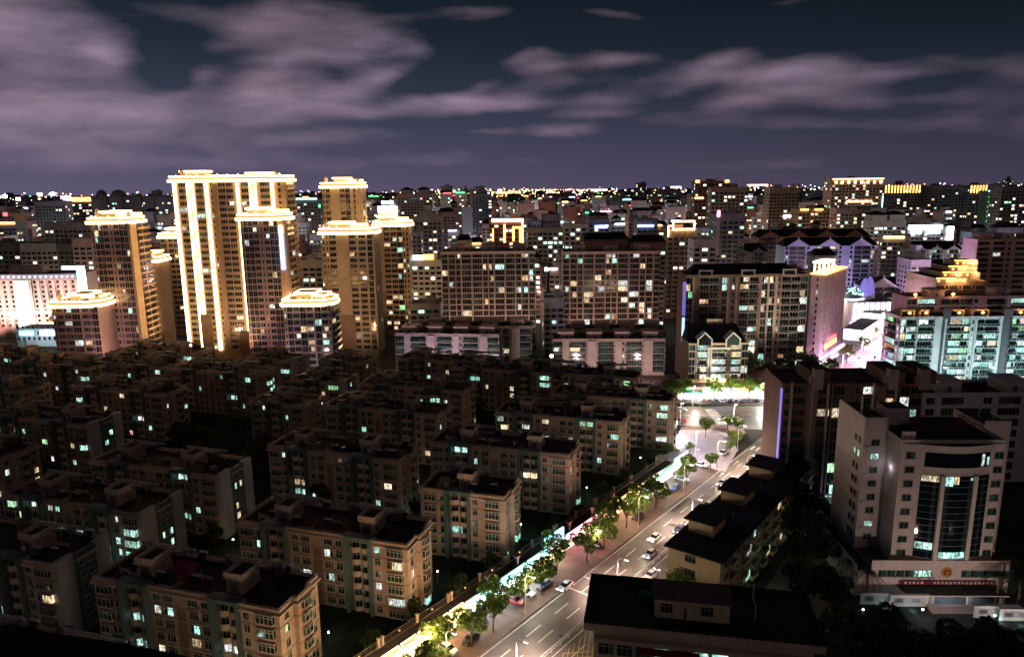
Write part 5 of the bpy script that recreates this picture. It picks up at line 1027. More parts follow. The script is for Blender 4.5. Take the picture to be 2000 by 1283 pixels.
# ------------------------------------------------------------------ shop row under the garden deck, deck fence, lamps, railing
def street_side():
    secs = [(-62, -42, 'shop_warm', 'gold'), (-42, -22, 'shop_warm', 'gold'), (-22, -4, 'shop_warm', 'gold'), (-4, 10, 'shop_blue', 'cyan'), (10, 22, 'shop_white', 'cyan'), (22, 33, 'shop_warm', 'screen'), (33, 48, 'shop_pink', 'pink'), (48, 72, 'shop_warm', 'peach'), (72, 92, 'shop_white', 'green')]
    desc = {'gold': 'shop front with gold outlined canopies', 'cyan': 'shop front with cyan roof strip', 'screen': 'shop front under the framed blue screen', 'pink': 'pink glowing shop front', 'peach': 'peach lit wall of shops', 'green': 'shop front below green signs'}
    pos = {-62: ', lowest on the street', -42: ', second from the lower end', -22: ', last before the blue shops', -4: ', nearer the gold canopies', 10: ', beside the screen', 22: '', 33: ' behind street trees', 48: ' with brown pillars above', 72: ' before the bright entrance'}
    for s0, s1, sm, k in secs:
        p = sl((s0 + s1) / 2, -9.5); t = thing('shop_unit', desc[k] + pos[s0], 'shop', (p[0], p[1], .14), RANG, 'shops under the garden deck'); L = (s1 - s0) / 2
        m = MB(); m.box(-L, L, 0, 2.6, 0, 4.3, 'cream_tile', 'roof_grey'); m.box(-L, L, -.3, 0, 3.9, 4.5, 'cream_band'); part('wall', m, t)
        n = max(2, int(L * 2 / 4.5))
        for i in range(n):
            a, b = -L + 2 * L * i / n, -L + 2 * L * (i + 1) / n; m = MB(); m.box(a + .35, b - .35, -.12, -.03, .2, 2.7, sm); part('shop_window', m, t)
            m = MB(); m.box(a + .2, b - .2, -.5, -.02, 2.9, 3.7, {'gold': 'led_gold_soft', 'cyan': 'led_cyan', 'screen': 'sign_screen', 'pink': 'led_pink', 'peach': 'sand', 'green': choice(['led_green', 'awning_green'])}[k]); part('sign_board', m, t)
            if k == 'gold':
                m = MB(); q = .14
                for (x0, x1, y0, y1, z0, z1) in ((a + .3, b - .3, -2.2, -2.2 + q, 4.2, 4.2 + q), (a + .3, a + .3 + q, -2.06, -.1, 4.2, 4.2 + q), (b - .3 - q, b - .3, -2.06, -.1, 4.2, 4.2 + q), (a + .3, b - .3, -.1, .06, 4.52, 4.66), (a + .4, a + .4 + q, -2.2, -2.06, 3.2, 4.19), (b - .9, b - .9 + q, -2.2, -2.06, 3.4, 4.19)): m.box(x0, x1, y0, y1, z0, z1, 'led_gold')
                part('light_strip', m, t)
        if k == 'gold':
            for q in (-.5, .5): lamp(t, (q * L, -3.4, 6.2), 2600, (1, .58, .28), size=.6)
        if k in ('cyan', 'peach', 'pink'):
            m = MB(); m.box(-L + .2, L - .2, -.6, -.35, 4.1, 4.5, {'cyan': 'led_cyan', 'peach': 'led_gold_soft', 'pink': 'led_pink'}[k]); part('light_strip', m, t)
        if k == 'screen':
            m = MB(); m.box(-4, 3, -1.1, -.9, 3.6, 7.4, 'sign_screen'); sc = part('screen', m, t); m = MB()
            for (x0, x1, z0, z1) in ((-4.3, 3.3, 3.3, 3.6), (-4.3, 3.3, 7.4, 7.7), (-4.3, -4, 3.6, 7.4), (3, 3.3, 3.6, 7.4)): m.box(x0, x1, -1.2, -.85, z0, z1, 'led_cyan')
            part('light_strip', m, sc); m = MB(); r2 = random.Random(9)
            for i in range(6): x = -3.2 + i * .95; m.box(x, x + .6, -1.14, -1.12, 6.0 + r2.uniform(0, .3), 6.2 + r2.uniform(0, .2), 'white_wall'); m.box(x + .2, x + .32, -1.16, -1.145, 5.6, 6.7, 'white_wall'); m.box(x, x + .6, -1.18, -1.165, 5.5, 5.62, 'white_wall')
            m.box(-3, 1.5, -1.14, -1.12, 4.2, 4.7, 'led_pink'); part('lettering', m, sc)
            for x in (-3.8, 2.8): m = MB(); m.box(x, x + .3, -.85, 0, 3.0, 7.2, 'metal'); part('bracket', m, t)
        lamp(t, (0, -2.4, 3.2), {'gold': 1300, 'cyan': 1500, 'screen': 1200, 'pink': 1800, 'peach': 1300, 'green': 1800}[k], {'gold': (1, .6, .28), 'cyan': (.8, .9, 1), 'screen': (1, .7, .5), 'pink': (1, .45, .45), 'peach': (1, .6, .38), 'green': (.95, .95, 1)}[k], size=.8)
    # bright entrance kiosk and signs at the far end
    for s, lat, lab, c, pw in ((96, -10.5, 'white blazing shop entrance kiosk at the end of the deck', 'shop_white', 3000), (121, -26, 'tall white lit panel front facing the plaza', 'shop_blue', 4500)):
        p = sl(s, lat); t = thing('kiosk', lab, 'kiosk', (p[0], p[1], .14), RANG, None); m = MB(); m.box(-4, 4, 0, 5, 0, 4.4, 'white_wall', 'roof_grey'); m.box(-4.3, 4.3, -1.6, 5, 4.4, 4.8, 'pale_grey'); part('wall', m, t); m = MB(); m.box(-3.7, 3.7, -.12, -.02, .3, 3.6, c); part('shop_window', m, t)
        m = MB(); m.box(-4.2, 4.2, -1.9, -1.62, 4.3, 5.6, 'led_white'); sb = part('sign_board', m, t); m = MB()
        for i in range(7): x = -3.6 + i * 1.05; m.box(x, x + .7, -1.95, -1.92, 4.6, 4.75, 'led_violet'); m.box(x + .25, x + .42, -1.97, -1.955, 4.5, 5.4, 'led_violet'); m.box(x, x + .7, -1.99, -1.975, 5.15, 5.3, 'led_violet')
        part('lettering', m, sb); lamp(t, (0, -4, 4), pw, (.88, .86, 1), size=1)
    # fence along the edge of the deck
    for i in range(8):
        s0 = -62 + i * 19; p = sl(s0 + 9.5, -12.5); lit_ = i < 5; t = thing('deck_fence', ORD[i] + ' stretch of the garden fence from the bottom' + (', with small lit lamps' if lit_ else ''), 'fence', (p[0], p[1], 4.0), RANG, 'fence along the garden deck')
        m = MB(); m.box(-9.4, 9.4, -.1, .1, -2.5, .4, 'cream_tile'); m.box(-9.4, 9.4, -.04, .04, 1.7, 1.78, 'metal'); part('rail', m, t); m = MB()
        for k in range(62): x = -9.2 + k * .3; m.box(x, x + .05, -.025, .025, .4, 1.7, 'metal')
        part('railings', m, t, kind='stuff')
        for k in range(3):
            x = -9 + k * 9; m = MB(); m.box(x - .22, x + .22, -.24, .24, 0, 2.1, 'cream_tile'); m.box(x - .3, x + .3, -.32, .32, 2.1, 2.25, 'cream_band'); po = part('post', m, t)
            if lit_ and k: m = MB(); m.lathe(x - 4.5, .2, [(.02, .7), (.16, .9), (.02, 1.1)], 'led_gold_soft', 8); part('lamp', m, po)
    for i in range(7):                                       # brown pillars standing on the shop roofs
        s = 4 + i * 10.5; p = sl(s, -9.9); t = thing('pillar', ORD[i] + ' flared brown pillar on the shop roof edge, counted from below', 'pillar', (p[0], p[1], 4.66), RANG, 'flared pillars on the shop roofs'); m = MB(); m.loft([[(-.25, -.2, 0), (.25, -.2, 0), (.25, .2, 0), (-.25, .2, 0)], [(-.3, -.25, 1.4), (.3, -.25, 1.4), (.3, .25, 1.4), (-.3, .25, 1.4)], [(-.7, -.5, 2.4), (.7, -.5, 2.4), (.7, .5, 2.4), (-.7, .5, 2.4)]], 'red_brown'); part('shaft', m, t)
    # street lamps
    k = 1
    L1 = [(-50, -1.2, 'street lamp hidden among the lowest trees', 2300), (-18, -1.2, 'white street lamp above the lowest kerbside trees', 2300), (6, -1.2, 'street lamp by the lit shop trees, near the white taxi', 2300), (32, -1.2, 'street lamp between the screen and the pink shops', 2300), (55, -1.2, 'street lamp beside the bright yellow green tree', 2300), (82, -1.2, 'tall white street lamp by the parked cars and the kiosk', 2600), (106, -1.2, 'street lamp at the near corner of the plaza', 2800), (124, -1.6, 'street lamp on the kerb where the road bends', 3200)]
    for s, lat, lab, pw in L1: street_lamp(sl(s, lat), RANG, lab, pw * k * .42, WARM, kind='POINT')
    for s, lab in ((-40, 'curved median street lamp at the bottom edge'), (-12, 'curved median street lamp near the yellow box'), (24, 'median street lamp half way up the road'), (62, 'median street lamp beside the low flats'), (100, 'median street lamp before the junction')): street_lamp(sl(s, 10.5), RANG, lab, 13000 * k, (1, .70, .57), z=.03, group='median street lamps', cone=126)
    for s, lab in ((46, 'street lamp on the far pavement behind the flats'), (80, 'street lamp on the far pavement by the flat roofs'), (114, 'street lamp on the far pavement before the dark block'), (140, 'street lamp on the far pavement beside the dark block')): street_lamp(sl(s, 22), RANG + pi, lab, 2600 * k, (1, .66, .56), group='street lamps on the far pavement')
    for (x, y), lab, pw, c in (((86, 297), 'blazing street lamp before the gabled block', 4200, (1, .84, .5)), ((119, 297), 'blazing street lamp at the right end of the tree row', 4200, (1, .84, .55)), ((72, 281), 'street lamp by the green awning', 3200, (1, .8, .6)), ((62, 258.5), 'street lamp where plaza and side road meet', 2600, (1, .72, .6)), ((81, 256.5), 'street lamp at the plaza tip', 3000, (1, .9, .8)), ((97, 252), 'street lamp on the traffic island', 2600, (1, .9, .82)), ((60, 228), 'plaza lamp with a cluster of dark speakers', 1500, (.9, .78, 1)), ((100, 283.5), 'street lamp before the car park trees', 3200, (1, .9, .8))):
        street_lamp((x, y), 0.0, lab, pw * k, c, group='lamps around the junction')
    for s in (215, 250, 285, 320, 355, 390, 425): street_lamp(sl(s, -1), RANG, 'street lamp on the distant shopping street, %s going up' % ORD[(s - 215) // 35], 20000 * k, (1, .66, .98), group='lamps on the shopping street')
    for s, lat, lab in ((-30, -6, 'added low post lamp among the lowest kerbside trees'), (-3, -6.5, 'added low post lamp beside the white lit tree'), (13, -6.5, 'added low post lamp inside the yellow green tree by the taxi'), (46, -6.5, 'added low post lamp inside the glowing tree by the pink shops'), (56, -6.5, 'added low post lamp behind the bright yellow green tree'), (80, -6.5, 'added low post lamp by the tree before the kiosk'), (104, -8, 'added low post lamp at the plaza corner')):  # added lamps that make the nearby tree crowns glow
        street_lamp(sl(s, lat), RANG, lab, 260, (1, .86, .52), group='added low post lamps on the pavement', scale=.58)
    # median railing
    for i, (s0, s1) in enumerate(((-100, -40), (-40, 20), (20, 80), (80, 126))):
        p = sl((s0 + s1) / 2, 10.5); L = (s1 - s0) / 2; t = thing('median_railing', ORD[i] + ' length of white median railing, counted from the bottom', 'railing', (p[0], p[1], .02), RANG, 'white median railing'); m = MB()
        for z in (.35, .95): m.box(-L, L, -.04, .04, z, z + .1, 'steel_white')
        part('rail', m, t); m = MB(); n = int(L * 2 / 3)
        for j in range(n + 1): x = -L + j * 2 * L / n; m.box(x - .07, x + .07, -.09, .09, 0, 1.15, 'steel_white'); m.box(x - .25, x + .25, -.2, .2, 0, .08, 'kerb_stone')
        part('post', m, t); m = MB()
        for j in range(int(L * 2 / .5)): x = -L + j * .5 + .25; m.box(x - .02, x + .02, -.02, .02, .45, .95, 'steel_white')
        part('bars', m, t, kind='stuff')
    for s, lab in ((2, 'small round blue sign on the median railing'),):
        p = sl(s, 10.5); t = thing('road_sign', lab, 'road sign', (p[0], p[1], .02), RANG + pi / 2); m = MB(); m.cyl(0, .12, 0, 2.2, .04, .04, 'steel_white', 6); part('post', m, t); m = MB(); m.loft([[(.4 * cos(a), -.02, 2 + .4 * sin(a)) for a in [2 * pi * i / 16 for i in range(16)]], [(.4 * cos(a), .03, 2 + .4 * sin(a)) for a in [2 * pi * i / 16 for i in range(16)]]], 'car_blue'); m.box(-.06, .06, -.05, -.03, 1.75, 2.2, 'white_wall'); part('sign_plate', m, t)
    # shop front below the gabled block with green awning
    t = thing('shop_row', 'white and green lit shops behind the junction trees', 'shop row', (92, 291.5, .14), 0, 'lit shop rows'); m = MB(); m.box(-24, 26, 0, 9, 0, 5, 'tan', 'roof_grey'); part('wall', m, t)
    for i in range(10): a = -23 + i * 4.9; m = MB(); m.box(a, a + 4.2, -.14, -.02, .3, 3.2, ['shop_white', 'shop_warm', 'shop_white', 'shop_blue'][i % 4]); part('shop_window', m, t); m = MB(); m.box(a, a + 4.4, -.6, -.03, 3.5, 4.6, ['led_green', 'led_red', 'led_green', 'led_white', 'sign_screen', 'led_orange'][i % 6]); part('sign_board', m, t)
    m = MB(); m.loft([[(-22, -3, 3.2), (-14, -3, 3.2), (-14, -.7, 4.2), (-22, -.7, 4.2)], [(-22, -3, 3.3), (-14, -3, 3.3), (-14, -.7, 4.3), (-22, -.7, 4.3)]], 'awning_green'); part('awning', m, t); lamp(t, (-17, -4, 3.5), 3500, (1, .95, .9)); lamp(t, (10, -4, 3.5), 2500, (1, .95, .9))
    # fence on the deck above those shops
    t = thing('deck_fence', 'railing on the curved deck right of the gabled block', 'fence', (112, 299, 5), .1, None); m = MB(); m.box(-16, 12, -.1, .1, -5, .4, 'tan'); m.box(-16, 12, -.04, .04, 1.4, 1.5, 'metal')
    for i in range(57): m.box(-16 + i * .5, -15.94 + i * .5, -.03, .03, .4, 1.4, 'metal')
    part('rail', m, t)
street_side()

# ------------------------------------------------------------------ cars
def car_meshes(paintname):
    def prof(pts, hw, z0=0.0): return pts
    b = MB()                                                             # body: lofted cross sections nose to tail
    sec = [(-2.25, .62, .35, .62), (-2.1, .80, .30, .72), (-1.4, .88, .27, .84), (-.7, .90, .25, .92), (.9, .90, .25, .95), (1.7, .88, .28, .96), (2.12, .82, .32, .92), (2.25, .68, .4, .8)]
    b.loft([[(x, -w, z0), (x, -w * 1.0, z0 + (z1 - z0) * .6), (x, -w * .9, z1), (x, w * .9, z1), (x, w, z0 + (z1 - z0) * .6), (x, w, z0)] for x, w, z0, z1 in sec], paintname)
    b.loft([[(-.35, -.60, 1.40), (-.35, .60, 1.40), (1.15, .58, 1.40), (1.15, -.58, 1.40)], [(-.2, -.54, 1.46), (-.2, .54, 1.46), (1.0, .52, 1.46), (1.0, -.52, 1.46)]], paintname)
    for s_ in (-1, 1): b.box(-.72, -.5, s_ * .98, s_ * .86, .92, 1.04, paintname)
    g = MB(); g.loft([[(-1.0, -.80, .9), (-1.0, .80, .9), (1.85, .76, .93), (1.85, -.76, .93)], [(-.35, -.62, 1.40), (-.35, .62, 1.40), (1.15, .60, 1.40), (1.15, -.60, 1.40)]], 'pane_blue')
    w = MB(); n = 14
    w.loft([[(.33 * cos(2 * pi * i / n), y, .33 * sin(2 * pi * i / n)) for i in range(n)] for y in (-.11, .11)], 'rubber'); w.loft([[(.2 * cos(2 * pi * i / n), y, .2 * sin(2 * pi * i / n)) for i in range(n)] for y in (-.125, .125)], 'metal')
    return b.mesh('body'), g.mesh('windows'), w.mesh('wheel')
_CM = {}
def light_mesh(key, mat, x):
    if key not in _CM: m = MB(); m.box(-.05, .05, -.17, .17, -.07, .07, mat); _CM[key] = m.mesh(key)
    return _CM[key]
paint('headlamp_off', (.5, .5, .5), .2, .05, 1, False); paint('taillamp_off', (.25, .01, .01), .3, .05, 1, False)
def car(xy, rot, col, label, on=False, group='parked cars', roofsign=False, z=.02, power=120):
    if col not in _CM: _CM[col] = car_meshes(col)
    b, g, w = _CM[col]; t = thing('car', label, 'car', (xy[0], xy[1], z), rot, group)     # nose along local -x
    part('body', b, t); part('windows', g, t)
    for x in (-1.35, 1.4):
        for y in (-.8, .8): part('wheel', w, t, (x, y, .33))
    for y in (-.6, .6):
        part('headlight', light_mesh('headlight' if on else 'headlight_off', 'head_beam' if on else 'headlamp_off', 0), t, (-2.22, y, .6)); part('taillight', light_mesh('taillight' if on else 'taillight_off', 'tail_beam' if on else 'taillamp_off', 0), t, (2.24, y, .72))
    if roofsign: m = MB(); m.box(.1, .35, -.3, .3, 1.46, 1.6, 'sign_screen'); part('roof_sign', m, t)
    if on: lamp(t, (-2.5, 0, .65), power, (1, .93, .82), 'SPOT', .15, (-14, 0, -.2), 70)
AWAY, TOWARD = RANG + pi, RANG
cols = ['white', 'black', 'silver', 'red', 'blue', 'grey']
def street_cars():
    car(at(1104, 1148), TOWARD, 'car_white', 'white taxi with roof sign driving beside the kerb', True, 'cars on the road', True, power=150)
    lanes = [(2.0, TOWARD, 'inner kerb lane'), (5.1, TOWARD, 'second lane'), (8.1, TOWARD, 'lane beside the railing'), (12.8, AWAY, 'lane right of the railing'), (16, AWAY, 'middle outbound lane')]
    n = 0
    for lane, ss in ((1, (-30, 52, 95)), (2, (-34, -18, 28, 44, 60, 78, 94, 112)), (3, (-62, -46, -8, 22, 36, 52, 71, 88, 104, 122)), (4, (-52, 60, 92, 120)), (2, (196, 222, 248, 270, 300, 330, 362)), (1, (188, 212, 236, 260, 288, 316, 350, 390)), (3, (200, 230, 262, 296, 340)), (4, (190, 246, 310))):
        for s in ss:
            l, r, nm = lanes[lane]; c = cols[(n * 5 + lane) % 6]; n += 1; p = sl(s, l)
            fx, fy = proj(p[0], p[1], 1)
            where = 'far up the shopping street' if s > 180 else ('near the bottom edge' if s < 0 else ('before the plaza bend' if s > 85 else 'half way up the road'))
            car(p, r, 'car_' + c, '%s car, %s, %s, %s of that lane' % (c, nm, where, ORD[ss.index(s)]), True, 'cars on the road', power=110 if s < 180 else 200)
    for i, s in enumerate((-44, -37, -13, -8, 8, 12, 17, 40, 46, 60, 76, 79.5, 83, 90, 104, 118)):           # cars parked on the pavement
        c = ['white', 'black', 'silver', 'black', 'red', 'white', 'grey', 'black', 'silver', 'black', 'white', 'black', 'blue', 'silver', 'white', 'white'][i]; near = 'lowest trees' if s < -20 else 'lit shop trees' if s < 20 else 'pink shops' if s < 50 else 'kiosk' if s < 92 else 'plaza'
        car(sl(s, -5.6 if i % 3 else -4.2), RANG + (pi / 2 if i % 3 else 0) + uni(-.1, .1), 'car_' + c, '%s car parked by the %s, %s parked one up from the bottom' % (c, near, ORD[i]), z=.15)
    for i in range(16):
        c = ['red', 'white', 'silver', 'red', 'white', 'red', 'grey', 'white', 'black', 'white', 'blue', 'blue', 'black', 'silver', 'white', 'grey'][i]; x = 66 + i * 2.75
        car((x, 286.8), -pi / 2 + uni(-.06, .06), 'car_' + c, '%s car in the row under the junction trees, %s from left' % (c, ORD[i]), z=.15, group='cars in the car park row')
    for (x, y, r, c, lab) in ((60, 265, .1, 'white', 'white car waiting on the side road beside the plaza'), (63, 263, 0, 'red', 'red car waiting on the side road by the plaza lamp'), (80, 264.5, .15, 'grey', 'grey car crossing the junction'), (84, 263, .2, 'white', 'white car crossing the junction beside the grey one'), (58, 273, pi, 'white', 'white car leaving on the side road'), (66, 276, pi, 'silver', 'silver car leaving on the side road')): car((x, y), r, 'car_' + c, lab, True, 'cars at the junction', z=.02)
street_cars()

# ------------------------------------------------------------------ trees
_TM = {}
def tree_meshes(seed, mat='leaf', R=2.6, Hh=2.2, n=1500, trunk=2.6, ls=.27):
    key = (seed, mat, R, n, trunk)
    if key in _TM: return _TM[key]
    r = random.Random(seed); t = MB(); t.tube([(0, 0, -.1), (.05, 0, trunk * .5), (0, .05, trunk), (.1, 0, trunk + Hh * .6)], [.17, .13, .11, .05], 'bark', 7); centers = []
    for i in range(9):
        a = 2 * pi * i / 9 + r.uniform(-.4, .4); q = r.uniform(.35, .8) * R; z = trunk + Hh * r.uniform(.25, 1.35); e = (q * cos(a), q * sin(a), z); centers.append((e, r.uniform(.38, .62) * R * .75)); t.tube([(0, 0, trunk * r.uniform(.75, 1.0)), (e[0] * .5, e[1] * .5, (trunk + z) / 2), e], [.075, .05, .02], 'bark', 5)
    centers.append(((0, 0, trunk + Hh * 1.3), R * .5)); c = MB()
    for _ in range(n):
        (cx, cy, cz), cr = r.choice(centers); v = Vector((r.gauss(0, 1), r.gauss(0, 1), r.gauss(0, .8))).normalized() * cr * r.uniform(.45, 1.0) ** .6; p = Vector((cx, cy, cz)) + v
        u = Vector((r.gauss(0, 1), r.gauss(0, 1), r.gauss(0, .6))).normalized(); w = u.cross(Vector((r.gauss(0, 1), r.gauss(0, 1), r.gauss(0, 1)))).normalized(); s_ = ls * r.uniform(.6, 1.3)
        c.face([tuple(p - u * s_), tuple(p - w * s_ * .55), tuple(p + u * s_), tuple(p + w * s_ * .55)], mat)
    _TM[key] = (t.mesh('trunk'), c.mesh('crown')); return _TM[key]
def tree(xy, z, label, group, seed, mat='leaf', scale=1.0, **kw):
    a, b = tree_meshes(seed, mat, **kw); t = thing('tree', label, 'tree', (xy[0], xy[1], z), uni(0, 6), group); t.scale = (scale, scale, scale * uni(.9, 1.1)); part('trunk', a, t); part('crown', b, t)
def street_trees():
    ss = [-66, -60, -55, -49, -44, -38, -33, -27, -21, -15, -9, -3, 2, 8, 14, 24, 32, 40, 47, 53, 58, 63, 68, 88, 95]
    for i, s in enumerate(ss): tree(sl(s, (-3.0 if i % 3 else -6.0) + uni(-.6, .6)), .14, '%s kerbside tree on the left pavement, counted up from the bottom' % ORD[i], 'kerbside trees by the shops', i % 5, scale=uni(1.15, 1.55) if s < 70 else 1.1)
    for i, (x, y, sc) in enumerate(((62, 217, .8), (72, 230, .75), (75.5, 237, .9), (77.5, 239.5, .7), (68, 246, 1.0), (80.5, 249, .85), (78, 253.5, .8), (59, 231, .6), (50, 222, 1.1))): tree((x, y), .14, '%s small tree around the plaza, counted up the picture' % ORD[i], 'plaza trees', i % 5, scale=sc)
    for i, x in enumerate((64, 70, 83, 90, 97, 103, 110, 117)): tree((x, 288.6 + uni(-.5, .5)), .14, '%s lit tree from the left in the row behind the junction' % ORD[i], 'junction tree row', i % 5, scale=uni(1.25, 1.6))
    for i, (s, l) in enumerate(((-56, 22.6), (-36, 22.8), (14, 23), (22, 24), (28, 23.4), (114, 23), (121, 24), (129, 23.5))): tree(sl(s, l), .14, '%s tree on the far pavement, counted up from the bottom' % ORD[i], 'far pavement trees', i % 5, scale=uni(1.0, 1.35))
    for i in range(16):
        s = 188 + i * 16; side = -3.5 if i % 2 else 23.5; tree(sl(s, side), .14, '%s tree along the shopping street beyond the junction' % ORD[i], 'shopping street trees', i % 5, scale=uni(1.1, 1.6), n=900, R=2.7)
    k = 0
    for i in range(14):                                          # dark trees behind the fence line and in the estate gardens
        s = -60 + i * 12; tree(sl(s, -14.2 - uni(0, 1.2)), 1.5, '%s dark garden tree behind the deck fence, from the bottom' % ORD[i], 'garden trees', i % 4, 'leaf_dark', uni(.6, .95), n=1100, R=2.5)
    u = Vector((cos(BA), sin(BA))); nn = Vector((-u.y, u.x))
    for row in range(7):
        o = Vector((-49, 102)) + Vector((19, 22.2)) * row
        for j in range(4):
            p = o - u * (14 + j * 24 + uni(-5, 5)) + nn * uni(-1, 1)
            if proj(p.x, p.y, 5)[0] < -60: continue
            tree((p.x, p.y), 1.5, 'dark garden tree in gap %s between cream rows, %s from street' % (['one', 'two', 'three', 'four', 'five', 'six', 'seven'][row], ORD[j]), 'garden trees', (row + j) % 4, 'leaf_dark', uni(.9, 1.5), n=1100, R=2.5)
    for i, (px, py, sc) in enumerate(((1540, 1010, 2.0), (1565, 1060, 2.1), (1590, 1010, 1.7), (1575, 1120, 2.1), (1610, 1090, 1.6), (1560, 1170, 1.8), (1620, 1170, 1.6), (1650, 1215, 1.9), (1740, 1245, 2.1), (1800, 1262, 1.9), (1860, 1255, 2.0), (1930, 1262, 2.1), (1985, 1250, 1.8), (1700, 1262, 1.6), (1530, 960, 1.4), (1625, 1010, 1.2))):
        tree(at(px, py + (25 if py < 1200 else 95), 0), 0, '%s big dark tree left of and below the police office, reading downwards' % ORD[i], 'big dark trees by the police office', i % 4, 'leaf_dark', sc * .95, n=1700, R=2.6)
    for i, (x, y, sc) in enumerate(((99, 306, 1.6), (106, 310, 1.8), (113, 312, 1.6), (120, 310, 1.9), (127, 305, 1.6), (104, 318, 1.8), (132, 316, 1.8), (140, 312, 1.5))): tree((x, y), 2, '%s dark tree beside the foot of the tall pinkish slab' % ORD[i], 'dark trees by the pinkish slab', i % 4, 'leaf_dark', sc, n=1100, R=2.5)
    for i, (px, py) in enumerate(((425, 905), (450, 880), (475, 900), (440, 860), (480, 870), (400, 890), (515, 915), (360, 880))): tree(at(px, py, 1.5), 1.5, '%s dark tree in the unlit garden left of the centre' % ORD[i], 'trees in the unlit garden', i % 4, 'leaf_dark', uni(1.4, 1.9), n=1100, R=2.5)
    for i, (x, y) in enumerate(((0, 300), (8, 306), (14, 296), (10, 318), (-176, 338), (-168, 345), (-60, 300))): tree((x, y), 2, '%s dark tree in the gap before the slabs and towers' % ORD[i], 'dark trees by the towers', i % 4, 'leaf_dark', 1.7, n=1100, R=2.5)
street_trees()
def palms():
    t = MB(); t.tube([(0, 0, 0), (.1, 0, 2.5), (0, .1, 5.2), (0, 0, 6.4)], [.28, .22, .19, .15], 'bark', 9); tm = t.mesh('trunk'); r = random.Random(4); c = MB()
    for i in range(17):
        a = 2 * pi * i / 17 + r.uniform(-.15, .15); up = r.uniform(.2, 1.1); L = r.uniform(2.6, 3.4); pts = []
        for k in range(9): f = k / 8; pts.append(Vector((cos(a) * L * f, sin(a) * L * f, 6.3 + up * 1.6 * f - (1.2 + up) * 1.15 * f * f * 1.5)))
        c.tube([tuple(p) for p in pts], .03, 'leaf_dark', 4); side = Vector((-sin(a), cos(a), 0))
        for k in range(1, 9):
            for sg in (-1, 1):
                for h in (0, .5):
                    p = pts[k - 1].lerp(pts[k], h); q = p + side * sg * .75 * (1 - .5 * k / 8) + Vector((cos(a) * .3, sin(a) * .3, -.28)); d_ = (pts[k] - pts[k - 1]).normalized() * .07; c.face([tuple(p - d_), tuple(p + d_), tuple(q)], 'leaf_dark')
    cm = c.mesh('crown')
    for i, (px, py, sc) in enumerate(((1690, 1175, 1.15), (1735, 1150, 1.0), (1768, 1150, 1.05), (1660, 1150, 1.1), (1650, 1120, .9), (1945, 1180, 1.15), (1985, 1190, 1.15), (1965, 1140, 1.0), (1800, 1155, 1.0))):
        x, y = at(px, py, 0); o = thing('palm_tree', '%s palm on the police forecourt, counted from the left group rightwards' % ORD[i], 'palm tree', (x, y, 0), uni(0, 6), 'forecourt palms'); o.scale = (sc,) * 3; part('trunk', tm, o); part('crown', cm, o)
    for i, (px, py, w) in enumerate(((1722, 1180, 9), (1775, 1184, 8), (1945, 1206, 9), (1985, 1212, 7))):   # white notice walls on the forecourt
        x, y = at(px, py, 0); o = thing('notice_wall', 'white lit notice wall between the forecourt palms, %s from the left' % ORD[i], 'notice wall', (x, y, 0), -.03, 'white notice walls'); m = MB(); m.box(-w / 2, w / 2, 0, .3, 0, 2.6, 'white_wall'); m.box(-w / 2 - .2, w / 2 + .2, -.2, .5, 2.6, 2.8, 'pale_grey'); part('wall', m, o); m = MB(); m.box(-w / 2 + .6, w / 2 - .6, -.06, 0, .8, 2.2, 'pale_grey'); m.box(-w / 2 + 1, -w / 2 + 2.6, -.09, -.06, 1.0, 1.9, 'dark_grey'); m.box(.4, 2.2, -.09, -.06, 1.0, 1.9, 'blue_grey'); part('notice_board', m, o)
        lamp(o, (0, -1.6, .5), 26, (.45, .95, 1))
    for i, (px, py) in enumerate(((1684, 1210), (1800, 1210), (1940, 1222))):
        x, y = at(px, py, 0); o = thing('garden_lamp', 'small globe garden lamp on the police forecourt, %s from the left' % ORD[i], 'garden lamp', (x, y, 0), 0, 'forecourt garden lamps'); m = MB(); m.cyl(0, 0, 0, 2.2, .06, .05, 'metal', 8); part('post', m, o); m = MB(); m.lathe(0, 0, [(.02, 2.2), (.22, 2.4), (.02, 2.62)], 'lamp_head', 10); part('globe', m, o); lamp(o, (0, -.5, 2.4), 60, (.8, 1, .9))
    gp, gg = None, None
    u = Vector((cos(BA), sin(BA))); nn = Vector((-u.y, u.x)); q = 0
    for row in range(6):
        o_ = Vector((-49, 102)) + Vector((19, 22.2)) * row
        for j in range(3):
            p = o_ - u * (7 + j * 27) + nn * 1.5; o = thing('garden_lamp', '%s globe lamp in the estate gardens, row by row from the street end' % ORD[q], 'garden lamp', (p.x, p.y, 1.5), 0, 'estate garden lamps'); q += 1
            if gp is None:
                m = MB(); m.cyl(0, 0, 0, 2.6, .06, .05, 'metal', 8); gp = m.mesh('post'); m = MB(); m.lathe(0, 0, [(.02, 2.6), (.2, 2.8), (.02, 3.0)], 'lamp_head', 10); gg = m.mesh('globe')
            part('post', gp, o); part('globe', gg, o); lamp(o, (0, 0, 3.3), 130, choice([(.6, 1, .9), (1, .7, .45), (.7, .95, 1)]), size=.3)
    m = MB(); m.face([(66, 100, .012), (130, 96, .012), (130, 146, .012), (72, 146, .012)], 'roof_grey'); setting('forecourt', m)
palms()

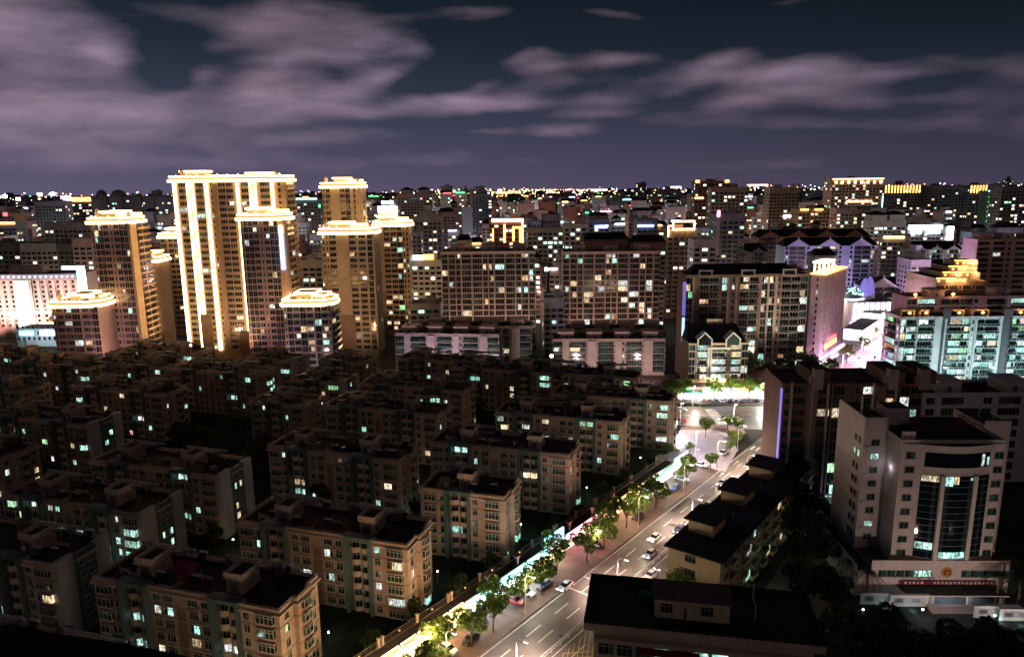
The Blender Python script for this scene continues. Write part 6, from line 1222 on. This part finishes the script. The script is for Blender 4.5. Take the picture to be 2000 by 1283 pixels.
# ------------------------------------------------------------------ the city beyond
CITY = []
def city_building(pxl, pxr, py, Y, wall, label, style='flat', pal='far', d=None, name='city_building', group='distant city buildings', rot=None, lights=(), pane='pane', band=True, prob=1.0):
    rot = uni(-.25, .25) if rot is None else rot; d = d or uni(12, 18)
    loc, w, zt = front(pxl, pxr, py, Y, d, rot); zt = max(zt, 9)
    t = thing(name, label, 'building', (loc[0], loc[1], 0), rot, group); m = MB(); hw, hd = w / 2, d / 2
    m.box(-hw, hw, -hd, hd, 0, zt, wall, 'roof_dark'); m.ring(rect(-hw - .2, hw + .2, -hd - .2, hd + .2), rect(-hw + .2, hw - .2, -hd + .2, hd - .2), zt - .3, zt + .8, wall)
    fh = 3.1; nf = int((zt - 2) / fh); nb = max(3, int(w / 3.4)); cw = w / nb; side = 'r' if loc[0] < 0 else 'l'
    if band:
        kind = random.Random(int(pxl * 7 + py)).random()
        if kind < .6:
            for i in range(0, nb + 1, 1 if kind < .3 else 2): x = -hw + i * cw; m.box(max(x - .25, -hw), min(x + .25, hw), -hd - .45, -hd, 0, zt - .4, wall)
        if kind > .3:
            for i in range(1, nf + 1): m.box(-hw + .02, hw - .02, -hd - .35, -hd, i * fh - .25, i * fh + .3, wall)
    part('wall', m, t); wm = MB(); low = max(0, nf - 16)
    for i in range(low, nf):
        for j in range(nb):
            k = draw(PAL[pal]) if rnd() < prob else None
            if k is None and Y > 850: continue
            wm.add(win_mb(cw * uni(.5, .75) if k else cw * .7, 1.5, 'far', k, 'frame_grey', pane), 0, (-hw + (j + .5) * cw, -hd - .02, 1.2 + i * fh))
        for j in range(max(1, int(d / 4))):
            k = draw(PAL[pal]) if rnd() < prob * .6 else None
            if k is None and Y > 700: continue
            x = hw + .02 if side == 'r' else -hw - .02; wm.add(win_mb(1.6, 1.5, 'far', k, 'frame_grey', pane), pi / 2 if side == 'r' else -pi / 2, (x, -hd + (j + .5) * 4, 1.2 + i * fh))
    if wm.v: part('window', wm, t, kind='stuff')
    m = MB()
    if style == 'flat': x = uni(-hw * .5, hw * .3); m.box(x, x + min(6, w * .3), -2, 3, zt, zt + uni(2.4, 4), wall, 'roof_dark')
    elif style == 'step': m.box(-hw * .55, hw * .55, -hd * .7, hd * .7, zt, zt + 4, wall, 'roof_dark'); m.box(-hw * .25, hw * .25, -hd * .5, hd * .5, zt + 4, zt + 8.5, wall, 'roof_dark'); m.box(-hw * .3, hw * .3, -hd * .55, hd * .55, zt + 8.5, zt + 9.1, wall)
    elif style == 'hat':
        for x in ((-hw * .5, hw * .5) if w > 24 else (0,)): q = min(hw * .42, 6); m.box(x - q, x + q, -q, q, zt, zt + 5, wall); m.loft([[(x - q - 1.5, -q - 1.5, zt + 5), (x + q + 1.5, -q - 1.5, zt + 5), (x + q + 1.5, q + 1.5, zt + 5), (x - q - 1.5, q + 1.5, zt + 5)], [(x - .6, -.6, zt + 8), (x + .6, -.6, zt + 8), (x + .6, .6, zt + 8), (x - .6, .6, zt + 8)]], 'roof_red')
    elif style == 'dome': m.lathe(0, 0, [(min(hw, hd) * 1.1, zt), (min(hw, hd) * 1.08, zt + 3), (min(hw, hd) * .8, zt + 7), (min(hw, hd) * .3, zt + 9), (.2, zt + 9.4)], 'dark_grey', 14)
    elif style == 'gable': m.loft([[(-hw - .5, -hd - .5, zt), (hw + .5, -hd - .5, zt), (hw + .5, hd + .5, zt), (-hw - .5, hd + .5, zt)], [(-hw + 2, -.4, zt + 4.5), (hw - 2, -.4, zt + 4.5), (hw - 2, .4, zt + 4.5), (-hw + 2, .4, zt + 4.5)]], 'roof_dark')
    if m.v: part('roof_room' if style in ('flat', 'step') else 'roof', m, t)
    for (a, b, o, z0, z1, mat) in lights:              # lit outlines: fractions of the width, heights from the roof line
        m = MB(); m.box(-hw + 2 * hw * a, -hw + 2 * hw * b, -hd - .6 - o, -hd - .46 - o * 0, zt + z0, zt + z1, mat); part('light_strip', m, t)
    return t
def named_city():
    c = city_building
    c(955, 1022, 432, 520, 'red_brown', 'dark block with a big orange lit portal outline on its front', rot=0, lights=((.08, 1, .5, -.5, 1.6, 'led_gold'), (.42, .48, .5, -15, -2.2, 'led_orange'), (.68, .74, .5, -14, -5.2, 'led_orange'), (.68, .94, .5, -5.2, -3.8, 'led_orange'), (.88, .94, .5, -15, -5.2, 'led_orange'), (.95, 1, .5, -18, -.5, 'led_orange'), (.1, .13, .5, -14, -5, 'led_orange')))
    c(1304, 1362, 450, 470, 'tan', 'tan block carrying an orange outlined roof sign', rot=0, lights=((.15, .9, .5, 5.2, 6.2, 'led_gold'), (.15, .9, .5, .2, 1.2, 'led_gold'), (.15, .19, .5, 1.2, 5.2, 'led_gold'), (.86, .9, .5, 1.2, 5.2, 'led_gold'), (0, .03, .5, -4, 2.5, 'led_gold'), (0, .15, .5, 2.5, 3.2, 'led_gold')))
    c(1030, 1100, 448, 525, 'pale_grey', 'long white block with cyan windows right of the orange portal', rot=0, pal='teal', prob=.5); c(1102, 1146, 440, 520, 'white_wall', 'taller white end block next to the long white one', rot=0, pal='teal', prob=.45)
    c(808, 862, 425, 560, 'grey', 'grey stepped tower with pale vertical bars left of the brown slabs', 'step', rot=0, pal='far'); c(795, 822, 455, 545, 'grey', 'grey lower wing at the left of the stepped tower', rot=0)
    c(776, 844, 380, 820, 'rose', 'twin brown towers with hipped hats on the skyline right of the gold group', 'hat', rot=0, pal='busy', d=18)
    c(738, 776, 405, 720, 'pale_grey', 'white neon capped hotel block right of the slim gold tower', rot=0, lights=((0, 1, .5, -5, 1, 'led_white'), (.2, .8, .5, 3, 6, 'led_white'), (.88, 1, .5, -16, -5, 'led_cyan'), (0, .85, .5, -7.2, -6.4, 'led_orange'), (0, .85, .5, -10.2, -9.4, 'led_orange'), (0, .85, .5, -13.2, -12.4, 'led_orange')))
    c(804, 862, 510, 432, 'pale_grey', 'grey white residential block left of the left grid slab with a lit roof sign', rot=0, pal='busy', prob=.8, lights=((.05, .4, .3, 1, 3.6, 'shop_white'), (.4, .75, .3, 1, 4, 'led_orange')))
    c(800, 860, 596, 372, 'pale_grey', 'low white block between the amber tower and the left grid slab', rot=0, pal='dim'); c(1062, 1102, 585, 372, 'white_wall', 'small bluish white block in the gap between the grid slabs', rot=0, pal='dim')
    c(922, 960, 380, 800, 'dark_grey', 'dark tall block on the skyline above the left grid slab', 'step', rot=0); c(1358, 1426, 355, 720, 'red_brown', 'dark tall tower with orange roof corner lamps on the skyline', rot=0, pal='busy', lights=((0, .12, .4, -1, 1.5, 'led_orange'), (.85, .97, .4, -1, 1.5, 'led_orange'), (.0, .25, .4, -16, -14.8, 'spark_orange')))
    c(1390, 1462, 368, 640, 'tan', 'tan residential tower with balconies right of the dark tall tower', rot=0, pal='busy'); c(1400, 1456, 420, 480, 'blue_grey', 'blue grey block with a pink lamp on its left corner', rot=0, pal='dim', lights=((0, .1, .5, -1, 3, 'led_pink'), (0, .12, .3, -26, -3, 'pale_grey')))
    for i in range(1): t = c(1504, 1562, 368, 700, 'sand', 'cream tower with big roof letters, right part of the skyline', rot=0, pal='dim', lights=((.5, .95, .4, -27, -25, 'spark_white'),))
    m = MB()
    for i in range(2):
        for q in ((0, 1.4, 0, .8), (0, .4, 0, 5), (4, 1.4, 4.2, .8)): m.box(-5 + i * 5.5, -1.4 + i * 5.5, -3, -2.6, 34 + 30 + q[2], 35 + 30 + q[2], 'dark_grey')
        m.box(-5 + i * 5.5, -4.4 + i * 5.5, -3, -2.6, 62, 69, 'dark_grey'); m.box(-2 + i * 5.5, -1.4 + i * 5.5, -3, -2.6, 62, 69, 'dark_grey')
    zt = t.children[0].bound_box; top = max(v[2] for v in zt); 
    for i_, v in enumerate(m.v): m.v[i_] = (v[0], v[1], v[2] - 62 + top + .4)
    part('roof_letters', m, t)
    c(1626, 1726, 350, 790, 'tan', 'wide grand hotel tower with lit top floor, highest on the right skyline', rot=0, pal='busy', d=22, pane='curtain_wall', lights=((0, 1, .5, -.2, .7, 'spark_orange'),) + tuple((.05 + i * .125, .09 + i * .125, .4, -4.5, -2, 'spark_orange') for i in range(8)) + ((.3, .8, .4, -24, -22.5, 'spark_orange'), (1.0, 1.015, .5, -50, -18, 'led_cyan')))
    for a, b, lab, l0 in ((1728, 1800, 'dark slab with a row of upright orange roof bars right of the grand hotel', 12), (1895, 1930, 'dark slab end with orange roof bars and a cyan edge line', 6)):
        c(a, b, 364, 800, 'dark_grey', lab, rot=0, pal='far', pane='curtain_wall', lights=tuple(((i + .2) / l0, (i + .5) / l0, .5, -7, 1, 'led_orange') for i in range(l0)) + (((.88, .93, .5, -60, -12, 'led_cyan'),) if a > 1850 else ()))
    c(1802, 1893, 364, 805, 'dark_grey', 'dark residential row between the two orange barred slabs', 'flat', rot=0, pal='far'); c(1930, 1956, 374, 780, 'teal_grey', 'green glass block with a cyan roof line', rot=0, pal='none', pane='pane_green', lights=((0, 1, .5, 0, 1, 'led_cyan'),) + tuple((.05, .95, .4, -6 - i * 5, -5.6 - i * 5, 'led_green') for i in range(6)))
    c(1957, 2040, 366, 700, 'dark_grey', 'dark apartment tower at the right end of the skyline', rot=0, pal='busy'); c(1772, 1862, 445, 600, 'pale_grey', 'pale block with a blazing white lit roof front', rot=0, pal='busy', lights=((.02, .75, .5, -1, 2.4, 'led_white'), (.08, .3, .6, -5, -1.5, 'led_white'), (.42, .7, .6, -5, -1.5, 'led_white'), (.86, 1, .5, -10, 1, 'led_white')))
    c(1700, 1770, 432, 590, 'white_wall', 'white tall block left of the blazing white roof front', 'hat', rot=0, pal='busy'); c(1560, 1622, 410, 640, 'sand', 'orange lit low block below the cream lettered tower', rot=0, lights=((.05, .3, .5, -.5, 1, 'led_orange'), (.5, .75, .5, -.5, 1, 'led_orange')))
    for i, a in enumerate((1635, 1668, 1700, 1735)): c(a, a + 32, 408 + (i % 2) * 3, 620, 'tan' if i % 2 else 'rose', '%s warm balconied tower below the grand hotel, from the left' % ORD[i], rot=0, pal='busy')
    c(1140, 1230, 470, 450, 'red_brown', 'brown gabled block just behind the right grid slab', 'gable', rot=.1, pal='dim'); c(1232, 1300, 475, 445, 'red_brown', 'brown block with upturned roof behind the right grid slab', 'gable', rot=-.1, pal='dim')
    c(1150, 1190, 430, 560, 'blue_grey', 'blue lit block behind the brown gables', rot=0, pal='far', lights=((.3, .9, .4, -6, -4, 'led_blue'),)); c(1245, 1285, 430, 540, 'blue_grey', 'blue lit terrace block right behind the brown gables', rot=0, lights=((0, .8, .4, -5, -3.6, 'led_blue'),))
    c(1355, 1400, 470, 430, 'violet_white', 'violet white block with cyan floors left of the tall pinkish slab', rot=0, pal='teal', prob=.6)
    c(66, 126, 395, 760, 'grey', 'grey tower with dotted windows on the left skyline', rot=0, pal='busy', prob=.7); c(120, 178, 392, 820, 'dark_grey', 'dark block with an orange roof sign on the left skyline', rot=0, pal='busy', lights=((0, .35, .5, .5, 5, 'led_violet'), (.2, 1, .5, -1, 3.5, 'led_orange')))
    for i, (a, b) in enumerate(((180, 208), (212, 238), (240, 275), (277, 300), (302, 332))): c(a, b, 385, 980, 'dark_grey', '%s of the dark round topped towers left of the great gold slab' % ORD[i], 'dome' if i < 2 else 'flat', rot=0, pal='busy', prob=.6)
    c(85, 178, 437, 560, 'grey', 'long grey gridded slab behind the dark fronted tower', rot=0, pal='far', prob=.4); c(-20, 36, 476, 490, 'dark_grey', 'dark slab at the left edge above the hotel roof', rot=0, pal='busy', prob=.6); c(38, 110, 478, 485, 'grey', 'grey slab with pale frames above the hotel roof', rot=0, pal='far'); c(112, 145, 478, 485, 'dark_grey', 'dark slab next to the grey framed one above the hotel', rot=0, pal='far'); c(140, 178, 468, 480, 'rose', 'rose block with green lit windows left of the dark fronted tower', rot=0, pal='teal', prob=.5)
    c(566, 625, 390, 760, 'dark_grey', 'dark block with a cyan lit roof between the gold towers', rot=0, pal='far', lights=((.1, .9, .5, 0, 1.6, 'led_cyan'), (.95, 1, .5, -8, -5, 'led_green')))
    c(576, 628, 510, 430, 'pale_grey', 'grey block with green lit windows between the gold towers', rot=0, pal='teal', prob=.5); c(-20, 30, 436, 640, 'blue_grey', 'low hall with a long orange roof light at the left edge', rot=0, lights=((0, 1, .5, -1, 1, 'led_orange'), (.6, .75, .5, 6, 9, 'led_red')))
    for i, (px, py) in enumerate(((10, 384), (36, 389), (78, 380), (103, 379))):   # stadium floodlight masts
        Y = 900; x, z = far(px, py, Y); t = thing('floodlight_mast', '%s stadium floodlight mast from the left edge' % ORD[i], 'floodlight mast', (x, Y, 0), 0, 'stadium floodlight masts'); m = MB(); m.tube([(0, 0, 0), (0, 0, z)], [.6, .35], 'metal'); part('mast', m, t); m = MB(); m.box(-2.6, 2.6, -.8, -.2, z - 1.6, z + 1.6, 'lamp_head'); part('lamp_head', m, t)
    x, z = far(1067, 526, 380); t = thing('floodlight_mast', 'blue white floodlight in the gap between the twin grid slabs', 'floodlight mast', (x, 380, 0)); m = MB(); m.tube([(0, 0, 0), (0, 0, z)], [.3, .2], 'metal'); part('mast', m, t); m = MB(); m.box(-.9, .9, -.5, -.2, z - .8, z + .8, 'lamp_head'); part('lamp_head', m, t); lamp(t, (0, -1.5, z), 1500, COOL)
    x, z = far(1077, 695, 318); t = thing('floodlight_mast', 'blue white lamp at the corner of the right low pink slab', 'floodlight mast', (x, 318, 0)); m = MB(); m.tube([(0, 0, 0), (0, 0, z)], [.25, .15], 'metal'); part('mast', m, t); m = MB(); m.box(-.6, .6, -.4, -.1, z - .5, z + .5, 'lamp_head'); part('lamp_head', m, t); lamp(t, (0, -1.2, z), 700, COOL)
named_city()
def bulk_city():
    r = random.Random(23); walls = [('grey', 'grey'), ('dark_grey', 'dark'), ('rose', 'rose coloured'), ('tan', 'tan'), ('pale_grey', 'pale grey'), ('blue_grey', 'blue grey'), ('red_brown', 'brown'), ('violet_white', 'lilac white')]
    zones = [(-60, 'behind the pink hotel'), (335, 'behind the great gold slab'), (570, 'between and behind the gold towers'), (805, 'behind the left grid slab'), (1060, 'behind the right grid slab'), (1310, 'above the tall pinkish slab'), (1530, 'above the violet gabled row'), (1760, 'above the teal slab')]
    rows = [(455, 505, 545), (520, 470, 505), (590, 450, 485), (670, 432, 466), (770, 412, 445), (880, 402, 428), (1020, 394, 416), (1200, 386, 404), (1450, 380, 394), (1800, 376, 386)]
    occ = list(OCC); count = {}
    for Y, ya, yb in rows:
        x = -60
        while x < 2060:
            wpx = r.uniform(24, 58) * F / 1430 * 520 / Y ** .85 / 520 ** .15; x1 = x + wpx; tilt = -(x - 1000) * .0105
            py = r.uniform(ya, yb) + tilt
            if r.random() < .07: py -= 22
            samples = [(x + wpx * a, py + q) for a in (.08, .36, .64, .92) for q in (1, 14)]
            hid = sum(any(l <= sx <= rr and sy >= ty + 2 and Yo < Y + 5 for l, rr, ty, Yo in occ) for sx, sy in samples); clash = any(abs(Yo - Y) < 34 and l < x1 and rr > x for l, rr, ty, Yo in OCC[:])
            if hid < 7 and not clash:
                wl, wn = r.choice(walls); zn = [z for z in zones if z[0] <= x][-1][1]; st = r.choice(['flat', 'flat', 'step', 'hat', 'gable', 'flat']); dist = 'near' if Y < 600 else 'distant' if Y < 900 else 'farthest'
                stn = {'flat': 'flat roofed', 'step': 'step topped', 'hat': 'hip hatted', 'gable': 'gabled'}[st]; key = (wn, stn, dist, zn); count[key] = count.get(key, 0) + 1
                nth = ORD[count[key] - 1]
                lit_c = r.random(); li = ()
                if lit_c < .2: li = ((r.uniform(0, .3), r.uniform(.5, 1), .3, -.6, .8, r.choice(['led_orange', 'spark_orange', 'spark_pink', 'spark_cyan', 'led_blue', 'led_white', 'led_green', 'led_red'])),)
                city_building(x, x1, py, Y, wl, '%s %s %s block %s, %s from left' % (dist, wn, stn, zn, nth), st, r.choice(['far', 'far', 'dim', 'busy']), lights=li, prob=r.uniform(.5, 1.1)); occ.append((x, x1, py, Y))
            x = x1 + r.uniform(1, 16) * 600 / Y
bulk_city()
def added_city_lamps():  # added lamps, strewn between far buildings to lift the ambient light
    r = random.Random(5); kk = {}
    for Y, n, pw in ((452, 12, 12000), (545, 12, 20000), (630, 12, 26000), (720, 12, 32000), (830, 12, 42000), (960, 10, 55000), (1150, 9, 80000)):
        for i in range(n):
            px = -40 + (i + r.uniform(.15, .85)) * 2080 / n; x = (px - 1000) / F * Y * 1.0
            if any(l < px < rr and abs(Yo - Y) < 16 for l, rr, ty, Yo in OCC): Y_ = Y - 14
            else: Y_ = Y
            c = r.choice([(1, .66, .42), (1, .72, .6), (1, .6, .5), (.75, .88, 1), (.8, .75, 1), (1, .78, .55)])
            zn = 'left of the gold towers' if px < 330 else 'behind the gold towers' if px < 800 else 'behind the grid slabs' if px < 1310 else 'on the right skyline'
            t = street_lamp((x, Y_), r.uniform(0, 6), '%s added tall lamp %s, counted row by row outwards' % (ORD[kk.setdefault(zn, 0)], zn), 1, c, 0, 'added lamps in the distant streets', 2.2)
            o = [q for q in t.children if q.type == 'LIGHT'][0]; o.data.type = 'POINT'; o.data.energy = pw; o.data.shadow_soft_size = .6; kk[zn] += 1
added_city_lamps()
def horizon_lights():
    r = random.Random(77); m = MB(); g = MB()
    for i in range(900):                                 # the far town: low blocks in the dark
        Y = r.uniform(1500, 5400); x = r.uniform(-.85, .85) * Y; h = r.uniform(8, 26) * (1 if r.random() < .93 else 2); w = r.uniform(12, 50)
        g.box(x, x + w, Y, Y + 18, 0, h, r.choice(['dark_grey', 'grey', 'red_brown', 'blue_grey']))
    setting('distant_town', g, 'stuff')
    def spark(x, Y, z, s, mat): m.box(x - s, x + s, Y, Y + s, z - s * .7, z + s * .7, mat)
    cols = ['spark_orange'] * 6 + ['spark_white'] * 3 + ['spark_pink'] * 2 + ['spark_cyan'] * 1
    for i in range(1500):
        Y = r.uniform(1100, 5500); x = r.uniform(-.8, .8) * Y; spark(x, Y, r.uniform(6, 30), Y * r.choice((r.uniform(.0002, .0006), r.uniform(.0003, .0009))), r.choice(cols + ['led_blue', 'spark_cyan', 'led_green']))
    for i in range(420):                                 # the denser bright band in the middle and right of centre
        px = r.gauss(1060, 110) if i < 300 else r.gauss(1480, 90); Y = r.uniform(1700, 3600); x, z = far(px, r.uniform(370, 386), Y); spark(x, Y, max(z, 6), Y * r.uniform(.0003, .0009), r.choice(['spark_orange'] * 6 + ['spark_pink', 'spark_white']))
    for i in range(26): x, z = far(1048 + i * 5.2, 371.5 - i * .05, 3200); spark(x, 3200, z, 1.3, 'spark_orange')
    for a, b, y, Y, mat in ((960, 1012, 377, 2000, 'led_orange'), (1145, 1186, 372, 2400, 'spark_white'), (1016, 1046, 384, 1900, 'led_orange'), (962, 990, 384, 1900, 'led_orange'), (1460, 1500, 362, 2600, 'spark_orange'), (1065, 1078, 386, 1800, 'led_pink'), (1310, 1330, 366, 2600, 'spark_white')):
        (xa, z), (xb, _) = far(a, y, Y), far(b, y, Y); m.box(xa, xb, Y, Y + 2, z - 2.2, z + 2.2, mat)
    setting('distant_city_lights', m, 'stuff')
horizon_lights()
print('objects', len(bpy.data.objects), 'dup labels', [k for k, v in USED.items() if v > 1][:20])
